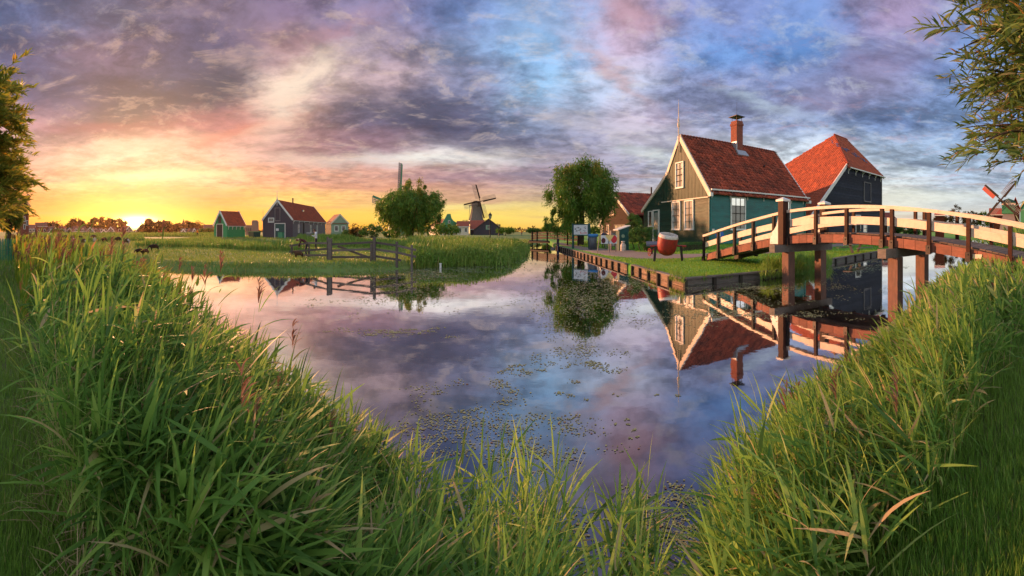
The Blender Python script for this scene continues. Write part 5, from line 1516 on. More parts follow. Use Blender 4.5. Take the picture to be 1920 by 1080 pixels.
# tufts hanging over the quay and round the first pier
px, r, x, y = scatter(26000, 1150, 1580, 13.8, 26, rg4)
d, lab = shore(x, y)
nz = np.sin(px * 0.13) + np.sin(px * 0.047 + 1.0)
k = (lab == 1) & (((d > -0.18) & (d < 0.25) & (nz > 0.9)) | ((px > 1425) & (px < 1560) & (d > -0.7) & (d < 1.0)) | ((px > 1255) & (px < 1284) & (d > -0.25) & (d < 0.3)))
x, y, r, px, d = x[k], y[k], r[k], px[k], d[k]
zb__ = np.where(px > 1420, np.maximum(0.0, np.minimum(0.3, d)), 0.12)
carpet('quay_tufts', np.stack([x, y, zb__ + 0.1 * rg4.random(len(x))], -1), np.where(px > 1420, 0.42 + 0.3 * np.sin(px * 0.11) ** 2, 0.34), 0.026, 'grass', 'rank grass tufts along the quay and round the first bridge pile', 77, seg=3, splay=1.0)

# floating duckweed and pond plants
rg5 = np.random.default_rng(66)
WP = [(930, 800, 110, 34, 2600), (890, 730, 60, 22, 700), (1000, 850, 90, 30, 900), (840, 820, 60, 40, 700), (1250, 950, 80, 30, 700), (1180, 1000, 70, 50, 1500), (1310, 1000, 80, 50, 1600),
      (900, 980, 90, 40, 700), (765, 540, 60, 30, 1500), (720, 625, 55, 7, 500), (800, 515, 60, 10, 1500), (860, 504, 60, 8, 1400), (930, 488, 40, 8, 900), (1090, 560, 55, 42, 3000),
      (1150, 530, 40, 16, 900), (1330, 590, 60, 14, 1100), (1380, 555, 60, 16, 900), (1400, 540, 60, 7, 700), (1190, 820, 14, 8, 90), (1160, 790, 14, 6, 60), (1150, 740, 10, 5, 30), (1080, 660, 50, 20, 500),
      (640, 560, 60, 10, 200), (1600, 505, 40, 9, 500), (1580, 540, 40, 18, 260), (1640, 497, 30, 6, 300), (1120, 690, 40, 14, 260), (980, 690, 30, 8, 160), (1060, 740, 25, 8, 120), (1250, 740, 12, 5, 60), (1500, 590, 60, 8, 300)]
vs_, tt_ = [], []
for cx_, cy_, sx_, sy_, n in WP:
    n = int(n * (0.45 if cy_ > 700 else 1.0))
    # chains of small clumps
    c = rg5.normal(0, 1, (max(3, n // 22), 2))
    ii = rg5.integers(0, len(c), n)
    P_ = np.stack([cx_ + sx_ * 1.0 * c[ii, 0] + rg5.normal(0, 0.17, n) * sx_, cy_ + sy_ * 0.6 * c[ii, 1] + rg5.normal(0, 0.17, n) * sy_], -1)
    P_ = P_[(P_[:, 1] > 462)]
    r = H * F / (P_[:, 1] - HOR); a = (P_[:, 0] - CX) / F
    x, y = r * np.sin(a), r * np.cos(a)
    d, lab = shore(x, y); k = d < -0.03
    x, y, r = x[k], y[k], r[k]; n = len(x)
    s = (0.004 + 0.0017 * r) * rg5.uniform(0.5, 1.5, n)
    th_ = rg5.random(n) * 6.28
    q4 = []
    for j in range(4):
        q4.append(np.stack([x + s * np.cos(th_ + j * PI / 2) * rg5.uniform(0.6, 1.2, n), y + s * np.sin(th_ + j * PI / 2) * rg5.uniform(0.6, 1.2, n), 0.004 + 0.002 * rg5.random(n)], -1))
    vs_.append(np.stack(q4, 1).reshape(-1, 3)); tt_.append(np.repeat(np.clip(rg5.normal(0.5, 0.3, n), 0, 1), 4))
V = np.concatenate(vs_); T = np.concatenate(tt_)
tag(link('duckweed', npmesh('duckweed', V, np.arange(len(V)).reshape(-1, 4), M['weed'], tint=T)), 'patches of floating duckweed on the canal', 'duckweed', kind='stuff')

# ------------------------------------------------------------------ trees and shrubs
def crown(parent, c, R, n, leaf, mt, seed, clumps=60, droop=0.5, aspect=2.7, name='crown', fill=0.55, flat=0.0, tint0=0.45, lobes=None, bright=True):
    """leaves gathered in clumps through an uneven ellipsoid volume; droop hangs the twigs"""
    rg = np.random.default_rng(seed)
    R = np.array(R, float)
    dirs = rg.normal(0, 1, (clumps, 3)); dirs /= np.linalg.norm(dirs, axis=1)[:, None]
    rad = rg.uniform(fill, 1.0, clumps) ** 0.6
    cc = dirs * rad[:, None]
    if flat: cc[:, 2] = np.where(cc[:, 2] < -flat, -flat + (cc[:, 2] + flat) * 0.3, cc[:, 2])
    C_ = cc * R
    cs = rg.uniform(0.09, 0.22, clumps) * R.mean()
    ct = np.clip(rg.normal(tint0, 0.18, clumps), 0, 1)
    ii = rg.integers(0, clumps, n)
    off = rg.normal(0, 0.6, (n, 3)); off *= (cs[ii])[:, None]
    off[:, 2] = off[:, 2] * (1.0 + droop) - np.abs(off[:, 2]) * droop * 0.6
    P_ = C_[ii] + off + np.array(c)
    az_ = np.arctan2(P_[:, 0] - c[0], P_[:, 1] - c[1]) + rg.normal(0, 0.9, n)
    e0 = rg.normal(0.1 - droop * 1.1, 0.5, n)
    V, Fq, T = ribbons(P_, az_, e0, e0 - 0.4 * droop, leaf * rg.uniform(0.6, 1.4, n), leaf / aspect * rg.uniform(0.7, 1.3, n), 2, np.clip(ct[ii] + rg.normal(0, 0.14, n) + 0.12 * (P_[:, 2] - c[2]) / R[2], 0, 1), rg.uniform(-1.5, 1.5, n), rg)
    o = link(name, npmesh(name, V, Fq, M[mt], tint=T), parent)
    o['kind'] = 'stuff'
    return C_


def limbs(parent, base, top, C_, r0, k, seed, name='trunk', forks=1, spread=0.4):
    rg = random.Random(seed); mb = MB()
    base, top = Vector(base), Vector(top)
    starts = []
    for f_ in range(forks):
        b_ = base + Vector((rg.uniform(-1, 1), rg.uniform(-1, 1), 0)) * (spread if forks > 1 else 0)
        t_ = top + Vector((rg.uniform(-1, 1), rg.uniform(-1, 1), 0)) * spread * (2.0 if forks > 1 else 0.5)
        m1 = b_.lerp(t_, 0.5) + Vector((rg.uniform(-.15, .15), rg.uniform(-.15, .15), 0))
        mb.tube([b_ - Z_ * 0.3, b_ + Z_ * 0.15, m1, t_], [r0 * 1.35, r0, r0 * 0.8, r0 * 0.6], 9)
        starts.append(t_)
    mb.build(name, M['bark'], parent, True)
    idx_ = list(range(len(C_))); rg.shuffle(idx_)
    for j, i in enumerate(idx_[:k]):
        e = Vector(C_[i]) + Vector(parent_c[0]); s_ = starts[j % len(starts)]
        m1 = s_.lerp(e, 0.45) + Vector((0, 0, 0.12 * (e - s_).length))
        MB().tube([s_, m1, e], [r0 * 0.42, r0 * 0.25, r0 * 0.07], 6, cap=False).build('limb', M['bark'], parent, True)


parent_c = [Vector((0, 0, 0))]


def tree(name, label, px, r, zt, zb, wpx, mt, n, leaf, seed, cat='tree', clumps=60, droop=0.5, trunk_r=0.25, limbs_n=10, group=None, squash=1.0, forks=1, gz_=True, flat=0.0, lean=0.0, tint0=0.45, fill=0.55, dep=1.0):
    """crown from height zb to zt, wpx wide in the panorama at distance r"""
    base = on(px, r) if gz_ else pol(px, r, 0.6)
    t = empty(name, base, 0, label, cat, group)
    R_ = wpx / 2 * r / F; cz = (zt + zb) / 2 - base.z
    c = Vector((lean, 0, cz)); parent_c[0] = c
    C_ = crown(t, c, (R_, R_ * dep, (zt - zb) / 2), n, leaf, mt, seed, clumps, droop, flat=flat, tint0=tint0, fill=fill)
    limbs(t, (0, 0, 0), (lean * 0.6, 0, max(0.4, cz - (zt - zb) * 0.28)), C_, trunk_r, limbs_n, seed, forks=forks)
    return t


def lump(t, c, R, n, leaf, mt, seed, **kw):
    return crown(t, c, R, n, leaf, mt, seed, name='crown', **kw)


# round willow by the quay
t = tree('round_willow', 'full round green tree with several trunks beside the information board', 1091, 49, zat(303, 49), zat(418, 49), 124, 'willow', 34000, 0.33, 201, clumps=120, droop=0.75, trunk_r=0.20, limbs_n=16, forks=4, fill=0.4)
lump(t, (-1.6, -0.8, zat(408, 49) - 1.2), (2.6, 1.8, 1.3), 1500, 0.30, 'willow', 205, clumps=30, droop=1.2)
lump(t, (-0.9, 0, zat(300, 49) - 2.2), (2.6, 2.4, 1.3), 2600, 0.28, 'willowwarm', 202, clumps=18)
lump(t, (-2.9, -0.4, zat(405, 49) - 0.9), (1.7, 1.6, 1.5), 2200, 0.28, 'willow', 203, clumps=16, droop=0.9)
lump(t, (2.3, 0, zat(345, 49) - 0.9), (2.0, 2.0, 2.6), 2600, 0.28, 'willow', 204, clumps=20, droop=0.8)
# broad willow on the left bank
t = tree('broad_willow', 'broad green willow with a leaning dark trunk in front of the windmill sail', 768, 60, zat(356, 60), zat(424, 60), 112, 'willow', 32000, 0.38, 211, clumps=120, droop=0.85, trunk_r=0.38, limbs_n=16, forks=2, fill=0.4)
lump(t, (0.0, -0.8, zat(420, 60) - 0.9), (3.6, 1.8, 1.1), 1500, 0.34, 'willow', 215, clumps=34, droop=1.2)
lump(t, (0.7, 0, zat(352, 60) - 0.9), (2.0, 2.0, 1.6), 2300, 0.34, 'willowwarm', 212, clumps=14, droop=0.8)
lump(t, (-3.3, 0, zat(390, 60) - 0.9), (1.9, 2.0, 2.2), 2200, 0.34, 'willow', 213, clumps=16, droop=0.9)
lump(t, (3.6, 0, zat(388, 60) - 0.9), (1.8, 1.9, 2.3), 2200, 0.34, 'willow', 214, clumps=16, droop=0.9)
# shrubs beside the green house
for (px, r, zt_, w, lb, sd_) in ((1189, 36.5, zat(400, 36.5), 30, 'dense dark green shrub beside the low end of the green house', 221), (1200, 33.5, zat(424, 33.5), 40, 'lower rounded shrub in front of the dense dark shrub', 222)):
    tree('garden_shrub', lb, px, r, zt_, 1.0, w, 'bush', 6500, 0.11, sd_, 'shrub', clumps=50, droop=0.1, trunk_r=0.05, limbs_n=6, fill=0.5)
tree('rose_bush', 'thin leggy bush with open twigs against the gable of the green house', 1222, 34.0, zat(418, 34), 1.4, 24, 'bush', 900, 0.10, 223, 'shrub', clumps=30, droop=0.2, trunk_r=0.03, limbs_n=14, fill=0.3)
# clipped hedges before the house
for (pa, ra, pb, rb, ht, lb) in ((1207, 33.5, 1232, 33.0, 0.55, 'short clipped hedge left of the red kettle'), (1277, 31.5, 1325, 33.2, 0.62, 'low clipped hedge under the gable windows of the green house')):
    A, Bp = pol(pa, ra), pol(pb, rb); mid = (A + Bp) / 2; L_ = (Bp - A).length
    h_ = empty('clipped_hedge', (mid.x, mid.y, gz1(mid.x, mid.y)), math.atan2((Bp - A).y, (Bp - A).x), lb, 'hedge')
    rgh = np.random.default_rng(int(pa)); n = 5200
    P_ = np.stack([rgh.uniform(-L_ / 2, L_ / 2, n), rgh.uniform(-0.35, 0.35, n), ht * rgh.random(n) ** 0.6], -1)
    V, Fq, T = ribbons(P_, rgh.random(n) * 6.28, rgh.uniform(-0.5, 1.4, n), rgh.uniform(-0.8, 0.8, n), np.full(n, 0.10), np.full(n, 0.055), 1, np.clip(rgh.normal(0.5, 0.25, n), 0, 1), None, rgh)
    o = link('foliage', npmesh('foliage', V, Fq, M['bush'], tint=T), h_); o['kind'] = 'stuff'
    MB().box(-L_ / 2 + 0.1, L_ / 2 - 0.1, -0.2, 0.2, -0.1, ht * 0.7).build('inner_twigs', M['bark'], h_)


# ------- willows framing the view: long narrow leaves on drooping twigs
def twig_tree(t, starts, mt, leaf, seed, nleaf=26, seg=5, tl=(0.5, 1.1), lw=6.5, subs=6, droop=1.3, heading=None, reach=(0.8, 1.6)):
    """starts: list of (point, heading) for main twigs; each carries side twigs thick with leaves"""
    rg = np.random.default_rng(seed); mb = MB(); P_, A_, E_, Lg = [], [], [], []
    for p0, hd in starts:
        p = Vector(p0); el = rg.uniform(0.1, 0.7); a = hd + rg.normal(0, 0.35); ln = rg.uniform(*reach)
        pts = [p.copy()]
        for i in range(7):
            el -= droop * 0.11; a += rg.normal(0, 0.12)
            p = p + Vector((math.sin(a) * math.cos(el), math.cos(a) * math.cos(el), math.sin(el))) * (ln / 7); pts.append(p.copy())
        mb.tube(pts, [0.012 * (1 - i / 8) + 0.003 for i in range(8)], 4, cap=False)
        for s_ in range(subs):
            f_ = rg.uniform(0.1, 1.0) * 7; i = min(6, int(f_)); q_ = pts[i].lerp(pts[i + 1], f_ - i)
            ea = rg.uniform(-0.3, 0.6); aa = a + rg.normal(0, 0.9); l2 = rg.uniform(*tl); sp = [q_.copy()]
            for j in range(5):
                ea -= droop * 0.16
                q_ = q_ + Vector((math.sin(aa) * math.cos(ea), math.cos(aa) * math.cos(ea), math.sin(ea))) * (l2 / 5); sp.append(q_.copy())
            mb.tube(sp, [0.004, 0.0035, 0.003, 0.0025, 0.002, 0.0015], 3, cap=False)
            for k_ in range(nleaf):
                g = rg.uniform(0.05, 1.0) * 5; j = min(4, int(g)); w_ = sp[j].lerp(sp[j + 1], g - j)
                P_.append(w_[:]); A_.append(aa + (1 if k_ % 2 else -1) * rg.uniform(0.3, 0.9)); E_.append(ea + rg.uniform(0.2, 1.1)); Lg.append(leaf * rg.uniform(0.6, 1.2))
    P_, A_, E_, Lg = map(np.array, (P_, A_, E_, Lg)); n = len(P_)
    V, Fq, T = ribbons(P_, A_, E_, E_ - rg.uniform(0.2, 1.0, n), Lg, Lg / lw, seg, np.clip(rg.normal(0.5, 0.24, n), 0, 1), rg.normal(0, 0.7, n), rg)
    o = link('leaves', npmesh('leaves', V, Fq, M[mt], tint=T), t); o['kind'] = 'stuff'
    o = mb.build('twigs', M['bark'], t); o['kind'] = 'stuff'


M['framewillow'] = leafmat('frame_willow_leaves', [(0.0, (0.09, 0.16, 0.04)), (0.4, (0.17, 0.28, 0.06)), (0.72, (0.28, 0.37, 0.12)), (0.88, (0.44, 0.43, 0.24)), (1.0, (0.60, 0.28, 0.06))], trans=0.45, rough=0.5)
# right: trunk stands just outside the frame, crown hangs in
base = pol(2035, 5.2); base.z = gz1(base.x, base.y)
wr = empty('leaning_willow', base, 0, 'willow with long narrow leaves hanging into the upper right corner', 'tree')
top = Vector((-0.1, 0.1, 2.4))
MB().tube([(0, 0, -0.3), (0, 0, 0.3), (-0.05, 0.05, 1.4), top, (-0.1, 0.3, 4.4), (-0.2, 0.4, 6.2)], [0.24, 0.2, 0.17, 0.15, 0.10, 0.04], 10).build('trunk', M['bark'], wr, True)
rgw = random.Random(17); st_ = []
prof_r = [(-60, 1925), (0, 1910), (60, 1885), (120, 1900), (180, 1905), (230, 1915), (290, 1925), (330, 1935)]
lb_ = MB()
for i in range(210):
    py = rgw.uniform(-170, 325)
    pmin = np.interp(py, [a for a, b in prof_r], [b for a, b in prof_r]) + 22
    px = pmin + (2050 - pmin) * rgw.random() ** 1.1
    r = rgw.uniform(3.4, 5.6)
    P_ = pol(px, r); P_.z = zat(py, r) + 0.15
    st_.append((P_ - base, -1.2 + rgw.uniform(-0.9, 0.9)))
for i in range(16):
    e = st_[i * 10][0]; s_ = Vector((-0.1, 0.2, max(1.2, min(5.8, e.z - 0.6))))
    MB().tube([s_, s_.lerp(e, 0.5) + Vector((0, 0, 0.25)), e], [0.05, 0.03, 0.012], 6, cap=False).build('limb', M['bark'], wr, True)
twig_tree(wr, st_, 'framewillow', 0.15, 31, nleaf=16, seg=3, tl=(0.25, 0.55), lw=6.4, subs=5, droop=0.9, reach=(0.45, 0.9))
# left: yellowing willow whose crown cuts the left edge
base = pol(-78, 13.5); base.z = 0.6
wl = empty('yellowing_willow', base, 0, 'tall yellowing willow cut by the left edge of the view', 'tree')
MB().tube([(0, 0, -0.3), (0, 0, 0.4), (0.1, 0, 2.5), (0, 0.1, 4.5), (0.1, 0, 7.5)], [0.34, 0.28, 0.22, 0.16, 0.05], 10).build('trunk', M['bark'], wl, True)
st_ = []
prof_l = [(95, -30), (150, -16), (200, 0), (260, 14), (320, 12), (380, 4), (410, 0)]
for i in range(240):
    py = rgw.uniform(165, 405)
    pm = np.interp(py, [a for a, b in prof_l], [b for a, b in prof_l]) - 14
    px = pm - (130) * rgw.random() ** 1.2
    r = rgw.uniform(11.5, 15)
    P_ = pol(px, r); P_.z = zat(py, r)
    st_.append((P_ - base, 1.0 + rgw.uniform(-0.9, 0.9)))
for i in range(14):
    e = st_[i * 13][0]; s_ = Vector((0.05, 0.0, max(1.2, min(7.0, e.z - 0.9))))
    MB().tube([s_, s_.lerp(e, 0.5) + Vector((0, 0, 0.3)), e], [0.08, 0.05, 0.02], 6, cap=False).build('limb', M['bark'], wl, True)
M['edgewillow'] = leafmat('edge_willow_leaves', [(0.0, (0.14, 0.19, 0.03)), (0.45, (0.30, 0.36, 0.05)), (0.8, (0.50, 0.44, 0.07)), (1.0, (0.62, 0.36, 0.04))], trans=0.5)
twig_tree(wl, st_, 'edgewillow', 0.27, 32, nleaf=26, seg=2, tl=(0.4, 0.9), lw=4.2, subs=6, droop=0.7, reach=(0.7, 1.4))
# pollard willow below it
base = on(17, 24)
tree('pollard_willow', 'small pollard willow with a mop of grey green leaves behind the green netting', 17, 24, zat(388, 24), zat(428, 24), 44, 'willowwarm', 4200, 0.26, 233, clumps=34, droop=0.6, trunk_r=0.16, limbs_n=10, tint0=0.35)

# far tree line, one tree at a time (px, top py, width px, base py, kind)
FT = [(142, 411, 24, 436, 'open red-tinged tree left of the round tree'), (163, 420, 22, 438, 'low tree over the dark town roofs'), (185, 408, 26, 436, 'large round backlit tree over the town roofs'),
      (208, 410, 14, 436, 'slender ragged tree between the two round trees'), (222, 412, 24, 436, 'second round backlit tree left of the sun'), (287, 413, 34, 446, 'broad dark red tree just right of the sun'),
      (272, 428, 18, 446, 'small bush at the foot of the broad red tree'), (318, 416, 26, 446, 'rounded tree between the broad red tree and the church spire'), (352, 417, 26, 440, 'tree behind the white gabled houses by the spire'),
      (366, 419, 16, 438, 'small tree right of the church spire'), (377, 424, 16, 438, 'low tree before the brown roofs'), (97, 419, 22, 432, 'orange tree top behind the brick town house'),
      (388, 432, 30, 447, 'green bush beside the green shed'), (307, 424, 18, 444, 'short tree right of the broad red tree'), (130, 421, 14, 440, 'small green tree before the town houses'), (108, 432, 16, 446, 'dark green bush before the first town houses')]
for i, (px, ty, w, by, lb) in enumerate(FT):
    r = 250 if by < 445 else 180
    zt_, zb_2 = zat(ty, r), max(0.9, zat(by, r) + 1.2)
    tree('town_tree', lb + ' on the horizon', px, r, zt_, zb_2, w * 1.15, 'farleaf' if i not in (12, 14, 15) else 'bush', 2600, 1.5, 300 + i, clumps=34, droop=0.15, trunk_r=0.4, limbs_n=7, group='trees in the far town', fill=0.45)
MT = [(655, 431, 28, 446, 95, 'low scrub at the left of the bushy clump'), (672, 428, 30, 446, 90, 'reddish scrub left of the large bush'), (697, 420, 44, 446, 82, 'large bush left of the broad willow'),
      (834, 422, 56, 440, 75, 'wide bush before the green gabled house'), (735, 434, 30, 444, 75, 'low bush under the broad willow'), (948, 428, 34, 436, 130, 'bush right of the dark barn by the windmill'),
      (1003, 430, 24, 436, 120, 'small bush beyond the low bridge'), (1028, 420, 20, 437, 110, 'pointed shrub beyond the low bridge'), (1060, 424, 50, 437, 140, 'low tree clump behind the round willow'),
      (1115, 426, 24, 437, 140, 'low bush seen between willow trunks and workshop'), (1796, 386, 34, 428, 95, 'orange tinted tree seen over the handrail'), (1822, 396, 34, 424, 130, 'lower dark tree right of the orange tinted tree'),
      (1765, 402, 26, 430, 95, 'reddish low tree behind the orange shed'), (1845, 398, 24, 424, 130, 'dark tree behind the windmill sails'), (1700, 425, 50, 440, 100, 'low hedge far behind the bridge')]
for i, (px, ty, w, by, r, lb) in enumerate(MT):
    zt_, zb_2 = zat(ty, r), max(0.7, zat(by, r))
    tree('scrub_tree' if zt_ < 5 else 'field_tree', lb, px, r, zt_, zb_2, w, 'farleaf' if ('orange' in lb or 'red' in lb) else 'willow' if i % 2 else 'bush', 2200, 0.42 if r < 100 else 0.6, 340 + i, 'tree' if zt_ > 5 else 'bush', clumps=34, droop=0.15, trunk_r=0.15, limbs_n=7)
# distant wooded skyline
rg6 = np.random.default_rng(88); acc = Acc()
n = 9000
px = rg6.uniform(60, 1880, n); r = rg6.uniform(420, 620, n)
hs = 5 + 4 * np.sin(px * 0.021) + 3 * np.sin(px * 0.07 + 1) + 2 * np.sin(px * 0.19)
hs = np.where((px > 960) & (px < 1700), hs * 0.45, hs) ; hs = np.maximum(hs, 1.6)
a = (px - CX) / F
P_ = np.stack([r * np.sin(a), r * np.cos(a), 0.6 + hs * rg6.random(n)], -1)
V, Fq, T = ribbons(P_, rg6.random(n) * 6.28, rg6.uniform(-0.5, 1, n), rg6.uniform(-0.5, 0.6, n), np.full(n, 3.4), np.full(n, 1.9), 2, rg6.random(n), None, rg6)
acc.add(V, Fq, T)
tag(link('far_woods', acc.mesh('far_woods', M['farleaf'])), 'low wooded skyline on the horizon', 'woods', kind='stuff')

# ------------------------------------------------------------------ windmills
def sail_set(parent, hub, nrm, R_, ang0, w, mats=('black', 'greyboard'), red=(), board='black', lattice='lattice'):
    """four lattice sails turning in the plane with normal nrm"""
    hub, nrm = Vector(hub), Vector(nrm).normalized()
    u = Z_.cross(nrm).normalized(); v_ = nrm.cross(u).normalized()
    for k in range(4):
        a = ang0 + k * PI / 2
        d = u * math.cos(a) + v_ * math.sin(a); e = (u * -math.sin(a) + v_ * math.cos(a))
        s_ = MB().beam(hub, hub + d * R_, 0.38, 0.30, up=nrm, w1=0.2, h1=0.18).build('sail', M[board], parent)
        # storm boards on the leading side
        b0 = hub + d * (R_ * 0.18)
        MB().prism([b0 - e * 0.12, hub + d * R_ * 0.98 - e * 0.12, hub + d * R_ * 0.98 - e * (0.12 + w * 0.26), b0 - e * (0.12 + w * 0.30)], nrm * 0.06).build('wind_board', M[board], s_)
        if k in red:
            MB().prism([b0 + e * 0.15 + d * R_ * 0.12, hub + d * R_ * 0.97 + e * 0.15, hub + d * R_ * 0.97 + e * w, b0 + d * R_ * 0.12 + e * w], nrm * 0.05).build('sail_cloth', M['red'], s_)
        else:
            lt = MB(); nb = max(10, int(R_ * 1.1)); t = 0.05 + R_ * 0.006
            for i in range(nb + 1):
                p_ = hub + d * (R_ * (0.2 + 0.78 * i / nb)); lt.beam(p_, p_ + e * w, t, t, up=nrm)
            for j in (0.34, 0.67, 1.0): lt.beam(hub + d * R_ * 0.2 + e * w * j, hub + d * R_ * 0.98 + e * w * j, t, t, up=nrm)
            o = lt.build(lattice, M[mats[1]], s_); o['kind'] = 'stuff'


# thatched tower mill in the middle distance
r = 240; c = pol(893, r, 0.6)
mill = empty('tower_windmill', c, -(893 - CX) / F, 'grey thatched windmill with four lattice sails above a railed gallery', 'windmill')
zz = lambda py, rr=240: zat(py, rr) - 0.6
MB().lathe([(5.3, 0), (5.0, zz(417))], 8).build('base', M['greenhouse'], mill)
MB().lathe([(4.6, zz(417)), (4.2, zz(411)), (3.1, zz(395)), (2.75, zz(387.5))], 8).build('tower', M['thatch'], mill)
MB().lathe([(4.3, zz(414.5)), (4.75, zz(414.5)), (4.75, zz(412.5)), (4.3, zz(412.5))], 8).build('tower_band', M['palegreen'], mill)
st_ = MB().lathe([(4.3, zz(417.2)), (8.2, zz(417.2)), (8.2, zz(416.2)), (4.3, zz(416.2))], 16).build('gallery', M['greyboard'], mill)
gr = MB()
for k in range(16):
    a = 2 * PI * k / 16; x_, y_ = 8.1 * math.cos(a), 8.1 * math.sin(a)
    a2 = 2 * PI * (k + 1) / 16; x2, y2 = 8.1 * math.cos(a2), 8.1 * math.sin(a2)
    gr.beam((x_, y_, zz(416)), (x_, y_, zz(413)), 0.16, 0.16).beam((x_, y_, zz(413)), (x2, y2, zz(413)), 0.14, 0.14)
    if k % 2: gr.beam((x_, y_, zz(417)), (4.9 * math.cos(a), 4.9 * math.sin(a), zz(425)), 0.2, 0.2)
gr.build('gallery_rail', M['greyboard'], mill)['kind'] = 'stuff'
cp_ = MB().lathe([(2.9, zz(387.5)), (3.1, zz(385)), (2.7, zz(380)), (1.6, zz(377)), (0.2, zz(376.3))], 12).build('cap', M['thatchdark'], mill)
MB().beam((-3.0, 0, zz(384)), (-4.3, 0, zz(386.5)), 0.5, 0.5).beam((-3.8, 0, zz(386)), (-4.4, -0.3, zz(415)), 0.22, 0.22).build('tail_pole', M['greyboard'], mill)
MB().tube([(0.6, 0, zz(381)), (1.4, -3.4, zz(380))], 0.35, 8).build('windshaft', M['black'], mill)
sail_set(mill, (2.2, -3.6, zz(378.5)), (0.30, -1, 0.12), 10.3, math.radians(14), 2.2)
# mill behind the broad willow: one tall green sail shows
r = 130; c = pol(748, r, 0.6)
m2 = empty('hidden_windmill', c, -(748 - CX) / F, 'windmill behind the broad willow with one long green sail pointing up', 'windmill')
z2 = lambda py: zat(py, 130) - 0.6
MB().lathe([(3.6, 0), (3.4, z2(425)), (2.0, z2(398))], 8).build('tower', M['greenhouse'], m2)
MB().lathe([(2.3, z2(398)), (2.1, z2(390)), (0.2, z2(384))], 10).build('cap', M['thatchdark'], m2)
sail_set(m2, (0.2, -2.8, z2(391)), (1.6, -1, 0.1), (391 - 305) * 130 / F, math.radians(80), 1.6, board='greenhouse')
# post mill at the right edge
r = 118; c = pol(1891, r, 0.9)
m3 = empty('green_post_mill', c, -(1891 - CX) / F, 'small green hollow post mill with a red clothed sail at the right edge', 'windmill')
z3 = lambda py: zat(py, 118) - 0.9
bw = 1.95
MB().add([(-1.5 * k, -1.5 * j, z3(401)) for k, j in ((1, 1), (-1, 1), (-1, -1), (1, -1))] + [(-3.0 * k, -3.0 * j, 0) for k, j in ((1, 1), (-1, 1), (-1, -1), (1, -1))],
         [(0, 1, 5, 4), (1, 2, 6, 5), (2, 3, 7, 6), (3, 0, 4, 7), (3, 2, 1, 0)]).build('base', M['greyboard'], m3)
bd_ = MB().box(-bw, bw, -bw, bw, z3(401), z3(380)).build('body', M['greenhouse'], m3)
MB().box(-bw - 0.08, bw + 0.08, -bw - 0.08, bw + 0.08, z3(385), z3(381.5)).build('cream_band', M['cream'], bd_)
MB().prism([(-bw - 0.2, -bw - 0.3, z3(380)), (bw + 0.2, -bw - 0.3, z3(380)), (bw * 0.75, -bw - 0.3, z3(376.5)), (0, -bw - 0.3, z3(373)), (-bw * 0.75, -bw - 0.3, z3(376.5))], (0, 2 * bw + 0.6, 0)).build('roof', M['tealdark'], m3)
for a, b in (((1.8, -2, z3(388)), (4.3, -2.0, z3(378))), ((4.3, -2, z3(378)), (3.3, -2, z3(390))), ((1.4, -2.2, z3(395)), (4.2, -2.6, 1.5)), ((2.6, -2.4, z3(395)), (4.4, -2.8, z3(394)))):
    MB().beam(a, b, 0.22, 0.22).build('tail_beam', M['palegreen'], m3)
MB().tube([(-bw + 0.2, -0.2, z3(378)), (-bw - 1.0, -1.4, z3(376))], 0.28, 8).build('windshaft', M['black'], m3)
sail_set(m3, (-bw - 0.2, -2.6, z3(376)), (-0.35, -1, 0.1), 6.9, math.radians(50), 1.35, red=(1,))
# left edge brick mill stump and its sail tip
c = pol(41, 62, 0.6)
m4 = empty('brick_mill', c, 0, 'dark red brick mill tower with small white windows beside the pollard willow', 'windmill')
k4 = 62 / F; m4.rotation_euler[2] = -(41 - CX) / F
tw4 = MB().box(-8 * k4, 13 * k4, 0, 2.2, -0.3, zat(403, 62) - 0.6).build('tower', M['brick'], m4)
MB().prism([(-9 * k4, -0.15, zat(403, 62) - 0.6), (14 * k4, -0.15, zat(403, 62) - 0.6), (9 * k4, -0.15, zat(392, 62) - 0.6), (-4 * k4, -0.15, zat(392, 62) - 0.6)], (0, 2.5, 0)).build('cap', M['thatchdark'], m4)
for x4, y4 in ((5, 411), (5, 425), (10, 418)):
    f4 = MB().box(x4 * k4 - 0.16, x4 * k4 + 0.16, -0.08, 0, zat(y4, 62) - 1.0, zat(y4, 62) - 0.2).build('window', M['white'], m4)
    MB().box(x4 * k4 - 0.10, x4 * k4 + 0.10, -0.10, -0.081, zat(y4, 62) - 0.93, zat(y4, 62) - 0.27).build('pane', M['glass'], f4)
sail_set(m4, (0.25, -0.7, zat(378, 62) - 0.6), (0.1, -1, 0.05), 1.35, math.radians(40), 0.4)

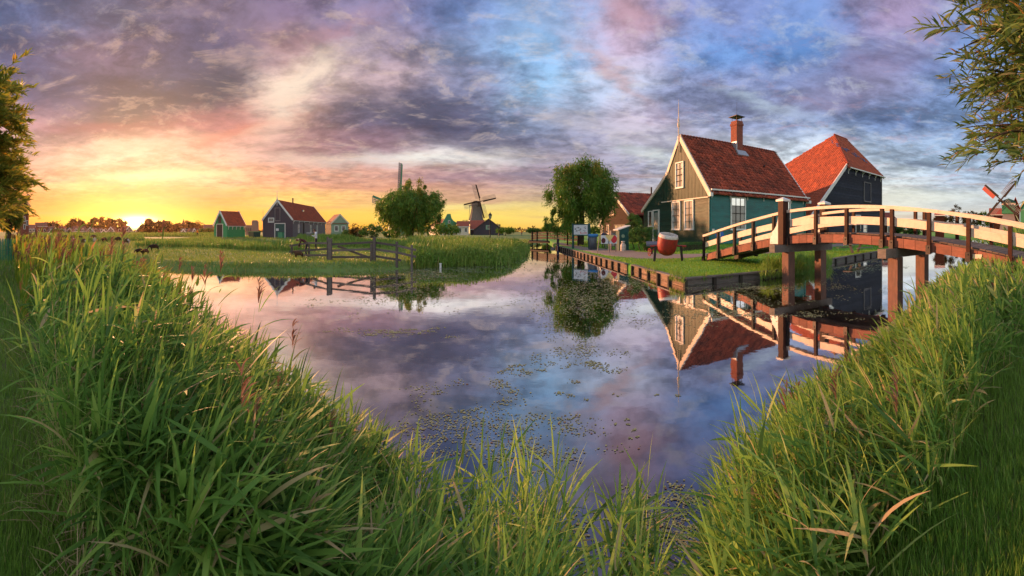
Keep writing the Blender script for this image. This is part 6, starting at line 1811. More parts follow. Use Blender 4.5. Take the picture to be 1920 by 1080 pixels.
# ------------------------------------------------------------------ far buildings
def far_house(name, label, px, r, wpx, apex_y, eave_y, wall, roof, turn=0.0, depth=10.0, trim='white', cat='house', front=True, win=2, group=None, ridge_across=False):
    """gable towards the viewer (or the long roof side when ridge_across)"""
    c = pol(px, r, 0.6); t = empty(name, c, -(px - CX) / F + turn, label, cat, group)
    w = wpx * r / F; za, ze_ = zat(apex_y, r) - 0.6, zat(eave_y, r) - 0.6
    if ridge_across:
        MB().box(-w / 2, w / 2, 0, depth, -0.3, ze_).build('wall', M[wall], t)
        MB().prism([(-w / 2 - 0.2, -0.4, ze_ - 0.1), (-w / 2 - 0.2, depth / 2, za), (-w / 2 - 0.2, depth + 0.4, ze_ - 0.1)], (w + 0.4, 0, 0)).build('roof', M[roof], t)
        MB().beam((-w / 2 - 0.2, -0.42, ze_), (w / 2 + 0.2, -0.42, ze_), 0.2, 0.2).build('gutter', M['white'], t)
        if w > 8: MB().box(w * 0.22, w * 0.22 + 0.8, depth / 2 - 0.4, depth / 2 + 0.4, za - 0.6, za + 1.2).build('chimney', M['brick'], t)
    else:
        MB().prism([(-w / 2, 0, -0.3), (w / 2, 0, -0.3), (w / 2, 0, ze_), (0, 0, za - 0.3), (-w / 2, 0, ze_)], (0, depth, 0)).build('wall', M[wall], t)
        for sg in (-1, 1):
            MB().prism([(0, -0.4, za), (sg * (w / 2 + 0.4), -0.4, ze_ - 0.35), (sg * (w / 2 + 0.4), -0.4, ze_ - 0.65), (0, -0.4, za - 0.3)], (0, depth + 0.8, 0)).build('roof', M[roof], t)
        if trim:
            for sg in (-1, 1):
                MB().prism([(0, -0.42, za + 0.15), (sg * (w / 2 + 0.5), -0.42, ze_ - 0.3), (sg * (w / 2 + 0.5), -0.42, ze_ - 0.9), (0, -0.42, za - 0.65)], (0, -0.15, 0)).build('gable_board', M[trim], t)
    for i in range(win):
        x_ = -w / 2 + w * (i + 0.5) / win - 0.6
        fo = MB().box(x_, x_ + 1.2, -0.12, 0, 1.0, 2.7).build('window', M['white'], t)
        MB().box(x_ + 0.18, x_ + 1.02, -0.16, -0.121, 1.18, 2.52).build('pane', M['glass'], fo)
    if not ridge_across and w > 6:
        fo = MB().box(-0.6, 0.6, -0.12, 0, ze_ + 0.1, ze_ + 1.5).build('window', M['white'], t)
        MB().box(-0.42, 0.42, -0.16, -0.121, ze_ + 0.28, ze_ + 1.32).build('pane', M['glass'], fo)
    return t


TH = [(60, 13, 421, 430, 0, 'townwall', 'tiledark', 'low grey roofed house right of the brick mill'),
      (78, 22, 417, 425, 0, 'brick', 'tiledark', 'tall brick town house with a chimney, left end of the far row'),
      (70, 9, 427, 432, 1, 'townwall', 'tiledark', 'small white gabled house before the tall brick one'),
      (101, 22, 424, 436, 1, 'townwall', 'tiledark', 'dark roofed house with a broad white edged gable left of the far row'),
      (118, 14, 424, 433, 0, 'townwall', 'tile', 'orange roofed house between two dark gables'),
      (130, 17, 427, 437, 1, 'townwall', 'tiledark', 'dark gabled house left of the red-tinged tree'),
      (149, 26, 424, 434, 0, 'townwall', 'tiledark', 'long dark roofed house behind the red-tinged tree'),
      (169, 22, 426, 437, 1, 'townwall', 'tiledark', 'green gabled house with bold white edges, under the round backlit tree'),
      (184, 16, 427, 436, 0, 'townwall', 'tiledark', 'plain dark roof between two white edged gables'),
      (194, 15, 430, 438, 1, 'townwall', 'tiledark', 'smaller white edged gable in the middle of the far row'),
      (208, 14, 425, 434, 1, 'townwall', 'tiledark', 'high white edged gable standing behind the smaller one'),
      (229, 20, 429, 436, 0, 'townwall', 'tile', 'sun-hazed house left under the sun'),
      (242, 14, 423, 433, 1, 'townwall', 'tile', 'sun-hazed pointed gable just left of the sun'),
      (262, 16, 424, 434, 1, 'townwall', 'tile', 'sun-hazed pointed gable just right of the sun'),
      (306, 14, 428, 437, 0, 'townwall', 'tiledark', 'low dark house right of the broad dark red tree'),
      (325, 14, 432, 438, 0, 'townwall', 'tiledark', 'low house left of the white gabled houses'),
      (344, 13, 429, 438, 1, 'townwall', 'tiledark', 'grey house with a green gable below the church spire'),
      (355, 14, 428, 436, 0, 'townwall', 'tiledark', 'dark roofed house joined to the green gable'),
      (364, 10, 428, 437, 1, 'townwall', 'tiledark', 'steep white edged gable right of the church spire'),
      (376, 12, 428, 435, 0, 'townwall', 'tile', 'low brown house left of the green shed'),
      (391, 16, 421, 433, 0, 'townwall', 'tiledark', 'tall brown roof directly left of the green shed')]
for i, (px, w, ay, ey, gable, wl_, rf_, lb) in enumerate(TH):
    far_house('town_house', lb, px, 225 + (i * 7) % 20, w, ay, ey, wl_, rf_, turn=(0.35 if i % 3 == 0 else -0.25 if i % 3 == 1 else 0.1) if gable else 0.05, ridge_across=not gable, win=2 if w > 12 else 1, group='houses of the far town')
c = pol(344, 330, 0.6); sp = empty('church', c, 0, 'church with a thin pointed spire on the horizon of the far town', 'church')
MB().box(-2.4, 2.4, -2.4, 2.4, 0, zat(423, 330)).build('tower', M['brick'], sp)
MB().lathe([(2.2, zat(423, 330)), (1.0, zat(418, 330)), (0.05, zat(411.5, 330))], 8).build('spire', M['tiledark'], sp)
c = pol(478, 150, 0.6); si = empty('concrete_silo', c, -(478 - CX) / F, 'pinkish square silo block between the green shed and the dark long house', 'silo')
k_ = 150 / F
M['silo'] = mat('pink_concrete', (0.34, 0.20, 0.16), (0.26, 0.16, 0.13), scale=0.5, rough=0.85)
MB().box(-6 * k_, 7 * k_, 0, 5, 0, zat(415, 150) - 0.6).build('wall', M['silo'], si)
MB().box(-5 * k_, 5 * k_, -0.1, 4.6, zat(415, 150) - 0.6, zat(413, 150) - 0.6).build('roof', M['greyboard'], si)
MB().box(-18 * k_, -6 * k_, 1, 6, 0, zat(422, 150) - 0.6).build('low_wing', M['silo'], si)
for i in range(3): MB().box((-16 + 3.6 * i) * k_, (-14.4 + 3.6 * i) * k_, 0.9, 1.0, 1.6, 2.6).build('window', M['glass'], si)

# houses round the tower mill
c = pol(842, 150, 0.6); gh = empty('green_gabled_house', c, -(842 - CX) / F + 0.35, 'green house with a curved bell gable half hidden behind a wide bush', 'house')
k_ = 150 / F; zg = lambda py: zat(py, 150) - 0.6
bell = [(-20, 437), (-20, 424), (-14, 419), (-9, 411), (-5, 404), (-3, 401), (3, 401), (5, 409), (9, 414), (15, 417), (21, 424), (21, 437)]
MB().prism([(x * k_, 0, max(-0.2, zg(y))) for x, y in bell], (0, 0.4, 0)).build('gable_wall', M['greenhouse'], gh)
MB().box(-19 * k_, 20 * k_, 0.4, 13, -0.2, zg(424)).build('wall', M['cream'], gh)
MB().prism([(-20 * k_, 0.42, zg(424)), (0, 0.42, zg(410)), (20.5 * k_, 0.42, zg(424))], (0, 12.8, 0)).build('roof', M['tile2'], gh)
f_ = MB().box(-2.0 * k_, 2.0 * k_, -0.14, 0, zg(419), zg(413)).build('window', M['white'], gh); MB().box(-1.4 * k_, 1.4 * k_, -0.18, -0.141, zg(418.2), zg(413.8)).build('pane', M['glass'], f_)
lg = far_house('orange_roofed_barn', 'low barn with glowing orange roof in front of the tower mill', 895, 150, 26, 412, 430, 'navy', 'tile2', turn=0.0, ridge_across=True, depth=12, win=0)
db = far_house('dark_barn', 'dark barn with a wide low gable right of the tower mill base', 916, 148, 56, 409.5, 430, 'navy', 'tiledark', depth=12, trim=None, win=0)
f_ = MB().box(-1.0, 0.8, -0.14, 0, 2.0, 3.6).build('window', M['palegreen'], db)
far_house('cream_cottage', 'low cream cottage with orange roof right of the bell gabled house', 868, 146, 22, 414, 425, 'cream', 'tile2', ridge_across=True, depth=7, win=2)
# right edge buildings
far_house('yellow_gabled_house', 'green house with a bright yellow gable at the right edge', 1926, 150, 26, 368, 390, 'greenhouse', 'tile2', trim='yellow', depth=10, win=1)
far_house('red_roofed_barn', 'orange red roofed barn seen behind the post mill', 1868, 150, 26, 389, 403, 'brownboard', 'tile2', ridge_across=True, depth=9, win=0)
far_house('tall_red_roof', 'steep red roof rising behind the green post mill', 1904, 125, 16, 369, 392, 'brownboard', 'tile2', depth=9, win=0, trim=None)
far_house('orange_shed', 'small glowing orange shed seen through the bridge railing', 1762, 88, 17, 398, 404, 'brownboard', 'tile2', ridge_across=True, depth=4, win=0)
far_house('red_roofed_cottage', 'low red roofed cottage right of the black barn under the handrail', 1668, 95, 26, 397, 410, 'brownboard', 'tile', turn=0.4, ridge_across=True, depth=7, win=1)

# ------------------------------------------------------------------ wooden fences
def plank_between(parent, a, b, h_, t=0.05, m='fence', name='rail', thick=0.05):
    return MB().beam(a, b, thick, h_).build(name, M[m], parent)


fo_ = pol(619, 23.9); fo_.z = 0
fn = empty('wooden_fence', fo_, 0, 'weathered three-rail wooden fence with a crossed brace crossing the left bank', 'fence')
def FP(px, r, py): r = r * 1.1; p_ = pol(px, r); p_.z = zat(py, r); return p_ - fo_
for a, ya, ra, b, yb, rb in ((543, 461, 25.5, 578, 455.5, 23.6), (578, 455.5, 23.6, 614, 456, 21.9), (616, 458.5, 21.8, 700, 454, 20.9), (702, 454.5, 20.9, 745, 460.5, 20.4), (745, 460.5, 20.4, 780, 469, 20.2),
                           (543, 472, 25.5, 614, 466.5, 21.9), (616, 470, 21.8, 700, 467, 20.9), (702, 467, 20.9, 745, 473.5, 20.4), (745, 473.5, 20.4, 780, 481.5, 20.2),
                           (550, 478.5, 25.2, 614, 478.5, 21.9), (616, 482, 21.8, 700, 482, 20.9), (702, 480, 20.9, 752, 488, 20.4), (633, 461.5, 21.9, 693, 483.5, 21.2)):
    plank_between(fn, FP(a, ra, ya), FP(b, rb, yb), 0.125)
for px, r, ty, w in ((619, 21.75, 447, 0.20), (614.5, 21.95, 444, 0.10), (579, 23.7, 457, 0.10), (697, 20.95, 457, 0.15), (702, 20.8, 444.5, 0.14), (744, 20.45, 453, 0.12), (772, 20.25, 459, 0.11), (547, 25.6, 460, 0.10)):
    r = r * 1.1; p_ = pol(px, r) - fo_; p_.z = gz1(*(pol(px, r).xy)) - 0.2
    q_ = Vector((p_.x, p_.y, zat(ty, r)))
    MB().beam(p_, q_, w, w, up=(0, 1, 0)).build('post', M['fence'], fn)
# white marker peg by the water
p_ = pol(826, 23.0); pg_ = MB().box(-0.05, 0.05, -0.05, 0.05, -0.4, 0.24).box(-0.07, 0.07, -0.06, 0.06, 0.241, 0.27).build('white_marker_post', M['white'], loc=(p_.x, p_.y, 0)); tag(pg_, 'small white marker post in the water below the tall bank growth', 'post')

# low wooden bridge over the far end of the canal
bo2 = pol(997, 60); bo2.z = 0
lb2 = empty('low_bridge', bo2, 0, 'low dark wooden bridge with rails at the far end of the canal', 'bridge')
def BP(px, r, z): p_ = pol(px, r); return Vector((p_.x, p_.y, z)) - bo2
for y_, rr in ((0, 56.5), (1, 60)):
    for k in range(3):
        pts_ = [(996, 0.0), (1012, 0.14), (1030, 0.16), (1048, 0.12), (1064, 0.0), (1085, 0.0)]
        for (a, za), (b, zb4) in zip(pts_[:-1], pts_[1:]):
            plank_between(lb2, BP(a, rr - (a - 996) * 0.10, 1.0 + 0.36 * k + za), BP(b, rr - (b - 996) * 0.10, 1.0 + 0.36 * k + zb4), 0.22, m='black', thick=0.06)
    for a in (998, 1007, 1026, 1045, 1064, 1084):
        q_ = BP(a, rr - (a - 996) * 0.10, -0.3); MB().beam(q_, q_ + Z_ * 2.35, 0.18, 0.18, up=(0, 1, 0)).build('post', M['black'], lb2)
for k in range(18):
    a = 994 + k * 2.0
    MB().beam(BP(a, 56.0 - (a - 996) * 0.1, 0.72), BP(a, 60.6 - (a - 996) * 0.1, 0.72), 0.155, 0.06).build('deck_plank', M['black'], lb2)
MB().beam(BP(992, 56.3, 0.58), BP(1030, 52.9, 0.58), 0.2, 0.22).build('girder', M['black'], lb2)
MB().beam(BP(992, 60.3, 0.58), BP(1030, 56.9, 0.58), 0.2, 0.22).build('girder', M['black'], lb2)

# green netting fence at the left edge
nf = pol(14, 22); nf.z = 0
nt_ = empty('green_fence', nf, 0, 'low green netting fence between the lawn and the pollard willow', 'fence')
M['netgreen'] = mat('green_netting', (0.03, 0.30, 0.17), (0.02, 0.22, 0.13), scale=8, rough=0.6)
xs_ = np.linspace(-30, 33, 26)
nm_ = MB()
for i, px in enumerate(xs_):
    a = pol(px, 19) - nf; a.z = gz1(*(pol(px, 19).xy))
    if i % 2 == 0: MB().beam(a - Z_ * 0.1, a + Z_ * 1.12, 0.05, 0.05, up=(0, 1, 0)).build('stake', M['netgreen'], nt_)
    if i:
        for k in range(4): nm_.beam(prev_ + Z_ * (0.12 + 0.22 * k), a + Z_ * (0.12 + 0.22 * k), 0.015, 0.018)
        for j in range(1):
            m__ = prev_.lerp(a, j / 3); nm_.beam(m__ + Z_ * 0.1, m__ + Z_ * 1.05, 0.014, 0.018, up=(0, 1, 0))
    prev_ = a
nm_.build('netting', M['netgreen'], nt_)['kind'] = 'stuff'

# ------------------------------------------------------------------ street furniture on the right bank
def lamp_post(px, r, hgt, label):
    p_ = on(px, r); t = empty('street_lamp', p_, 0, label, 'street lamp')
    MB().lathe([(0.16, 0), (0.16, 0.5), (0.10, 0.6), (0.07, 0.9), (0.06, hgt - 0.95), (0.10, hgt - 0.9)], 10).build('post', M['iron'], t, True)
    MB().lathe([(0.12, hgt - 0.92), (0.24, hgt - 0.40)], 6).build('lantern_glass', M['glasspale'], t)
    c_ = MB()
    for k in range(6):
        a = k * PI / 3; c_.beam((0.125 * math.cos(a), 0.125 * math.sin(a), hgt - 0.92), (0.25 * math.cos(a), 0.25 * math.sin(a), hgt - 0.40), 0.03, 0.03)
    c_.build('lantern_frame', M['iron'], t)['kind'] = 'stuff'
    MB().lathe([(0.30, hgt - 0.40), (0.18, hgt - 0.22), (0.06, hgt - 0.12), (0.05, hgt - 0.04), (0.0, hgt + 0.06)], 10).build('lantern_cap', M['iron'], t)


lamp_post(919, 57, zat(395, 57) - 0.6, 'black street lamp with a lantern standing right of the tower mill')
lamp_post(935.5, 118, zat(419, 118) - 0.6, 'smaller street lamp farther off over the dark barn')

# information board
q0_, q1_ = on(1074.5, 40.5), on(1104.5, 39.2)
ib = empty('information_board', q0_, math.atan2((q1_ - q0_).y, (q1_ - q0_).x), 'green framed information board with a pale village map in front of the round willow', 'sign')
wb = (q1_ - q0_).length; zt_, zb_3 = zat(420, 40) - q0_.z, zat(440, 40) - q0_.z
for x_ in (0, wb): MB().box(x_ - 0.08, x_ + 0.08, -0.08, 0.08, -0.2, zt_ + 0.05).build('post', M['tealdark'], ib)
bdp = MB().box(0.08, wb - 0.08, -0.05, 0.03, zb_3 - 0.1, zt_).build('frame', M['tealdark'], ib)
M['mapwhite'] = mat('printed_map', (0.62, 0.66, 0.70), (0.52, 0.56, 0.62), scale=9, rough=0.4, bump=0)
MB().box(0.16, wb - 0.16, -0.075, -0.051, zb_3, zt_ - 0.1).build('map_panel', M['mapwhite'], bdp)
rgm = random.Random(4); h_ = zt_ - 0.1 - zb_3; w_ = wb - 0.32
mk_ = MB(); mk2_ = MB()
for i in range(16):
    x_ = 0.2 + rgm.random() * (w_ - 0.25); z_ = zb_3 + h_ * (0.3 + 0.55 * rgm.random()); mk_.box(x_, x_ + rgm.uniform(0.04, 0.14), -0.082, -0.0755, z_, z_ + rgm.uniform(0.03, 0.10))
for i in range(6):
    x_ = 0.16 + w_ * (0.48 + 0.08 * i); mk2_.box(x_, x_ + 0.07, -0.082, -0.0755, zb_3 + 0.10, zb_3 + 0.10 + rgm.uniform(0.08, 0.2))
for (xa, za, xb, zb5) in ((0.25, 0.55, 0.7, 0.8), (0.7, 0.8, 1.2, 0.55), (0.4, 0.3, 0.9, 0.5)): mk_.beam((xa, -0.079, zb_3 + h_ * za), (xb, -0.079, zb_3 + h_ * zb5), 0.006, 0.03)
mk_.build('map_marks', M['binsteel'], bdp)['kind'] = 'stuff'; mk2_.build('red_marks', M['signred'], bdp)['kind'] = 'stuff'
# blue lidded bin
p_ = on(1112, 38.5); t = empty('waste_bin', p_, 0, 'grey waste bin with bright blue rim right of the information board', 'bin')
MB().lathe([(0.0, 0.02), (0.36, 0.02), (0.38, 1.2), (0.36, 1.22)], 14).build('body', M['binsteel'], t, True)
MB().lathe([(0.36, 1.2), (0.50, 1.27), (0.50, 1.45), (0.42, 1.50), (0.30, 1.42)], 14).build('rim', M['bluebin'], t, True)
p_ = on(1037, 47); t = empty('waste_bin', p_, 0, 'small grey litter bin in front of the low dark bridge rails', 'bin')
MB().lathe([(0.0, 0.02), (0.22, 0.02), (0.28, 0.8), (0.24, 0.8), (0.2, 0.4), (0.0, 0.4)], 12).build('body', M['greyboard'], t, True)
MB().lathe([(0.28, 0.78), (0.31, 0.80), (0.31, 0.86), (0.26, 0.86)], 12).build('rim', M['greyboard'], t, True)
# pavement sign with yellow wedge and red disc
p_ = on(1143, 33.2); t = empty('pavement_sign', p_, 0.1, 'folding pavement sign with yellow triangle and red disc on the gravel path', 'sign')
for x_, y_ in ((-0.95, 0.3), (-0.1, -0.15), (0.62, 0.2)):
    MB().beam((x_, y_, 0), (x_ * 0.92, 0, 1.35), 0.06, 0.06).build('leg', M['greyboard'], t)
MB().box(-0.75, 0.62, -0.04, 0.0, 0.72, 1.42).build('panel', M['mapwhite'], t)
MB().prism([(-0.40, -0.05, 1.42), (0.36, -0.05, 1.42), (-0.02, -0.05, 0.88)], (0, -0.03, 0)).build('yellow_triangle', M['yellow'], t)
d_ = MB(); d_.prism([(0.36 + 0.26 * math.cos(a * PI / 8), -0.045, 1.10 + 0.32 * math.sin(a * PI / 8)) for a in range(16)], (0, -0.02, 0)).build('red_disc', M['signred'], t)
d_ = MB(); d_.prism([(-0.55 + 0.18 * math.cos(a * PI / 8), -0.045, 0.98 + 0.22 * math.sin(a * PI / 8)) for a in range(16)], (0, -0.02, 0)).build('dark_picture', M['maroon'], t)
# teal kiosk by the workshop
p_ = on(1166, 35.5); t = empty('teal_kiosk', p_, 0.12, 'narrow dark teal kiosk with a slanted white trimmed roof by the workshop', 'kiosk')
MB().prism([(-0.45, -0.5, 0), (0.45, -0.5, 0), (0.45, -0.5, 2.05), (-0.45, -0.5, 1.75)], (0, 1.0, 0)).build('body', M['tealdark'], t)
MB().prism([(-0.6, -0.6, 1.74), (0.55, -0.6, 2.12), (0.55, -0.6, 2.2), (-0.6, -0.6, 1.82)], (0, 1.2, 0)).build('roof', M['white'], t)
MB().prism([(-0.1 + 0.16 * math.cos(a * PI / 5), -0.51, 1.25 + 0.16 * math.sin(a * PI / 5)) for a in range(10)], (0, -0.02, 0)).build('round_badge', M['palegreen'], t)
# display rack beside it
p_ = on(1155, 36.2); t = empty('display_rack', p_, 0.15, 'grey framed rack of pale postcards and bottles left of the teal kiosk', 'rack')
for x_ in (-0.55, 0.5): MB().box(x_, x_ + 0.06, -0.2, 0.2, 0, 1.75).build('upright', M['greyboard'], t)
for z_ in (0.35, 0.95, 1.68): MB().box(-0.49, 0.5, -0.2, 0.2, z_, z_ + 0.05).build('shelf', M['greyboard'], t)
MB().box(-0.47, 0.48, 0.05, 0.08, 1.02, 1.6).build('poster', M['mapwhite'], t)
for i in range(5): MB().lathe([(0.075, 0.40), (0.075, 0.72), (0.03, 0.80), (0.03, 0.88)], 8, (-0.38 + 0.19 * i, 0, 0)).build('bottle', M['whitecloth'], t)
# milk churn
p_ = on(1168.5, 34.3)
o = MB().lathe([(0.0, 0.0), (0.23, 0.0), (0.24, 0.05), (0.24, 0.48), (0.20, 0.60), (0.12, 0.68), (0.12, 0.74), (0.17, 0.76), (0.17, 0.83), (0.0, 0.86)], 14).build('milk_churn', M['kettlewhite'], loc=p_, smooth_=True)
tag(o, 'white milk churn standing on the grass edge below the teal kiosk', 'milk churn')
# lectern-like display table near the house
p_ = on(1222.5, 29.5); t = empty('display_box', p_, -0.3, 'small slanted grey display case left of the red kettle', 'display case')
MB().box(-0.06, 0.06, -0.06, 0.06, 0, 0.62).build('stand', M['iron'], t)
MB().prism([(-0.42, -0.3, 0.60), (0.42, -0.3, 0.60), (0.42, -0.3, 0.72), (-0.42, -0.3, 0.72)], (0, 0.5, 0.22)).build('case', M['binsteel'], t)
MB().prism([(-0.36, -0.28, 0.725), (0.36, -0.28, 0.725), (0.36, 0.16, 0.92), (-0.36, 0.16, 0.92)], (0, 0, 0.015)).build('pane', M['glass'], t)

# red and white kettle hung between two posts
kp = on(1252, 23.6); ka = math.radians(-22)
kt = empty('tilting_kettle', kp, ka, 'big worn red kettle with white rim hung between two short posts', 'kettle'); kt.scale = (1.06, 1.06, 1.06)
ksc = 21.2 / F
def kl(mb, zc=1.12, tilt=math.radians(9)):
    R = Matrix.Translation((0, 0, zc)) @ Matrix.Rotation(tilt, 4, 'Y') @ Matrix.Rotation(math.radians(10), 4, 'X'); mb.v = [tuple(R @ Vector(p)) for p in mb.v]; return mb
kl(MB().lathe([(0.0, -0.80), (0.18, -0.79), (0.35, -0.72), (0.48, -0.58), (0.54, -0.38), (0.555, -0.10), (0.55, 0.20)], 28)).build('bowl', M['red'], kt, True)
kl(MB().lathe([(0.552, 0.20), (0.556, 0.21), (0.51, 0.38), (0.47, 0.40), (0.45, 0.38), (0.48, 0.2), (0.45, -0.5), (0.0, -0.7)], 28)).build('rim', M['kettlewhite'], kt, True)
for sg, xp in ((-1, -0.66), (1, 0.72)):
    MB().beam((xp + sg * 0.10, 0, -0.25), (xp, 0, 0.86), 0.13, 0.16, up=(0, 1, 0)).build('post', M['quaydark'], kt)
    MB().tube([(sg * 0.52, 0, 0.86), (xp + sg * 0.30, 0, 0.84)], 0.055, 8).build('axle', M['red'], kt)
wh = MB(); wc = Vector((-1.0, -0.05, 0.52))
ring = [wc + Vector((0.17 * math.cos(a * PI / 9) * 0.55, -0.16 * math.cos(a * PI / 9), 0.20 * math.sin(a * PI / 9))) for a in range(19)]
wh.tube(ring, 0.022, 6, cap=False)
for a in range(3):
    d_ = Vector((0.17 * math.cos(a * PI / 3) * 0.55, -0.16 * math.cos(a * PI / 3), 0.20 * math.sin(a * PI / 3))); wh.beam(wc - d_, wc + d_, 0.02, 0.02)
wh.beam(wc + Vector((-0.02, 0, 0)), (-0.7, 0, 0.72), 0.05, 0.05)
wh.build('hand_wheel', M['red'], kt)
# blue round sign on the house corner behind the rail
p_ = pol(1349, 31.5); zc_ = zat(439, 31.5)
t = empty('round_blue_sign', (p_.x, p_.y, gz1(p_.x, p_.y)), 0, 'round blue traffic sign on a thin pole behind the left bridge rail', 'traffic sign')
MB().tube([(0, 0, 0), (0, 0, zc_ - gz1(p_.x, p_.y) + 0.2)], 0.03, 6).build('pole', M['greyboard'], t)
z0s = zc_ - gz1(p_.x, p_.y); th_s = -(1349 - CX) / F
def disc(rad, y, mt, nm):
    c_, s_ = math.cos(th_s), math.sin(th_s); m__ = MB()
    m__.prism([(rad * math.cos(a * PI / 12) * c_ - y * -s_ * -1, rad * math.cos(a * PI / 12) * s_ + y * c_, z0s + rad * math.sin(a * PI / 12)) for a in range(24)], (0.02 * s_, -0.02 * c_, 0)); m__.build(nm, M[mt], t)
disc(0.33, -0.03, 'signblue', 'disc'); 
MB().box(-0.03 * 1, 0.03, -0.10, -0.08, z0s - 0.18, z0s + 0.18).build('white_symbol', M['white'], t)
# picnic table on the lawn under the arch
p_ = on(1604, 33); t = empty('picnic_table', p_, 0.3, 'small dark picnic table on the lawn seen under the bridge deck', 'table')
MB().box(-1.5, 1.5, -0.4, 0.4, 0.72, 0.80).build('tabletop', M['fence'], t)
for x_ in (-1.2, -1.0, 1.0, 1.2): MB().beam((x_, 0.3 if x_ > 0 else -0.3, 0), (x_, 0, 0.72), 0.1, 0.1).build('leg', M['fence'], t)
for y_ in (-0.95, 0.75): MB().box(-1.5, 1.5, y_, y_ + 0.24, 0.42, 0.47).build('bench', M['fence'], t)
# green bin before the dark long house, low green container by the silo
p_ = pol(527, 50, 1.17); t = empty('waste_bin', p_, 0, 'green waste bin in front of the dark long house door', 'bin')
MB().box(-0.5, 0.5, -0.4, 0.4, 0.1, 1.25).build('body', M['greenhouse'], t); MB().box(-0.56, 0.56, -0.46, 0.46, 1.25, 1.38).build('lid', M['tealdark'], t)
t.scale = (.62, .62, .62)
p_ = pol(477, 54, 1.15); t = empty('green_container', p_, -0.5, 'dark green skip standing between the shed and the dark long house', 'container')
MB().prism([(-1.2, -0.8, 0.1), (1.2, -0.8, 0.1), (1.4, -0.8, 1.3), (-1.4, -0.8, 1.3)], (0, 1.6, 0)).build('body', M['tealdark'], t); MB().box(-1.45, 1.45, -0.86, 0.86, 1.3, 1.42).build('rim', M['green'], t)
t.scale = (.62, .62, .62)
p_ = pol(580, 50, 1.15); t = empty('grey_cabinet', p_, 0, 'grey box by the wall behind the woman in white', 'cabinet')
MB().box(-0.45, 0.45, -0.3, 0.3, 0, 1.1).build('body', M['greyboard'], t); MB().box(-0.5, 0.5, -0.36, 0.36, 1.1, 1.18).build('lid', M['white'], t)
t.scale = (.62, .62, .62)


# ------------------------------------------------------------------ people and animals
def figure(name, label, loc, rz, J, rad, edges, mats, assign, cat='person', scale=1.0, sub=1, group=None, root='pelvis'):
    """one continuous body: skeleton joints J, skin radii rad; faces take the material of the nearest bone"""
    keys = list(J); me = bpy.data.meshes.new(name)
    me.from_pydata([Vector(J[k]) * scale for k in keys], [(keys.index(a), keys.index(b)) for a, b in edges], [])
    o = bpy.data.objects.new(name, me); COL.objects.link(o)
    md = o.modifiers.new('skin', 'SKIN')
    for i, k in enumerate(keys):
        sv = me.skin_vertices[0].data[i]; rr_ = rad[k]; rr_ = rr_ if isinstance(rr_, tuple) else (rr_, rr_)
        sv.radius = (rr_[0] * scale, rr_[1] * scale); sv.use_root = (k == root)
    ms = o.modifiers.new('sub', 'SUBSURF'); ms.levels = sub; ms.render_levels = sub
    dg = bpy.context.evaluated_depsgraph_get(); dg.update()
    nm = bpy.data.meshes.new_from_object(o.evaluated_get(dg))
    o.modifiers.clear(); o.data = nm; nm.name = name
    nm.materials.clear()
    for m_ in mats: nm.materials.append(M[m_])
    segs_ = [(Vector(J[a]) * scale, Vector(J[b]) * scale, assign.get((a, b), 0)) for a, b in edges]
    for p_ in nm.polygons:
        c_ = p_.center; best = None
        for a, b, mi in segs_:
            ab = b - a; t = max(0, min(1, (c_ - a).dot(ab) / max(1e-9, ab.length_squared))); d = (c_ - a - ab * t).length
            if best is None or d < best[0]: best = (d, mi)
        p_.material_index = best[1]; p_.use_smooth = True
    o.location = loc; o.rotation_euler = (0, 0, rz)
    return tag(o, label, cat, group)


E_ = [('pelvis', 'waist'), ('waist', 'chest'), ('chest', 'neck'), ('neck', 'head'), ('head', 'crown'), ('chest', 'shL'), ('shL', 'elL'), ('elL', 'haL'), ('haL', 'fiL'), ('chest', 'shR'), ('shR', 'elR'), ('elR', 'haR'), ('haR', 'fiR'),
      ('pelvis', 'hiL'), ('hiL', 'knL'), ('knL', 'anL'), ('anL', 'toL'), ('pelvis', 'hiR'), ('hiR', 'knR'), ('knR', 'anR'), ('anR', 'toR')]
RAD = dict(pelvis=(.15, .11), waist=(.13, .10), chest=(.155, .11), neck=.055, head=.088, crown=.075, shL=.065, shR=.065, elL=.045, elR=.045, haL=.03, haR=.03, fiL=.02, fiR=.02, hiL=.09, hiR=.09, knL=.06, knR=.06, anL=.042, anR=.042, toL=.035, toR=.035)
STAND = dict(pelvis=(0, 0, .95), waist=(0, 0, 1.10), chest=(0, 0, 1.33), neck=(0, .01, 1.50), head=(0, .0, 1.60), crown=(0, 0, 1.70), shL=(-.19, 0, 1.40), elL=(-.25, .03, 1.12), haL=(-.24, -.04, .88), fiL=(-.24, -.06, .78), shR=(.19, 0, 1.40), elR=(.25, .03, 1.12),
             haR=(.24, -.04, .88), fiR=(.24, -.06, .78), hiL=(-.10, 0, .88), knL=(-.11, -.02, .48), anL=(-.11, .02, .08), toL=(-.13, -.14, .04), hiR=(.10, 0, .88), knR=(.11, -.02, .48), anR=(.11, .02, .08), toR=(.13, -.14, .04))


def clothes(top=1, leg=2, sleeve=True):
    A = {('pelvis', 'waist'): top, ('waist', 'chest'): top, ('chest', 'neck'): top, ('neck', 'head'): 0, ('head', 'crown'): 0}
    for s_ in 'LR':
        A[('chest', 'sh' + s_)] = top; A[('sh' + s_, 'el' + s_)] = top; A[('el' + s_, 'ha' + s_)] = top if sleeve else 0; A[('ha' + s_, 'fi' + s_)] = 0
        A[('pelvis', 'hi' + s_)] = leg; A[('hi' + s_, 'kn' + s_)] = leg; A[('kn' + s_, 'an' + s_)] = leg; A[('an' + s_, 'to' + s_)] = 3
    return A


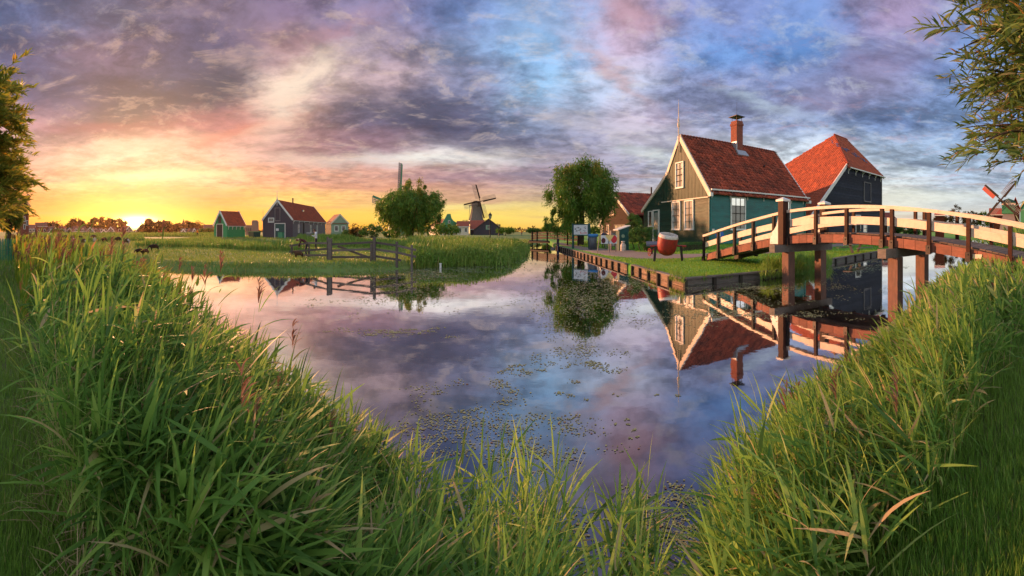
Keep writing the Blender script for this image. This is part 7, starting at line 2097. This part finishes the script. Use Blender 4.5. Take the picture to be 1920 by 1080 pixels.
def hair(o, J, sc_, m='hair', long_=0.0, back=(0, 1, 0)):
    h_ = Vector(J['crown']) * sc_; b_ = Vector(back) * 0.03 * sc_
    mb = MB().lathe([(0.001, 0.06 * sc_), (0.055 * sc_, 0.045 * sc_), (0.088 * sc_, 0.0), (0.094 * sc_, -0.05 * sc_), (0.07 * sc_, -0.09 * sc_)], 10, tuple(h_ + b_ + Vector((0, 0, 0.015))))
    if long_: mb.tube([h_ + b_, h_ + b_ * 2.6 - Z_ * 0.12 * sc_, h_ + b_ * 2.8 - Z_ * long_ * sc_], [0.08 * sc_, 0.075 * sc_, 0.04 * sc_], 8)
    mb.build('hair', M[m], o, True)
    # eyes and nose as small features of the face
    f_ = Vector(J['head']) * sc_ - Vector(back).normalized() * 0.085 * sc_
    MB().box(f_.x - .04 * sc_, f_.x - .02 * sc_, f_.y - .006, f_.y + .01, f_.z + .01, f_.z + .022).box(f_.x + .02 * sc_, f_.x + .04 * sc_, f_.y - .006, f_.y + .01, f_.z + .01, f_.z + .022).build('eyes', M['darkcloth'], o)['kind'] = 'stuff'


# woman in white, head bowed over what she holds in both hands
J = dict(STAND); J.update(neck=(0, -.05, 1.48), head=(0, -.12, 1.55), crown=(0, -.15, 1.64), elL=(-.22, -.10, 1.14), haL=(-.07, -.30, 1.20), fiL=(-.03, -.36, 1.22), elR=(.22, -.10, 1.14), haR=(.07, -.30, 1.20), fiR=(.03, -.36, 1.22))
R2 = dict(RAD); R2.update(pelvis=(.19, .15), hiL=.10, hiR=.10)
A_ = clothes(1, 2)
p_ = on(592.5, 30.5)
o = figure('person', 'person in a long white top looking down at their hands behind the fence', p_, math.radians(-65), J, R2, E_, ['skin', 'whitecloth', 'darkcloth', 'darkcloth'], A_)
hair(o, J, 1.0, long_=0.22)
# person in maroon bending forward to the sheep
J = dict(STAND); J.update(pelvis=(0, 0.1, .86), waist=(0, -.02, .98), chest=(0, -.24, 1.12), neck=(0, -.40, 1.14), head=(0, -.49, 1.10), crown=(0, -.57, 1.08), shL=(-.18, -.27, 1.12), elL=(-.2, -.34, .86), haL=(-.14, -.40, .62), fiL=(-.13, -.42, .54),
                          shR=(.18, -.27, 1.12), elR=(.22, -.36, .86), haR=(.12, -.46, .66), fiR=(.1, -.5, .58), hiL=(-.10, .10, .82), hiR=(.10, .10, .82), knL=(-.11, .0, .46), knR=(.11, .02, .46), anL=(-.11, .05, .08), anR=(.11, .08, .08))
p_ = on(572.5, 27.0)
o = figure('person', 'person in a maroon jacket bending down over the brown sheep at the fence', p_, math.radians(-62), J, RAD, E_, ['skin', 'maroon', 'darkcloth', 'darkcloth'], clothes())
hair(o, J, 1.0, long_=0.1, back=(0, .6, .6))
# two people by the workshop, one at the low bridge, one behind the board
JW = dict(STAND); JW.update(anL=(-.11, .12, .10), toL=(-.12, -.02, .04), knR=(.11, -.12, .50), anR=(.11, -.10, .08), toR=(.12, -.26, .04))
for px, r, rz, mats_, sc_, lb, pose in (
        (1131.5, 40.5, 0.4, ['skin', 'bluecloth', 'darkcloth', 'darkcloth'], 1.02, 'person in dark blue on the path before the workshop, left one of two', STAND),
        (1136.5, 38.5, -0.3, ['skin', 'darkcloth', 'greyboard', 'darkcloth'], 1.0, 'person in black top and grey trousers before the workshop, right one of two', JW),
        (1046.5, 46, 1.2, ['skin', 'darkcloth', 'bluecloth', 'darkcloth'], 1.0, 'person in dark clothes leaning on the low bridge rail', STAND),
        (1104.5, 43, -0.9, ['skin', 'whitecloth', 'darkcloth', 'darkcloth'], 0.95, 'person half hidden behind the right post of the information board', JW),
        (298, 118, 0.3, ['skin', 'redcloth', 'darkcloth', 'darkcloth'], 1.1, 'walker in a red jacket on the distant path, left one of the pair', JW),
        (302.5, 118, -0.2, ['skin', 'redcloth', 'bluecloth', 'darkcloth'], 1.1, 'walker in a red jacket with blue trousers, right one of the pair', STAND),
        (370, 104, 0.2, ['skin', 'orangecloth', 'darkcloth', 'darkcloth'], 1.15, 'walker in a glowing orange jacket beside the green bush', JW),
        (978, 120, 0.2, ['skin', 'orangecloth', 'bluecloth', 'darkcloth'], 1.1, 'walker in orange far off on the dike beyond the reeds', STAND),
        (1613.5, 52, 0.4, ['skin', 'tealdark', 'darkcloth', 'darkcloth'], 1.0, 'person in a teal jacket before the black barn, seen through the bridge railing', STAND)):
    p_ = on(px, r); o = figure('person', lb, p_, -(px - CX) / F + rz, pose, RAD, E_, mats_, clothes(), scale=sc_)
    hair(o, pose, sc_)

# sheep
ES = [('hip', 'mid'), ('mid', 'sho'), ('sho', 'nk'), ('nk', 'hd'), ('hd', 'mz'), ('hip', 'tail'), ('hip', 'uL'), ('uL', 'hL'), ('hL', 'fL'), ('hip', 'uR'), ('uR', 'hR'), ('hR', 'fR'), ('sho', 'aL'), ('aL', 'bL'), ('bL', 'cL'), ('sho', 'aR'), ('aR', 'bR'), ('bR', 'cR')]
JS = dict(hip=(.38, 0, .62), mid=(0, 0, .60), sho=(-.36, 0, .62), nk=(-.58, 0, .66), hd=(-.72, 0, .50), mz=(-.82, 0, .30), tail=(.58, 0, .50), uL=(.40, -.12, .42), hL=(.46, -.13, .24), fL=(.42, -.13, .02), uR=(.40, .12, .42), hR=(.46, .13, .24), fR=(.42, .13, .02),
          aL=(-.34, -.11, .38), bL=(-.33, -.12, .20), cL=(-.34, -.12, .02), aR=(-.34, .11, .38), bR=(-.33, .12, .20), cR=(-.34, .12, .02))
RS = dict(hip=(.21, .22), mid=(.23, .25), sho=(.20, .22), nk=.13, hd=.085, mz=.045, tail=.04, uL=.09, hL=.04, fL=.03, uR=.09, hR=.04, fR=.03, aL=.08, bL=.04, cL=.03, aR=.08, bR=.04, cR=.03)
AS = {(a, b): 0 for a, b in ES}
for k in (('nk', 'hd'), ('hd', 'mz'), ('uL', 'hL'), ('hL', 'fL'), ('uR', 'hR'), ('hR', 'fR'), ('aL', 'bL'), ('bL', 'cL'), ('aR', 'bR'), ('bR', 'cR')): AS[k] = 1


def sheep(px, r, rz, wool, face, label, sc_=1.0, pose=None):
    J = dict(JS); J.update(pose or {})
    o = figure('sheep', label, on(px, r), rz, J, RS, ES, [wool, face], AS, 'sheep', sc_, group='sheep on the far left bank', root='mid')
    for sg in (-1, 1): MB().tube([Vector((-.68, sg * .07, .56)) * sc_, Vector((-.70, sg * .17, .52)) * sc_], [0.035 * sc_, 0.012 * sc_], 5).build('ear', M[face], o)
    return o


sheep(560, 25.2, 0.1, 'woolbrown', 'wooldark', 'brown sheep at the left end of the fence below the bending person', 0.56, dict(nk=(-.56, 0, .74), hd=(-.70, 0, .72), mz=(-.84, 0, .62)))
for px, r, rz, a, b, sc_, lb in ((289.5, 34, 1.05, 'wooldark', 'wooldark', 0.72, 'big dark brown sheep grazing right of the reddish reed plume'), (122.5, 66, 0.2, 'wooldark', 'wooldark', 1.2, 'dark sheep farthest left on the meadow'),
                                  (136, 63, 2.9, 'woolbrown', 'wooldark', 1.2, 'brown sheep just right of the farthest left one'), (151, 64, 0.4, 'wooldark', 'wooldark', 1.15, 'dark sheep in the middle of the flock by the channel'),
                                  (140, 50, 0.1, 'wool', 'wooldark', 1.0, 'pale sheep with dark head nearest the narrow channel'), (157, 46, 3.0, 'wooldark', 'wool', 0.95, 'dark sheep with white legs behind the pale one'),
                                  (176, 64, 0.2, 'woolbrown', 'wool', 1.2, 'brown sheep standing above the pale one in the back of the meadow'), (178, 52, 2.8, 'wool', 'wool', 1.0, 'all pale sheep lying in the middle of the meadow'),
                                  (196, 56, 0.3, 'wooldark', 'wooldark', 0.9, 'small dark sheep left of the reed stalks'), (222, 55, 0.1, 'wooldark', 'wooldark', 0.9, 'small dark sheep in the open between reed stalks'),
                                  (236, 45, 3.0, 'woolbrown', 'wool', 1.1, 'brown and white sheep walking across the meadow'), (262, 28, 1.4, 'wooldark', 'woolbrown', 0.55, 'dark lamb lying close to the water, left of two'), (273, 28, 1.7, 'woolbrown', 'wooldark', 0.55, 'brown lamb lying close to the water, right of two')):
    sheep(px, r, rz, a, b, lb, sc_)

# ------------------------------------------------------------------ evening haze
hz = MB().box(-950, 950, -950, 950, -2.0, 34.0)
hm, hnt, hout = nodes_of('evening_haze')
pv = hnt.nodes.new('ShaderNodeVolumePrincipled')
pv.inputs['Color'].default_value = (1.0, 0.62, 0.36, 1); pv.inputs['Density'].default_value = 0.00008; pv.inputs['Anisotropy'].default_value = 0.8
hnt.links.new(pv.outputs[0], hout.inputs['Volume'])
tag(hz.build('haze', hm), 'thin warm evening haze over the meadows', kind='stuff')
